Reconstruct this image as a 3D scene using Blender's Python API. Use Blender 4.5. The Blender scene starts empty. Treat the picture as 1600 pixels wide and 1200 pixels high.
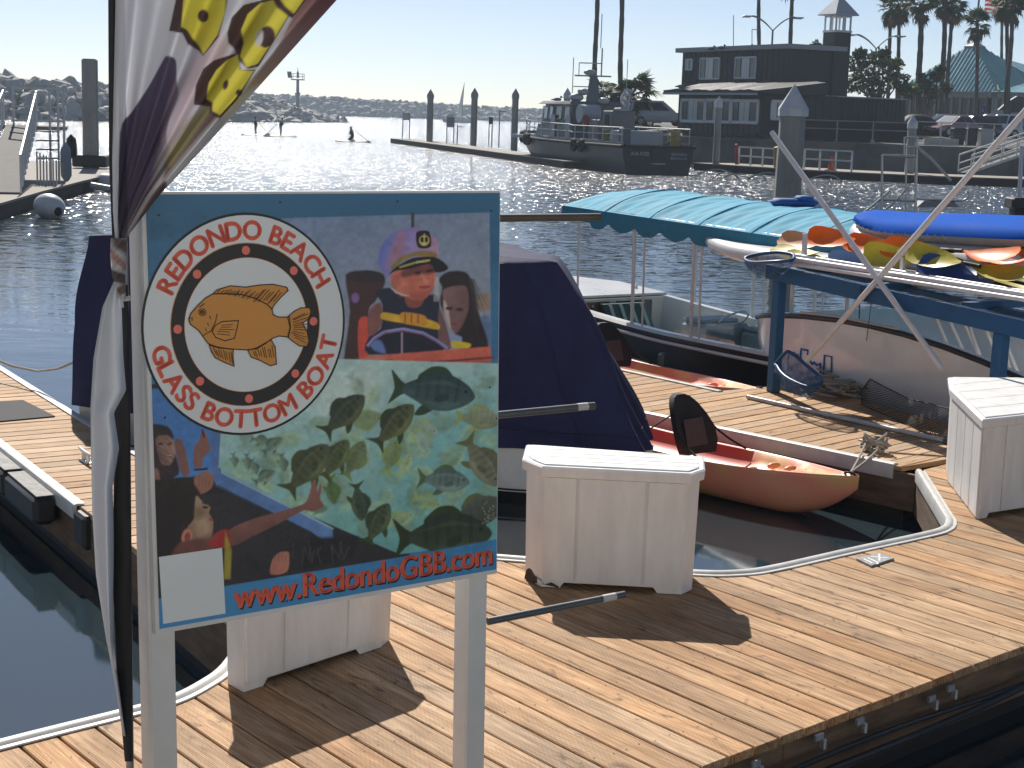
import bpy, bmesh, math, random
import numpy as np
from mathutils import Vector, Matrix
random.seed(7); rng = np.random.default_rng(7)
SC = bpy.context.scene
COL = SC.collection
rad = math.radians

# ------------------------------------------------------------------ camera
FPX, EYE, HORIZON, ROLL = 2450.0, 2.6, 178.0, 0.032      # focal length in photo pixels, eye height over the dock, horizon row, roll
WZ = -0.42                                               # water level (dock deck is z = 0)
_a = math.atan(ROLL); _th = math.atan((600 - HORIZON) * math.cos(_a) / FPX)
FW = np.array([0, math.cos(_th), -math.sin(_th)]); U0 = np.array([0, math.sin(_th), math.cos(_th)]); R0 = np.array([1., 0, 0])
CR = math.cos(_a) * R0 + math.sin(_a) * U0; CU = -math.sin(_a) * R0 + math.cos(_a) * U0
CP = np.array([0, 0, EYE])
def _ray(px, py): return FPX * FW + (px - 800) * CR + (600 - py) * CU
def G(px, py, z=0.0):            # where a sight line meets the level z
    d = _ray(px, py); return CP + d * ((z - EYE) / d[2])
def D(px, py, Y):                # the point of a sight line at ground distance Y
    d = _ray(px, py); return CP + d * (Y / d[1])
def PX(p):
    v = np.asarray(p, float) - CP; zz = v @ FW
    return np.stack([800 + FPX * (v @ CR) / zz, 600 - FPX * (v @ CU) / zz], -1)
cam = bpy.data.cameras.new('camera'); cam.sensor_width = 36; cam.lens = FPX / 1600 * 36
cam.clip_start = 0.1; cam.clip_end = 6000
co = bpy.data.objects.new('camera', cam); COL.objects.link(co); SC.camera = co
co.matrix_world = Matrix([[CR[i], CU[i], -FW[i], CP[i]] for i in range(3)] + [[0, 0, 0, 1]])

# ------------------------------------------------------------------ sky, sun, exposure
SUN_AZ, SUN_EL = rad(-13.5), rad(41)                     # azimuth from +Y, negative is left of the view
sv = Vector((math.sin(SUN_AZ) * math.cos(SUN_EL), math.cos(SUN_AZ) * math.cos(SUN_EL), math.sin(SUN_EL)))
world = bpy.data.worlds.new('World'); SC.world = world; world.use_nodes = True
wn = world.node_tree.nodes; wl = world.node_tree.links
sky = wn.new('ShaderNodeTexSky'); sky.sky_type = 'NISHITA'; sky.sun_disc = False
sky.sun_elevation = SUN_EL; sky.sun_rotation = SUN_AZ
sky.altitude = 0; sky.air_density = 0.55; sky.dust_density = 0.35; sky.ozone_density = 1.4
wl.new(sky.outputs[0], wn['Background'].inputs[0]); wn['Background'].inputs[1].default_value = 0.068
sun = bpy.data.lights.new('sun', 'SUN'); sun.energy = 4.6; sun.angle = rad(0.53); sun.color = (1.0, 0.94, 0.85)
so = bpy.data.objects.new('sun', sun); COL.objects.link(so); so.location = (0, 0, 60)
so.rotation_euler = (-sv).to_track_quat('-Z', 'Y').to_euler()
SC.view_settings.view_transform = 'Standard'; SC.view_settings.look = 'None'
SC.view_settings.gamma = 1; SC.view_settings.use_curve_mapping = False; SC.view_settings.exposure = 0.45
SC.cycles.volume_bounces = 1; SC.cycles.volume_step_rate = 8; SC.cycles.volume_max_steps = 64; SC.cycles.max_bounces = 8; SC.cycles.transparent_max_bounces = 12
SC.cycles.caustics_reflective = False; SC.cycles.caustics_refractive = False

# ------------------------------------------------------------------ materials
def lin(r, g, b):
    f = lambda c: (c / 255 / 12.92) if c / 255 < .04045 else ((c / 255 + .055) / 1.055) ** 2.4
    return (f(r), f(g), f(b))
MATS = {}
def M(name, col=(.5, .5, .5), rough=.6, metal=0., var=0., scale=6., bump=0., bscale=None, stretch=None, coat=0., trans=0., spec=.5):
    """procedural paint, metal, cloth: colour broken up by noise, fine relief by bump"""
    if name in MATS: return MATS[name]
    m = bpy.data.materials.new(name); m.use_nodes = True; MATS[name] = m
    nt = m.node_tree; N = nt.nodes; L = nt.links; b = N['Principled BSDF']
    b.inputs['Base Color'].default_value = (*col, 1); b.inputs['Roughness'].default_value = rough
    b.inputs['Metallic'].default_value = metal; b.inputs['Coat Weight'].default_value = coat
    b.inputs['Specular IOR Level'].default_value = spec
    tc = N.new('ShaderNodeTexCoord'); src = tc.outputs['Object']
    if stretch:
        mp = N.new('ShaderNodeMapping'); mp.inputs['Scale'].default_value = stretch; L.new(src, mp.inputs[0]); src = mp.outputs[0]
    if var:
        n = N.new('ShaderNodeTexNoise'); n.inputs['Scale'].default_value = scale; n.inputs['Detail'].default_value = 6; n.inputs['Roughness'].default_value = .65
        L.new(src, n.inputs['Vector'])
        r = N.new('ShaderNodeMapRange'); r.inputs[1].default_value = .3; r.inputs[2].default_value = .7
        r.inputs[3].default_value = 1 - var; r.inputs[4].default_value = 1 + var * .6; L.new(n.outputs[0], r.inputs[0])
        mx = N.new('ShaderNodeMix'); mx.data_type = 'RGBA'; mx.blend_type = 'MULTIPLY'; mx.inputs[0].default_value = 1
        mx.inputs[6].default_value = (*col, 1); L.new(r.outputs[0], mx.inputs[7]); L.new(mx.outputs[2], b.inputs['Base Color'])
        rr = N.new('ShaderNodeMapRange'); rr.inputs[3].default_value = max(.02, rough - .12); rr.inputs[4].default_value = min(1, rough + .12)
        L.new(n.outputs[0], rr.inputs[0]); L.new(rr.outputs[0], b.inputs['Roughness'])
    if bump:
        n2 = N.new('ShaderNodeTexNoise'); n2.inputs['Scale'].default_value = bscale or scale * 4; n2.inputs['Detail'].default_value = 4
        L.new(src, n2.inputs['Vector'])
        bp = N.new('ShaderNodeBump'); bp.inputs['Strength'].default_value = .6; bp.inputs['Distance'].default_value = bump
        L.new(n2.outputs[0], bp.inputs['Height']); L.new(bp.outputs[0], b.inputs['Normal'])
    if trans:
        t = N.new('ShaderNodeBsdfTranslucent'); t.inputs[0].default_value = (*col, 1)
        if var: L.new(mx.outputs[2], t.inputs[0])
        ms = N.new('ShaderNodeMixShader'); ms.inputs[0].default_value = trans
        L.new(b.outputs[0], ms.inputs[1]); L.new(t.outputs[0], ms.inputs[2]); L.new(ms.outputs[0], N['Material Output'].inputs[0])
    return m
def M_attr(name, rough=.5, trans=0., bump=0.):
    """flat print: colours come from the mesh's own print layer"""
    m = bpy.data.materials.new(name); m.use_nodes = True; nt = m.node_tree; N = nt.nodes; L = nt.links; b = N['Principled BSDF']
    at = N.new('ShaderNodeVertexColor'); at.layer_name = 'print'
    L.new(at.outputs[0], b.inputs['Base Color']); b.inputs['Roughness'].default_value = rough
    if bump:
        tc = N.new('ShaderNodeTexCoord'); n2 = N.new('ShaderNodeTexNoise'); n2.inputs['Scale'].default_value = 9
        L.new(tc.outputs['Object'], n2.inputs['Vector']); bp = N.new('ShaderNodeBump'); bp.inputs['Distance'].default_value = bump; bp.inputs['Strength'].default_value = .7
        L.new(n2.outputs[0], bp.inputs['Height']); L.new(bp.outputs[0], b.inputs['Normal'])
    if trans:
        t = N.new('ShaderNodeBsdfTranslucent'); L.new(at.outputs[0], t.inputs[0]); ms = N.new('ShaderNodeMixShader'); ms.inputs[0].default_value = trans
        L.new(b.outputs[0], ms.inputs[1]); L.new(t.outputs[0], ms.inputs[2]); L.new(ms.outputs[0], N['Material Output'].inputs[0])
    return m
def M_glass(name, tint=(.9, .95, .95), alpha=.75):
    m = bpy.data.materials.new(name); m.use_nodes = True; nt = m.node_tree; N = nt.nodes; L = nt.links
    g = N.new('ShaderNodeBsdfGlossy'); g.inputs['Roughness'].default_value = .03; t = N.new('ShaderNodeBsdfTransparent'); t.inputs[0].default_value = (*tint, 1)
    ms = N.new('ShaderNodeMixShader'); ms.inputs[0].default_value = 1 - alpha; L.new(t.outputs[0], ms.inputs[1]); L.new(g.outputs[0], ms.inputs[2])
    L.new(ms.outputs[0], N['Material Output'].inputs[0]); return m
def M_wood(name, c1, c2, incised=True, rough=.75):
    """deck board: long grain, knots, each board its own tone, rows of small treatment cuts"""
    m = bpy.data.materials.new(name); m.use_nodes = True; MATS[name] = m
    nt = m.node_tree; N = nt.nodes; L = nt.links; b = N['Principled BSDF']; b.inputs['Roughness'].default_value = rough; b.inputs['Specular IOR Level'].default_value = .3
    tc = N.new('ShaderNodeTexCoord'); oi = N.new('ShaderNodeObjectInfo')
    def mapping(sc, loc=None):
        mp = N.new('ShaderNodeMapping'); mp.inputs['Scale'].default_value = sc; L.new(tc.outputs['Object'], mp.inputs[0])
        cm = N.new('ShaderNodeCombineXYZ'); mu = N.new('ShaderNodeMath'); mu.operation = 'MULTIPLY'; mu.inputs[1].default_value = 37.
        L.new(oi.outputs['Random'], mu.inputs[0]); L.new(mu.outputs[0], cm.inputs[0]); L.new(mu.outputs[0], cm.inputs[1]); L.new(cm.outputs[0], mp.inputs['Location'])
        return mp.outputs[0]
    def noise(vec, sc, det=5, dist=0.):
        n = N.new('ShaderNodeTexNoise'); n.inputs['Scale'].default_value = sc; n.inputs['Detail'].default_value = det; n.inputs['Distortion'].default_value = dist; L.new(vec, n.inputs['Vector']); return n.outputs[0]
    def rng_(src, a, b_, c, d):
        r = N.new('ShaderNodeMapRange'); r.inputs[1].default_value = a; r.inputs[2].default_value = b_; r.inputs[3].default_value = c; r.inputs[4].default_value = d; L.new(src, r.inputs[0]); return r.outputs[0]
    def mul(x, y, blend='MULTIPLY', fac=1.):
        mx = N.new('ShaderNodeMix'); mx.data_type = 'RGBA'; mx.blend_type = blend
        if isinstance(fac, float): mx.inputs[0].default_value = fac
        else: L.new(fac, mx.inputs[0])
        for s, i in ((x, 6), (y, 7)):
            if isinstance(s, tuple): mx.inputs[i].default_value = (*s, 1)
            else: L.new(s, mx.inputs[i])
        return mx.outputs[2]
    grain = noise(mapping((.5, 9, 9)), 4.5, 8, .4); fine = noise(mapping((1.4, 40, 40)), 5, 4)
    cloud = noise(mapping((.8, 1.6, 1.6)), 1.4, 3)
    base = mul(c1, c2, 'MIX', rng_(grain, .34, .66, 0, 1))
    base = mul(base, rng_(fine, .3, .7, .64, 1.22)); base = mul(base, rng_(cloud, .25, .75, .78, 1.15))
    hs = N.new('ShaderNodeHueSaturation'); fr = N.new('ShaderNodeMath'); fr.operation = 'FRACT'; m7 = N.new('ShaderNodeMath'); m7.operation = 'MULTIPLY'; m7.inputs[1].default_value = 7.31; L.new(oi.outputs['Random'], m7.inputs[0]); L.new(m7.outputs[0], fr.inputs[0])
    L.new(rng_(fr.outputs[0], 0, 1, .82, 1.06), hs.inputs['Saturation']); L.new(rng_(fr.outputs[0], 0, 1, .503, .495), hs.inputs['Hue']); L.new(base, hs.inputs['Color']); base = mul(hs.outputs[0], rng_(oi.outputs['Random'], 0, 1, .82, 1.12))
    vr = N.new('ShaderNodeTexVoronoi'); vr.inputs['Scale'].default_value = 2.2; L.new(mapping((.55, 1.7, 1.7)), vr.inputs['Vector'])
    knot = rng_(vr.outputs['Distance'], .03, .13, 1, 0)
    base = mul(base, (.16, .075, .035), 'MIX', rng_(knot, 0, 1, 0, .75))
    st = noise(mapping((1.5, 3.5, 3.5)), 3.2, 6, 1.2)
    base = mul(base, (.09, .055, .035), 'MIX', rng_(st, .60, .74, 0, .8))
    h = grain
    if incised:
        wv = N.new('ShaderNodeTexBrick'); wv.inputs['Scale'].default_value = 1; wv.inputs['Brick Width'].default_value = .034; wv.inputs['Row Height'].default_value = .0105
        wv.inputs['Mortar Size'].default_value = .0028; wv.inputs['Mortar Smooth'].default_value = .4; wv.offset = .5
        wv.inputs['Color1'].default_value = (1, 1, 1, 1); wv.inputs['Color2'].default_value = (.93, .93, .93, 1); wv.inputs['Mortar'].default_value = (.58, .55, .5, 1)
        L.new(tc.outputs['Object'], wv.inputs['Vector'])
        patch = rng_(noise(mapping((.7, 2.5, 2.5)), 2.2, 2), .36, .55, .1, 1)
        base = mul(base, wv.outputs['Color'], 'MULTIPLY', patch)
    L.new(base, b.inputs['Base Color'])
    bp = N.new('ShaderNodeBump'); bp.inputs['Strength'].default_value = .5; bp.inputs['Distance'].default_value = .004; L.new(fine, bp.inputs['Height']); L.new(bp.outputs[0], b.inputs['Normal'])
    return m

# ------------------------------------------------------------------ mesh building
class MB:
    def __init__(s): s.v = []; s.f = []; s.mi = []; s.cur = 0
    def add(s, vs, fs, mi=None):
        o = len(s.v); s.v += [tuple(map(float, p)) for p in vs]
        for f in fs: s.f.append(tuple(i + o for i in f)); s.mi.append(s.cur if mi is None else mi)
        return s
    def box(s, c, size, rot=None, bev=0.0):
        hx, hy, hz = [x / 2 for x in size]; e = min(bev, hx * .9, hy * .9, hz * .9)
        pts = []
        if e <= 0:
            pts = [(x, y, z) for z in (-hz, hz) for y in (-hy, hy) for x in (-hx, hx)]
            fs = [(0, 2, 3, 1), (4, 5, 7, 6), (0, 1, 5, 4), (2, 6, 7, 3), (0, 4, 6, 2), (1, 3, 7, 5)]
        else:
            def ring(x, y, z):
                return [(-x + e, -y, z), (x - e, -y, z), (x, -y + e, z), (x, y - e, z), (x - e, y, z), (-x + e, y, z), (-x, y - e, z), (-x, -y + e, z)]
            pts = [(p[0] * (1 - e / hx), p[1] * (1 - e / hy), -hz) for p in ring(hx, hy, -hz)] + ring(hx, hy, -hz + e) + ring(hx, hy, hz - e) + [(p[0] * (1 - e / hx), p[1] * (1 - e / hy), hz) for p in ring(hx, hy, hz)]
            fs = [tuple(range(7, -1, -1)), tuple(range(24, 32))]
            for k in range(3):
                for i in range(8): fs.append((k * 8 + i, k * 8 + (i + 1) % 8, k * 8 + 8 + (i + 1) % 8, k * 8 + 8 + i))
        R = rot if rot is not None else Matrix.Identity(3)
        if isinstance(R, (int, float)): R = Matrix.Rotation(R, 3, 'Z')
        c = Vector(c); return s.add([R @ Vector(p) + c for p in pts], fs)
    def bar(s, a, b, w, h, up=(0, 0, 1), bev=0.0):          # straight bar of width w, height h from a to b
        a = Vector(a); b = Vector(b); d = (b - a); L = d.length
        if L < 1e-6: return s
        x = d / L; up = Vector(up)
        if abs(x.dot(up)) > .98: up = Vector((0, 1, 0))
        y = up.cross(x).normalized(); z = x.cross(y)
        return s.box((a + b) / 2, (L, w, h), Matrix((x, y, z)).transposed(), bev)
    def tube(s, pts, r, n=8, caps=True, closed=False):
        pts = [Vector(p) for p in pts]; m = len(pts); rs = r if isinstance(r, (list, tuple)) else [r] * m
        rings = []; prev = None
        for i, p in enumerate(pts):
            if closed: t = (pts[(i + 1) % m] - pts[i - 1]).normalized()
            else: t = (pts[min(i + 1, m - 1)] - pts[max(i - 1, 0)]).normalized()
            if prev is None:
                a = Vector((0, 0, 1)) if abs(t.z) < .9 else Vector((1, 0, 0)); nx = t.cross(a).normalized()
            else: nx = (prev - t * prev.dot(t)).normalized()
            prev = nx; ny = t.cross(nx)
            rings.append([p + (nx * math.cos(2 * math.pi * k / n) + ny * math.sin(2 * math.pi * k / n)) * rs[i] for k in range(n)])
        return s.loft(rings, caps and not closed, closed)
    def loft(s, rings, caps=True, closed=False, ringclosed=True):
        n = len(rings[0]); vs = [p for r in rings for p in r]; fs = []; m = len(rings)
        for i in range(m if closed else m - 1):
            for k in range(n if ringclosed else n - 1):
                j = (i + 1) % m; fs.append((i * n + k, i * n + (k + 1) % n, j * n + (k + 1) % n, j * n + k))
        if caps: fs.append(tuple(range(n - 1, -1, -1))); fs.append(tuple((m - 1) * n + k for k in range(n)))
        return s.add(vs, fs)
    def prism(s, poly, z0, z1):                              # plan polygon (ccw) pulled up from z0 to z1
        n = len(poly); return s.add([(p[0], p[1], z0) for p in poly] + [(p[0], p[1], z1) for p in poly],
            [tuple(range(n - 1, -1, -1)), tuple(range(n, 2 * n))] + [(i, (i + 1) % n, n + (i + 1) % n, n + i) for i in range(n)])
    def slab(s, pts, off):                                   # planar polygon in space given thickness by the vector off
        n = len(pts); off = Vector(off); P = [Vector(p) for p in pts]
        return s.add(P + [p + off for p in P], [tuple(range(n - 1, -1, -1)), tuple(range(n, 2 * n))] + [(i, (i + 1) % n, n + (i + 1) % n, n + i) for i in range(n)])
    def lathe(s, prof, c=(0, 0, 0), n=16, axis='Z', a0=0.):   # prof: (radius, height)
        c = Vector(c); rings = []
        for r_, h in prof:
            ring = []
            for k in range(n):
                t = a0 + 2 * math.pi * k / n; x, y = r_ * math.cos(t), r_ * math.sin(t)
                ring.append(c + (Vector((x, y, h)) if axis == 'Z' else Vector((h, x, y)) if axis == 'X' else Vector((y, h, x))))
            rings.append(ring)
        return s.loft(rings, True)
    def blob(s, c, rx, ry, rz, n=10, m=7, jit=0., rot=None):
        rings = []; c = Vector(c)
        for i in range(m):
            ph = math.pi * (i + .5) / m
            rings.append([Vector((rx * math.sin(ph) * math.cos(2 * math.pi * k / n) * (1 + random.uniform(-jit, jit)), ry * math.sin(ph) * math.sin(2 * math.pi * k / n) * (1 + random.uniform(-jit, jit)), -rz * math.cos(ph))) for k in range(n)])
        if rot is not None: rings = [[rot @ p for p in r_] for r_ in rings]
        return s.loft([[p + c for p in r_] for r_ in rings], True)
    def mesh(s, name, mats, smooth=None, off=None):
        me = bpy.data.meshes.new(name); v = s.v
        if off is not None: v = [(p[0] - off[0], p[1] - off[1], p[2] - off[2]) for p in v]
        me.from_pydata(v, [], s.f); me.polygons.foreach_set('material_index', s.mi)
        for m in (mats if isinstance(mats, (list, tuple)) else [mats]): me.materials.append(m)
        bm = bmesh.new(); bm.from_mesh(me); bmesh.ops.recalc_face_normals(bm, faces=bm.faces[:]); bm.to_mesh(me); bm.free()
        if smooth is not None:
            me.polygons.foreach_set('use_smooth', [True] * len(me.polygons))
            try: me.set_sharp_from_angle(angle=rad(smooth))
            except Exception: pass
        me.update(); return me
    def build(s, name, mats, parent=None, smooth=None, **tags):
        root = parent
        off = Vector((0, 0, 0))
        while root is not None: off += root.location; root = root.parent
        if parent is None and s.v:                            # a top-level mesh keeps its origin at its own base
            a = np.array(s.v); off = Vector((*((a.min(0) + a.max(0)) / 2)[:2], a[:, 2].min()))
        o = bpy.data.objects.new(name, s.mesh(name, mats, smooth, off)); COL.objects.link(o)
        if parent is not None: o.parent = parent
        else: o.location = off
        for k, v in tags.items(): o[k] = v
        return o
def tag(o, label, cat=None, group=None):
    o['label'] = label
    if cat: o['category'] = cat
    if group: o['group'] = group
    return o
def thing(name, label, cat, loc=(0, 0, 0), group=None):
    o = bpy.data.objects.new(name, None); COL.objects.link(o); o.location = Vector([float(x) for x in loc]); o.empty_display_size = .2
    return tag(o, label, cat, group)
def dup(root, loc=None, rotz=None, scale=None, label=None):
    def cp(o, par):
        c = o.copy(); COL.objects.link(c)
        if par is not None: c.parent = par
        for ch in list(o.children): cp(ch, c)
        return c
    c = cp(root, None)
    if loc is not None: c.location = Vector([float(x) for x in loc])
    if rotz is not None: c.rotation_euler = (0, 0, rotz)
    if scale is not None: c.scale = scale if hasattr(scale, '__len__') else (scale,) * 3
    if label: c['label'] = label
    return c
def V(*a): return Vector(a) if len(a) > 1 else Vector([float(x) for x in a[0]])
def lerp(a, b, t): return a + (b - a) * t
def smooth_path(pts, k=6):                                    # Catmull-Rom through the points
    P = [V(p) for p in pts]; out = []
    for i in range(len(P) - 1):
        p0, p1, p2, p3 = P[max(i - 1, 0)], P[i], P[i + 1], P[min(i + 2, len(P) - 1)]
        for j in range(k):
            t = j / k; out.append(.5 * ((2 * p1) + (p2 - p0) * t + (2 * p0 - 5 * p1 + 4 * p2 - p3) * t * t + (3 * p1 - p0 - 3 * p2 + p3) * t ** 3))
    return out + [P[-1]]
FONT = None
def text_mesh(body, size, extrude=0., spacing=1.):
    """letters as a flat mesh in x, y; returns vertices and faces"""
    cu = bpy.data.curves.new('letters', 'FONT'); cu.body = body; cu.size = size; cu.extrude = extrude; cu.resolution_u = 4; cu.space_character = spacing
    ob = bpy.data.objects.new('letters', cu); COL.objects.link(ob); dg = bpy.context.evaluated_depsgraph_get(); dg.update()
    me = ob.evaluated_get(dg).to_mesh(); vs = [v.co.copy() for v in me.vertices]; fs = [tuple(p.vertices) for p in me.polygons]
    ob.evaluated_get(dg).to_mesh_clear(); bpy.data.objects.remove(ob); bpy.data.curves.remove(cu)
    return vs, fs
# painting of flat prints: every print is a fine grid whose points carry a colour
class Print:
    def __init__(s, pts, col): s.p = np.asarray(pts, float); s.c = np.tile(np.array(col, float), (len(pts), 1))
    def sd(s, poly, idx):
        q = s.p[idx]; poly = np.asarray(poly, float); d = np.full(len(q), 1e9); ins = np.zeros(len(q), bool)
        for i in range(len(poly)):
            a, b = poly[i], poly[(i + 1) % len(poly)]; e = b - a; w = q - a
            t = np.clip((w @ e) / max(e @ e, 1e-9), 0, 1); d = np.minimum(d, np.hypot(*(w - t[:, None] * e).T))
            c = (a[1] > q[:, 1]) != (b[1] > q[:, 1])
            with np.errstate(divide='ignore', invalid='ignore'): xi = (b[0] - a[0]) * (q[:, 1] - a[1]) / (b[1] - a[1]) + a[0]
            ins ^= c & (q[:, 0] < xi)
        return np.where(ins, d, -d)
    def poly(s, poly, col, soft=.7, alpha=1., col2=None, gdir=None, noise=0.):
        P = np.asarray(poly, float); lo = P.min(0) - soft * 2; hi = P.max(0) + soft * 2
        idx = np.nonzero(((s.p >= lo) & (s.p <= hi)).all(1))[0]
        if not len(idx): return
        w = np.clip(.5 + s.sd(P, idx) / (2 * soft), 0, 1) * alpha; c = np.array(col, float)[None]
        if col2 is not None:
            g = np.array(gdir, float); t = s.p[idx] @ g; t = (t - (P @ g).min()) / max(np.ptp(P @ g), 1e-6); c = c * (1 - t[:, None]) + np.array(col2, float)[None] * t[:, None]
        if noise: c = c * (1 + noise * rng.standard_normal((len(idx), 1)))
        s.c[idx] = s.c[idx] * (1 - w[:, None]) + c * w[:, None]
    def blob(s, poly, *a, it=2, **k):                           # the same with its corners rounded off
        P = np.asarray(poly, float); a0, a1, a2, a3 = np.roll(P, 1, 0), P, np.roll(P, -1, 0), np.roll(P, -2, 0); out = []
        for t in (0, .25, .5, .75): out.append(.5 * (2 * a1 + .8 * (a2 - a0) * t + (2.0 * a0 - 5 * a1 + 4 * a2 - a3) * t * t * .8 + (-a0 + 3 * a1 - 3 * a2 + a3) * t ** 3 * .8 + .4 * (a2 - a1) * t))
        s.poly(np.stack(out, 1).reshape(-1, 2), *a, **k)
    def mottle(s, lo, hi, amt, cell, seed=0):                    # soft uneven tone inside a box
        r = np.random.default_rng(seed); idx = np.nonzero(((s.p >= lo) & (s.p <= hi)).all(1))[0]; q = (s.p[idx] - np.array(lo)) / cell; n = (np.array(hi) - np.array(lo)) / cell; g = r.standard_normal((int(n[1]) + 3, int(n[0]) + 3)); i = q.astype(int); f = q - i; f = f * f * (3 - 2 * f)
        v = (g[i[:, 1], i[:, 0]] * (1 - f[:, 0]) + g[i[:, 1], i[:, 0] + 1] * f[:, 0]) * (1 - f[:, 1]) + (g[i[:, 1] + 1, i[:, 0]] * (1 - f[:, 0]) + g[i[:, 1] + 1, i[:, 0] + 1] * f[:, 0]) * f[:, 1]
        s.c[idx] *= np.clip(1 + amt * v, .3, 1.8)[:, None]
    def ell(s, cx, cy, rx, ry, ang, col, soft=.8, alpha=1., **k):
        t = np.linspace(0, 2 * np.pi, 25)[:-1]; a = rad(ang); x = rx * np.cos(t); y = ry * np.sin(t)
        s.poly(np.stack([cx + x * math.cos(a) - y * math.sin(a), cy + x * math.sin(a) + y * math.cos(a)], 1), col, soft, alpha, **k)
    def line(s, a, b, w, col, soft=.6, alpha=1.):
        a = np.array(a, float); b = np.array(b, float); d = b - a; n = np.array([-d[1], d[0]]) / max(np.hypot(*d), 1e-6) * w / 2
        s.poly([a - n, b - n, b + n, a + n], col, soft, alpha)
    def fish(s, x, y, L, ang, col, belly=None, soft=1.2, flip=1, alpha=1., fin=None):
        a = rad(ang); ca, sa = math.cos(a), math.sin(a)
        T = lambda pts: [(x + (px_ * ca - py_ * flip * sa) * L, y + (px_ * sa + py_ * flip * ca) * L) for px_, py_ in pts]
        s.blob(T([(-.26, 0), (-.40, -.10), (-.53, -.22), (-.47, 0), (-.53, .20), (-.40, .09)]), fin or col, soft, alpha, it=1)
        s.blob(T([(-.20, -.14), (-.05, -.30), (.12, -.31), (.22, -.22), (.24, -.12)]), fin or col, soft, alpha); s.blob(T([(-.1, .16), (-.20, .30), (-.08, .29), (.06, .18)]), fin or col, soft, alpha)
        s.blob(T([(.52, .01), (.42, -.12), (.22, -.22), (.0, -.235), (-.2, -.14), (-.36, -.05), (-.36, .05), (-.2, .13), (0, .22), (.22, .21), (.42, .12)]), col, soft, alpha, **({} if belly is None else dict(col2=belly, gdir=(-sa * flip, ca * flip))))
        if L > 34:
            dk = tuple(np.array(col) * .55); lt = tuple(np.array(belly or col) * 1.5 + .01)
            for k in range(5): xx = -.2 + .12 * k; s.blob(T([(xx, -.18), (xx + .045, -.19), (xx + .03, .08), (xx - .01, .08)]), dk, soft * 1.6, alpha * .38, it=1)
            s.blob(T([(-.25, -.06), (.1, -.15), (.38, -.07), (.1, -.10)]), lt, soft * 1.8, alpha * .35); s.blob(T([(-.1, .13), (.15, .19), (.36, .10), (.15, .10)]), lt, soft * 1.5, alpha * .45); s.blob(T([(.12, .0), (.02, .10), (.10, .13), (.2, .05)]), dk, soft, alpha * .6); s.line(*T([(.30, -.12), (.27, .12)]), .012 * L, dk, soft, alpha * .6)
        s.ell(*T([(.40, -.04)])[0], .020 * L, .020 * L, 0, (.01, .01, .01), .6, alpha)
def grid_print(nu, nv, fn):
    u = np.linspace(0, 1, nu); v = np.linspace(0, 1, nv); uu, vv = np.meshgrid(u, v); P = fn(uu.ravel(), vv.ravel())
    i = np.arange((nv - 1) * nu).reshape(nv - 1, nu)[:, :-1].ravel(); q = np.stack([i, i + 1, i + nu + 1, i + nu], 1)
    return P, q
def print_obj(name, P, q, colors, mat, parent, smooth=False):
    off = Vector((0, 0, 0)); r_ = parent
    while r_ is not None: off += r_.location; r_ = r_.parent
    me = bpy.data.meshes.new(name); n = len(P); me.vertices.add(n); me.vertices.foreach_set('co', (P - np.array(off)).astype('f').ravel())
    me.loops.add(q.size); me.loops.foreach_set('vertex_index', q.ravel().astype('i')); me.polygons.add(len(q))
    me.polygons.foreach_set('loop_start', np.arange(0, q.size, 4, dtype='i')); me.update(calc_edges=True); me.validate()
    at = me.color_attributes.new('print', 'FLOAT_COLOR', 'POINT'); at.data.foreach_set('color', np.concatenate([np.clip(colors, 0, 1), np.ones((n, 1))], 1).astype('f').ravel())
    if smooth: me.polygons.foreach_set('use_smooth', [True] * len(q))
    me.materials.append(mat); o = bpy.data.objects.new(name, me); COL.objects.link(o); o.parent = parent; return o
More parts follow.
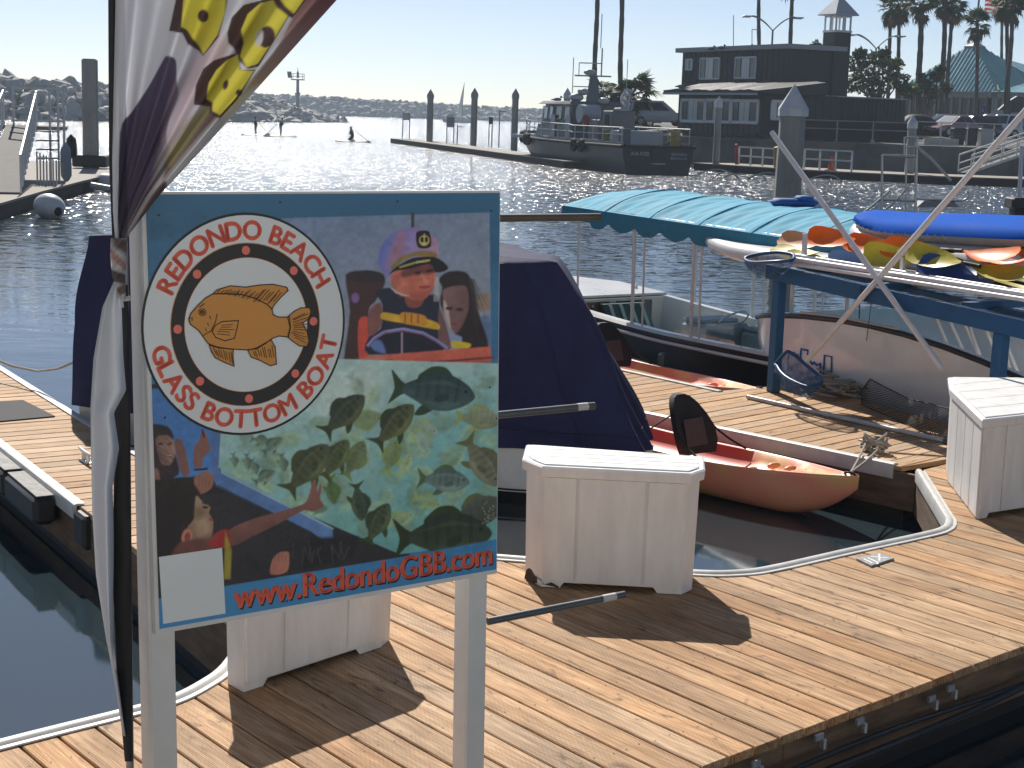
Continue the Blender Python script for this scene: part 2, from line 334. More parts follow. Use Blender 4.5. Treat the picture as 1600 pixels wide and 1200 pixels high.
# ================================================================== SETTING
def water_material():
    m = bpy.data.materials.new('harbour water'); m.use_nodes = True; nt = m.node_tree; N = nt.nodes; L = nt.links; b = N['Principled BSDF']
    b.inputs['Base Color'].default_value = (.022, .038, .047, 1); b.inputs['Roughness'].default_value = .045; b.inputs['IOR'].default_value = 2.0
    tc = N.new('ShaderNodeTexCoord'); sp = N.new('ShaderNodeSeparateXYZ'); L.new(tc.outputs['Object'], sp.inputs[0])
    def mr(src, a, b_, c, d):
        r = N.new('ShaderNodeMapRange'); r.inputs[1].default_value = a; r.inputs[2].default_value = b_; r.inputs[3].default_value = c; r.inputs[4].default_value = d; L.new(src, r.inputs[0]); return r.outputs[0]
    def math_(op, x, y):
        n = N.new('ShaderNodeMath'); n.operation = op
        for s, i in ((x, 0), (y, 1)):
            if isinstance(s, (int, float)): n.inputs[i].default_value = s
            else: L.new(s, n.inputs[i])
        return n.outputs[0]
    def wave(scale, stretch, det, rough=.55):
        mp = N.new('ShaderNodeMapping'); mp.inputs['Scale'].default_value = stretch; mp.inputs['Rotation'].default_value = (0, 0, .25); L.new(tc.outputs['Object'], mp.inputs[0])
        n = N.new('ShaderNodeTexNoise'); n.inputs['Scale'].default_value = scale; n.inputs['Detail'].default_value = det; n.inputs['Roughness'].default_value = rough; L.new(mp.outputs[0], n.inputs['Vector']); return n.outputs[0]
    y = sp.outputs[1]
    # sheltered in the slips between the docks, ruffled by wind in the open basin
    calm = mr(y, 15, 30, 0, 1); open_ = mr(y, 30, 110, 0, 1)
    patch = mr(wave(.03, (1, .5, 1), 2), .35, .65, .55, 1.25)
    h = math_('MULTIPLY', wave(1.0, (.7, 1.0, 1), 2), .0035)                                # slow swell in the slips
    h = math_('ADD', h, math_('MULTIPLY', math_('MULTIPLY', wave(1.5, (.55, 1.2, 1), 4), .040), calm))
    bp = N.new('ShaderNodeBump'); bp.inputs['Strength'].default_value = 1; bp.inputs['Distance'].default_value = 1; L.new(h, bp.inputs['Height'])
    # wind ripples: the facets tilt every way, so the normal itself is shaken (holds at any distance)
    def shake(scale, stretch, det):
        mp = N.new('ShaderNodeMapping'); mp.inputs['Scale'].default_value = stretch; L.new(tc.outputs['Object'], mp.inputs[0])
        n = N.new('ShaderNodeTexNoise'); n.inputs['Scale'].default_value = scale; n.inputs['Detail'].default_value = det; n.inputs['Roughness'].default_value = .6; L.new(mp.outputs[0], n.inputs['Vector'])
        v = N.new('ShaderNodeVectorMath'); v.operation = 'SUBTRACT'; v.inputs[1].default_value = (.5, .5, .5); L.new(n.outputs['Color'], v.inputs[0])
        w = N.new('ShaderNodeVectorMath'); w.operation = 'MULTIPLY'; w.inputs[1].default_value = (1, 1, 0); L.new(v.outputs[0], w.inputs[0]); return w.outputs[0]
    def scale_(v, f):
        w = N.new('ShaderNodeVectorMath'); w.operation = 'SCALE'; L.new(v, w.inputs[0])
        if isinstance(f, float): w.inputs['Scale'].default_value = f
        else: L.new(f, w.inputs['Scale'])
        return w.outputs[0]
    def vadd(a, b_):
        w = N.new('ShaderNodeVectorMath'); w.operation = 'ADD'; L.new(a, w.inputs[0]); L.new(b_, w.inputs[1]); return w.outputs[0]
    amp = math_('MULTIPLY', math_('MULTIPLY', mr(y, 26, 75, .0, 1), patch), 1.35)
    amp2 = mr(y, 14, 40, .0, .16)
    spk = math_('MULTIPLY', mr(wave(2.4, (.7, 1.0, 1), 3, .65), .44, .56, 0, 1), mr(y, 26, 70, 0, 5.2))                 # the few steep facets that flash
    nv = vadd(bp.outputs[0], scale_(shake(2.5, (.6, 1.0, 1), 2), amp)); nv = vadd(nv, scale_(shake(7., (.8, 1.0, 1), 2), amp2)); nv = vadd(nv, scale_(shake(5., (.8, 1.0, 1), 2), spk))
    L.new(mr(y, 20, 80, .05, .19), b.inputs['Roughness'])
    nm = N.new('ShaderNodeVectorMath'); nm.operation = 'NORMALIZE'; L.new(nv, nm.inputs[0]); L.new(nm.outputs[0], b.inputs['Normal'])
    return m
def sheet(name, x0, y0, x1, y1, z, mat, kind='structure'):
    b = MB(); b.add([(x0, y0, z), (x1, y0, z), (x1, y1, z), (x0, y1, z)], [(0, 1, 2, 3)])
    o = bpy.data.objects.new(name, b.mesh(name, mat)); COL.objects.link(o); o['kind'] = kind; return o
sheet('water', -900, -40, 900, 1000, WZ, water_material())
sheet('seabed', -905, -45, 905, 1005, -6.0, M('seabed', (.03, .035, .03), .9, var=.3, scale=.5))

hz = MB().box((0, 480, 16.5), (1900, 1100, 48)); hzm = bpy.data.materials.new('sea haze'); hzm.use_nodes = True; hn_ = hzm.node_tree.nodes; hn_.remove(hn_['Principled BSDF'])
pvol = hn_.new('ShaderNodeVolumePrincipled'); pvol.inputs['Color'].default_value = (.76, .88, 1.0, 1); pvol.inputs['Density'].default_value = .00036; pvol.inputs['Anisotropy'].default_value = .25; hzm.node_tree.links.new(pvol.outputs[0], hn_['Material Output'].inputs['Volume'])
hzo = bpy.data.objects.new('haze', hz.mesh('haze', hzm)); COL.objects.link(hzo); hzo['kind'] = 'stuff'
CONC = M('pale concrete', (.44, .435, .42), .85, var=.3, scale=1.5, bump=.002)
b = MB(); b.prism([(-40, -16), (40, -16), (40, 1.2), (-40, 1.2)], -5.9, .95); q0 = b.build('quay', CONC); q0['kind'] = 'structure'  # unseen pale apron added behind the camera to throw sunlight forward
r0 = thing('bounce_building', 'unseen cream building added behind the camera to bounce sunlight', 'building', (0, -13, .95))
MB().box((0, -14, 5.0), (70, 4, 8.1)).build('wall', M('cream stucco', (.66, .64, .60), .9, var=.12, scale=1), r0); MB().box((0, -13.6, 9.2), (71, 5.4, .3)).build('roof', M('pale roof edge', (.6, .6, .58), .7), r0)  # unseen building, added so its sunlit wall fills the sign and boxes
WOOD = M_wood('deck boards', lin(214, 176, 132), lin(176, 134, 92))
WOOD2 = M_wood('finger boards', lin(208, 172, 130), lin(172, 134, 94), incised=False)
FASC = M('weathered fascia timber', lin(112, 92, 74), .85, var=.5, scale=3, bump=.004, stretch=(1, 1, 6))
VINYL = M('white vinyl', (.60, .60, .58), .45, var=.14, scale=9)
DARKF = M('black float', (.012, .012, .012), .6)
E1 = Vector((math.cos(rad(-51)), math.sin(rad(-51)))); E2 = Vector((math.cos(rad(39)), math.sin(rad(39))))
def planks(parent, poly, ax, pitch, mat, gap=.0115, thick=.038, name='plank', maxlen=99.):
    """boards running along ax, each cut to the outline where it meets the edge"""
    ax = Vector(ax).normalized(); nx = Vector((-ax.y, ax.x)); P = [Vector(p) for p in poly]
    s = [p.dot(nx) for p in P]; rng_ = (min(s), max(s)); k = 0
    def cuts(sv_):
        out = []
        for i in range(len(P)):
            a, b = P[i], P[(i + 1) % len(P)]; sa, sb = a.dot(nx), b.dot(nx)
            if (sa > sv_) != (sb > sv_): out.append((a + (b - a) * ((sv_ - sa) / (sb - sa))).dot(ax))
        return sorted(out)
    n = int((rng_[1] - rng_[0]) / pitch)
    for i in range(n + 1):
        s0 = rng_[0] + i * pitch + gap / 2; s1 = min(s0 + pitch - gap, rng_[1] - .001)
        if s1 - s0 < .02: continue
        c0, cm, c1 = cuts(s0 + .002), cuts((s0 + s1) / 2), cuts(s1 - .002)
        for j in range(0, len(cm) - 1, 2):
            a0, a1 = (c0[j], c0[j + 1]) if len(c0) == len(cm) else (cm[j], cm[j + 1])
            b0, b1 = (c1[j], c1[j + 1]) if len(c1) == len(cm) else (cm[j], cm[j + 1])
            if max(a1 - a0, b1 - b0) < .03: continue
            pieces = [(a0, a1, b0, b1)]
            L_ = cm[j + 1] - cm[j]
            if L_ > maxlen:
                t = random.uniform(.35, .65); m_ = cm[j] + L_ * t; pieces = [(a0, m_ - .002, b0, m_ - .002), (m_ + .002, a1, m_ + .002, b1)]
            for (p0, p1, q0, q1) in pieces:
                mid = ((p0 + p1 + q0 + q1) / 4, (s0 + s1) / 2); z = random.uniform(-.002, .0015); ch = .004
                ring = lambda e, zz: [(p0 - mid[0] + e, s0 - mid[1] + e, zz), (p1 - mid[0] - e, s0 - mid[1] + e, zz), (q1 - mid[0] - e, s1 - mid[1] - e, zz), (q0 - mid[0] + e, s1 - mid[1] - e, zz)]
                b = MB(); b.loft([ring(0, -thick), ring(0, -ch), ring(ch, 0)], True)
                o = bpy.data.objects.new(name, b.mesh(name, mat)); COL.objects.link(o); o.parent = parent
                c = ax * mid[0] + nx * mid[1]; o.location = Vector((c.x, c.y, z)) - parent.location; o.rotation_euler = (0, 0, math.atan2(ax.y, ax.x)); k += 1
    return k
def edge_boards(parent, pts, z0, z1, th=.04, mat=None, name='fascia', inset=0.0):
    for i in range(len(pts) - 1):
        a, b = Vector(pts[i]), Vector(pts[i + 1]); d = (b - a).normalized(); n = Vector((-d.y, d.x)) * (inset + th / 2)
        MB().bar((*(a + n), (z0 + z1) / 2), (*(b + n), (z0 + z1) / 2), th, z1 - z0, bev=.004).build(name, mat or FASC, parent)
def kerb(parent, pts, name='bumper_strip', flange=.055, lip=.022):
    """vinyl edge strip: flat flange screwed to the boards, round lip hanging over the edge"""
    P = smooth_path([(p[0], p[1], 0) for p in pts], 5); b = MB(); r1 = []
    for i, p in enumerate(P):
        t = (P[min(i + 1, len(P) - 1)] - P[max(i - 1, 0)]).normalized(); n = Vector((-t.y, t.x, 0))      # n points inwards over the deck
        prof = [(flange, .003), (flange - .004, .009), (.030, .010), (.020, .020), (.004, .027), (-.018, .022), (-.026, .004), (-.024, -.075), (-.016, -.080), (-.012, .0), (.0, .003)]
        r1.append([p + n * x + Vector((0, 0, z)) for x, z in prof])
    b.loft(r1, True); return b.build(name, VINYL, parent, smooth=40)
def floats(parent, poly, inset=.12):
    P = [Vector(p) for p in poly]; c = sum(P, Vector((0, 0))) / len(P)
    MB().prism([p + (c - p).normalized() * inset for p in P], -1.0, -.30).build('float', DARKF, parent)

# ---- main walkway
NEAR = [(-5.0, .80), (7.5, 12.05)]
KL = [(-5, 3.27), (-3, 5.13), (-2.04, 6.03), (-1.63, 6.40), (-1.46, 6.57), (-1.36, 6.77), (-1.30, 7.0), (-1.28, 7.45)]
KC = [(-1.50, 9.40), (-.9, 9.13), (-.04, 8.99), (.6, 8.88), (1.11, 8.80), (1.36, 8.83), (1.58, 8.95), (2.13, 9.39), (2.67, 9.81), (2.86, 9.99), (2.95, 10.2), (2.99, 10.5), (3.13, 11.72)]
MAIN = NEAR + [(6.0, 14.0), (4.35, 12.95), (3.15, 11.78)] + KC[::-1] + KL[::-1]
dock = bpy.data.objects.new('floating_dock', None); COL.objects.link(dock); dock['kind'] = 'structure'
planks(dock, MAIN, E1, .1665, WOOD)
floats(dock, [(-5, .9), (7.2, 11.95), (5.9, 13.5), (3.4, 11.6), (2.9, 9.8), (1.3, 8.6), (-.2, 8.75), (-1.3, 8.4), (-1.2, 7.0), (-2.0, 5.9), (-5, 3.1)], .05)
kerb(dock, [(p[0], p[1]) for p in KL[::-1]]); kerb(dock, [(p[0], p[1]) for p in KC[::-1]])
edge_boards(dock, KL, -.34, -.045, inset=-.03); edge_boards(dock, KC, -.34, -.045, inset=-.03)
for i in range(6):                                            # outer face in board lengths, a bearer below
    a = lerp(Vector(NEAR[0]), Vector(NEAR[1]), i / 6); b_ = lerp(Vector(NEAR[0]), Vector(NEAR[1]), (i + 1) / 6); n = Vector((-.669, .743))
    MB().bar((*(a + n * .05), -.115), (*(b_ + n * .05 - (b_ - a) * .002), -.115), .045, .14, bev=.004).build('fascia', FASC, dock)
    MB().bar((*(a + n * .11), -.26), (*(b_ + n * .11 - (b_ - a) * .001), -.26), .06, .14, bev=.004).build('bearer', FASC, dock)
SCREW = M('dark screw head', (.05, .042, .035), .6, metal=.3)
def screws(parent, poly, ax, pitch, joist=.61):
    ax = Vector(ax).normalized(); nx = Vector((-ax.y, ax.x)); P = [Vector(p) for p in poly]; s_ = [p.dot(nx) for p in P]; t_ = [p.dot(ax) for p in P]; b = MB()
    def inside(q):
        c = False
        for i in range(len(P)):
            a, e = P[i], P[i - 1]
            if (a.y > q.y) != (e.y > q.y) and q.x < (e.x - a.x) * (q.y - a.y) / (e.y - a.y) + a.x: c = not c
        return c
    for i in range(int((max(s_) - min(s_)) / pitch)):
        for t in np.arange(min(t_) + .1, max(t_), joist):
            for o in (.035, pitch - .045):
                q = ax * (t + random.uniform(-.012, .012)) + nx * (min(s_) + i * pitch + o + random.uniform(-.006, .006))
                if inside(q) and q.y < 14 and abs(q.x) < q.y * .36 + .4: b.add([(q.x + .0045 * math.cos(a), q.y + .0045 * math.sin(a), .0022) for a in np.linspace(0, 6.283, 7)[:-1]], [(0, 1, 2, 3, 4, 5)])
    o = b.build('screw_heads', SCREW, parent); o['kind'] = 'stuff'
screws(dock, MAIN, E1, .1665); 
CABLE = M('black cable sheath', (.015, .015, .016), .45); STEEL = M('galvanised steel', (.55, .55, .56), .38, metal=.85, var=.15, scale=30)
ndir = Vector((.743, .669)); n_out = Vector((.669, -.743))
def near_pt(s, out, z): p = Vector((.83, 6.03)) + ndir * s + n_out * out; return (p.x, p.y, z)
b = MB()
for q in range(2):
    pts = [near_pt(s, .035 + .02 * q + .01 * math.sin(s * 3 + q), -.15 - .035 * q + .02 * math.sin(s * 2.1 + q * 2)) for s in np.arange(-1.5, 6, .12)]
    b.tube(pts, .012 + .004 * q, 6)
o = b.build('power_cable', CABLE, smooth=60); tag(o, 'pair of black cables running along the outer side of the deck', 'cable')
for s, zz in ((.32, -.06), (.75, -.05), (1.05, -.05), (1.62, -.075), (1.78, -.06)):
    b = MB(); p = near_pt(s, .012, zz); b.box(p, (.055, .012, .03), math.atan2(.669, .743)); b.box(near_pt(s + .015, .026, zz - .03), (.018, .03, .05), math.atan2(.669, .743), .004)
    b.build('bracket', STEEL, dock)

# ---- finger dock on the right, with the kayaks on both sides
F2 = [(3.13, 11.80), (4.35, 12.95), (2.95, 15.58), (2.45, 15.42), (2.06, 15.02), (-.5, 18.25), (-1.40, 16.42)]
f2 = bpy.data.objects.new('finger_dock', None); COL.objects.link(f2); f2['kind'] = 'structure'
planks(f2, F2, Vector((.714, .70)), .1665, WOOD2); floats(f2, F2)
edge_boards(f2, [F2[6], F2[0]], -.34, -.045, inset=.0); edge_boards(f2, F2[1:6], -.34, -.045, inset=.0)
def rail_strip(parent, a, b_, h=.10):
    """vinyl dock bumper on a straight edge: rounded nose with a broad face"""
    a, b_ = Vector(a), Vector(b_); d = (b_ - a).normalized(); n = Vector((d.y, -d.x)); R = []
    for p in (a, b_): R.append([(*(p + n * x), z) for x, z in ((-.05, .004), (-.05, .012), (.0, .016), (.022, .008), (.030, -.012), (.028, -h), (.006, -h - .006), (.004, .0))])
    return MB().loft(R, True).build('bumper_strip', VINYL, parent, smooth=30)
d2 = Vector((-.70, .714)); e0 = Vector((3.0, 11.95))
rail_strip(f2, e0 + d2 * 5.8, e0, .105); rail_strip(f2, (2.04, 15.04), (-.45, 18.2), .06)

# ---- finger dock on the left
FL = [(-1.285, 7.5), (-1.515, 9.42), (-3.68, 12.86), (-5.9, 16.6), (-6.75, 16.25), (-2.80, 9.93)]
fl = bpy.data.objects.new('finger_dock', None); COL.objects.link(fl); fl['kind'] = 'structure'
planks(fl, FL, Vector((.85, .53)), .1665, WOOD2); floats(fl, FL)
edge_boards(fl, [FL[4], FL[5], FL[0]], -.36, -.045, inset=.0); edge_boards(fl, [FL[1], FL[2], FL[3]], -.34, -.045, inset=.0)
rail_strip(fl, (-6.70, 16.2), (-2.80, 9.90), .085); rail_strip(fl, (-1.60, 9.55), (-5.8, 16.4), .06)
b = MB(); b.box((-2.72, 9.80, -.13), (.10, .22, .22), rad(-58) + rad(90), .02); b.build('corner_guard', M('black rubber', (.02, .02, .021), .55, var=.3, scale=20), fl)
# ================================================================== SIGN ON TWO LEGS
def Alb(r, g, b, k=1.5): return tuple(min(.85, c * k) for c in lin(r, g, b))
WHITEP = M('white gloss paint', (.70, .70, .685), .42, var=.10, scale=5, bump=.0008, bscale=40)
WHITEB = M('white box paint', (.75, .75, .745), .5, var=.15, scale=2.2, stretch=(3, 3, .7), bump=.001, bscale=60)
_A, _B = D(232, 640, 4.68), D(779, 600, 5.46); sA = V(_A[0], _A[1], 0); sB = V(_B[0], _B[1], 0); sW = (sB - sA).length
sh = (sB - sA).normalized(); svv = (V(0, 0, 1) - sh * .026).normalized(); sn = sh.cross(svv); sn = sn if sn.y < 0 else -sn
z0 = float(D(237, 993, 4.68)[2]); z1 = float(D(217, 299, 4.68)[2]); sH = z1 - z0
sO = V(*sA[:2], z0) + sh * .026 * sH * .5
def SG(s, t, d=0.): return sO + sh * s + svv * t + sn * d
def ST(px, py):                                               # sign-plane coordinates of a sight line
    r_ = V(_ray(px, py)); o = V(CP); k = (sO - o).dot(sn) / r_.dot(sn); p = o + r_ * k - sO; return p.dot(sh), p.dot(svv)
root = thing('sign_board', 'square blue sign for a glass bottom boat standing on two white posts', 'sign', (*sA.lerp(sB, .5)[:2], 0)); SIGN = root
b = MB(); b.slab([SG(0, 0, .0), SG(sW, 0, .0), SG(sW, sH, .0), SG(0, sH, .0)], sn * -.022); b.build('panel', WHITEP, root)
for s_ in (.003, sW - .095):
    b = MB(); f = V(SG(s_ + .045, 0, -.07)); f.z = 0
    b.bar(f, SG(s_ + .045, sH * .96, -.07), .088, .088, up=sn, bev=.006); b.build('leg', WHITEP, root, smooth=30)
PIPE = M('grey plastic pipe', (.075, .085, .09), .4, var=.2, scale=14); LAB = M('pipe label', (.5, .5, .5), .5)
for (xa, ya, xb, yb, tt) in ((762, 341, 938, 339, .92), (762, 650, 929, 634, .52), (762, 971, 976, 929, .03)):
    a = D(xa, ya, 5.60); e_ = D(xb, yb, 5.62 + (xb - 780) * .00125)
    o = MB().tube([a, e_], .0145 if ya > 400 else .014, 12).build('rail_pipe', PIPE if ya > 400 else M('brown rail', (.09, .075, .06), .6, var=.3), root, smooth=50)
    if ya > 400:
        p, q = V(a).lerp(V(e_), .83), V(a).lerp(V(e_), .93); MB().tube([p + V(0, -.002, .0015), q + V(0, -.002, .0015)], .0145, 12).build('pipe_label', LAB, o, smooth=50)
# --- the printed face
e = .0015
P, q = grid_print(400, 430, lambda u, v: np.array(SG(.013, .016, e))[None] + np.outer(u * (sW - .016), sh) + np.outer(v * (sH - .024), svv))
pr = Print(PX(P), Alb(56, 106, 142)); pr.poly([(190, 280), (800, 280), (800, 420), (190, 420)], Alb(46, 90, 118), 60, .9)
Zf = lambda ox, oy, k: (lambda pts: [(ox + x / k, oy + y / k) for x, y in pts])
z4, z5, z6 = Zf(480, 300, 3.75), Zf(220, 620, 947 / 300), Zf(440, 560, 982 / 360)
# upper photograph: children at a ship's wheel
pr.poly([(440, 341), (765, 332), (767, 541), (440, 600)], Alb(104, 122, 152), .8, col2=Alb(140, 146, 152), gdir=(.3, 1))
pr.poly(z4([(985, 600), (1072, 590), (1072, 690), (1000, 700)]), Alb(140, 122, 104), 3); pr.blob(z4([(1010, 740), (1075, 740), (1075, 905), (1040, 905)]), Alb(92, 112, 145), 2)
pr.line(*z4([(618, 120), (618, 220)]), 5, Alb(60, 58, 62))
pr.blob(z4([(225, 485), (350, 460), (445, 480), (455, 540), (400, 640), (360, 700), (350, 1000), (215, 1040), (250, 700)]), Alb(62, 42, 44), 1.5, noise=.08)
pr.blob(z4([(235, 480), (350, 458), (440, 480), (440, 530), (300, 525), (240, 520)]), Alb(44, 38, 44), 1.2)
pr.blob(z4([(300, 760), (357, 740), (357, 960), (305, 985)]), Alb(188, 74, 62), 1); pr.ell(*z4([(282, 620)])[0], 6, 8, 0, Alb(120, 90, 140), 1.5)
pr.blob(z4([(770, 510), (830, 465), (930, 470), (970, 540), (1000, 700), (1060, 905), (900, 920), (860, 830), (780, 660), (790, 560)]), Alb(42, 32, 36), 1.5, noise=.1)
pr.blob(z4([(800, 570), (930, 552), (946, 680), (905, 790), (862, 832), (820, 770), (802, 660)]), Alb(124, 94, 92), 1.5, col2=Alb(108, 78, 78), gdir=(1, .3))
pr.blob(z4([(802, 630), (830, 700), (842, 800), (862, 830), (825, 780), (800, 690)]), Alb(185, 168, 160), 1.5)
for q_ in ((832, 682), (892, 688)): pr.ell(*z4([q_])[0], 6, 2.6, 0, Alb(50, 36, 40), 1.2)
pr.ell(*z4([(862, 775)])[0], 6, 2, -6, Alb(120, 60, 64), 1); pr.blob(z4([(820, 830), (905, 850), (890, 915), (838, 905)]), Alb(128, 145, 178), 1.2); pr.blob(z4([(850, 872), (955, 888), (945, 915), (855, 912)]), Alb(205, 172, 44), 1)
pr.blob(z4([(400, 590), (480, 560), (600, 620), (740, 600), (775, 650), (770, 830), (790, 930), (360, 950), (370, 830), (430, 800), (440, 660)]), Alb(34, 38, 56), 1.2, noise=.06)
pr.blob(z4([(365, 690), (430, 650), (440, 760), (400, 830), (355, 835)]), Alb(122, 80, 76), 1.2); pr.blob(z4([(775, 680), (820, 800), (842, 918), (780, 905), (765, 800)]), Alb(112, 78, 80), 1.2)
pr.blob(z4([(575, 600), (690, 600), (660, 672), (590, 672)]), Alb(132, 72, 62), 1)
pr.blob(z4([(445, 705), (550, 722), (600, 715), (760, 765), (766, 806), (600, 775), (438, 745)]), Alb(206, 158, 48), .8); pr.blob(z4([(555, 705), (690, 725), (690, 785), (552, 765)]), Alb(190, 130, 45), .8)
for k in range(3): pr.line(*z4([(575 + 38 * k, 712), (573 + 38 * k, 768)]), 2.2, Alb(120, 78, 30))
pr.blob(z4([(490, 490), (560, 440), (740, 415), (753, 480), (742, 560), (700, 618), (650, 636), (590, 622), (520, 575), (495, 530)]), Alb(190, 106, 86), 1.2, col2=Alb(170, 90, 76), gdir=(0, 1))
pr.blob(z4([(560, 460), (752, 415), (748, 472), (640, 486), (560, 500)]), Alb(104, 58, 56), 2.5); pr.ell(*z4([(520, 525)])[0], 7, 12, 10, Alb(168, 92, 78), 1)
for q_ in ((655, 472), (718, 462)): pr.ell(*z4([q_])[0], 7, 2.5, -8, Alb(54, 32, 36), 1)
pr.line(*z4([(655, 556), (722, 549)]), 2, Alb(120, 50, 50)); pr.blob(z4([(700, 500), (722, 515), (712, 528), (692, 522)]), Alb(160, 84, 72), 1)
pr.ell(*z4([(560, 560)])[0], 9, 12, 0, Alb(206, 120, 96), 5, .6); pr.ell(*z4([(690, 545)])[0], 9, 7, 0, Alb(204, 122, 98), 4, .6); pr.ell(*z4([(640, 610)])[0], 13, 4, 0, Alb(140, 74, 64), 4, .6); pr.blob(z4([(668, 470), (690, 500), (722, 520), (700, 532), (676, 522)]), Alb(206, 128, 104), 2, .6); pr.ell(*z4([(690, 557)])[0], 9, 2.4, -6, Alb(150, 62, 58), 1)
for k in range(3): pr.line(*z4([(752 + 8 * k, 500), (745 + 10 * k, 640)]), 2, Alb(190, 180, 176), 1.2, .6)
for k in range(12): x = rng.uniform(945, 985); pr.line(*z4([(x, 480 + abs(x - 870) * .3), (x + (x - 860) * .55, rng.uniform(620, 880))]), 1.2, Alb(*((70, 56, 58) if k % 2 else (30, 22, 26))), 1, .6)
for k in range(4): pr.line(*z4([(490 + 8 * k, 560 + 10 * k), (560 + 14 * k, 610)]), 1.2, Alb(190, 170, 165))
pr.blob(z4([(415, 410), (430, 330), (480, 260), (560, 215), (650, 210), (720, 240), (765, 290), (771, 370), (750, 400), (620, 380), (520, 420), (475, 505), (430, 450)]), Alb(92, 108, 176), 1, col2=Alb(172, 134, 148), gdir=(1, .5))
pr.blob(z4([(520, 260), (570, 225), (560, 360), (470, 440)]), Alb(160, 112, 118), 6, .7); pr.blob(z4([(600, 240), (650, 230), (640, 330), (600, 340)]), Alb(150, 130, 190), 5, .6)
pr.blob(z4([(492, 432), (560, 372), (680, 344), (757, 360), (752, 388), (640, 374), (560, 404), (502, 458)]), Alb(132, 110, 62), .8)
pr.blob(z4([(478, 484), (520, 440), (620, 386), (740, 380), (800, 410), (827, 445), (800, 466), (750, 470), (720, 424), (600, 452), (520, 462)]), Alb(26, 26, 32), .8)
pr.line(*z4([(540, 442), (640, 412)]), 3.2, Alb(150, 140, 80)); pr.line(*z4([(640, 412), (720, 400)]), 3.2, Alb(175, 165, 100))
pr.blob(z4([(640, 236), (714, 231), (724, 320), (650, 325)]), Alb(22, 22, 26), .6); pr.ell(*z4([(686, 284)])[0], 8.2, 8.6, 0, Alb(190, 165, 90), .7); pr.ell(*z4([(686, 280)])[0], 6, 7, 0, Alb(22, 22, 26), .7)
pr.line(*z4([(686, 246), (686, 306)]), 1.6, Alb(205, 190, 130)); pr.line(*z4([(674, 262), (698, 261)]), 1.4, Alb(205, 190, 130)); pr.line(*z4([(672, 295), (686, 306)]), 1.5, Alb(205, 190, 130)); pr.line(*z4([(700, 294), (686, 306)]), 1.5, Alb(205, 190, 130))
arc = z4([(352, 905), (390, 860), (450, 822), (560, 804), (680, 828), (760, 872), (825, 920)])
pr.poly(arc + z4([(360, 955)]), Alb(28, 30, 44), 1)
pr.blob(z4([(366, 880), (430, 870), (460, 945), (390, 925)]), Alb(96, 118, 172), 2)
for i in range(6): pr.line(arc[i], arc[i + 1], 5.4, Alb(128, 92, 118)); pr.line((arc[i][0], arc[i][1] - 1.2), (arc[i + 1][0], arc[i + 1][1] - 1.2), 2.6, Alb(120, 138, 188))
pr.line(*z4([(555, 822), (555, 948)]), 2.6, Alb(150, 130, 140))
pr.poly(z4([(150, 1085), (352, 962), (1076, 905), (1079, 996), (800, 1012), (190, 1082)]), Alb(205, 100, 80), .8, col2=Alb(170, 76, 64), gdir=(0, 1))
pr.blob(z4([(340, 990), (500, 982), (560, 1004), (1076, 965), (1076, 975), (540, 1022), (400, 1040), (335, 1040)]), Alb(108, 48, 50), 1)
# lower photograph: faces at the viewing window, fish behind the glass
pr.poly([(233, 600), (420, 600), (420, 905), (236, 935)], Alb(36, 34, 38), .8)
pr.poly(z5([(37, -40), (400, -40), (400, 160), (382, 385), (150, 400), (40, 330)]), Alb(62, 106, 160), 1.2, col2=Alb(70, 118, 176), gdir=(0, 1))
pr.poly([(232, 780), (500, 760), (640, 860), (640, 872), (420, 905), (236, 937)], Alb(44, 42, 46), 1.5, noise=.15)
pr.poly([(340, 660), (500, 560), (781, 568), (781, 846), (625, 866), (470, 800), (345, 742)], Alb(158, 186, 180), .8, col2=Alb(96, 152, 148), gdir=(.1, 1))
pr.poly([(600, 640), (781, 600), (781, 800), (620, 800)], Alb(104, 160, 160), 40, .6); pr.poly([(480, 590), (590, 570), (600, 640), (500, 660)], Alb(185, 200, 190), 18, .7)
for k in range(100):                                            # hazy shoal
    x, y = rng.uniform(370, 775), rng.uniform(590, 845)
    if y > 735 + (x - 345) * .45 or (x - 397) ** 2 / 154 ** 2 + (y - 502) ** 2 / 174 ** 2 < 1: continue
    g = rng.uniform(.8, 1.15); pr.fish(x, y, rng.uniform(24, 56), rng.uniform(-90, 90), Alb(118 * g, 148 * g, 124 * g), Alb(150 * g, 172 * g, 130 * g), 3., rng.choice([-1, 1]), .45)
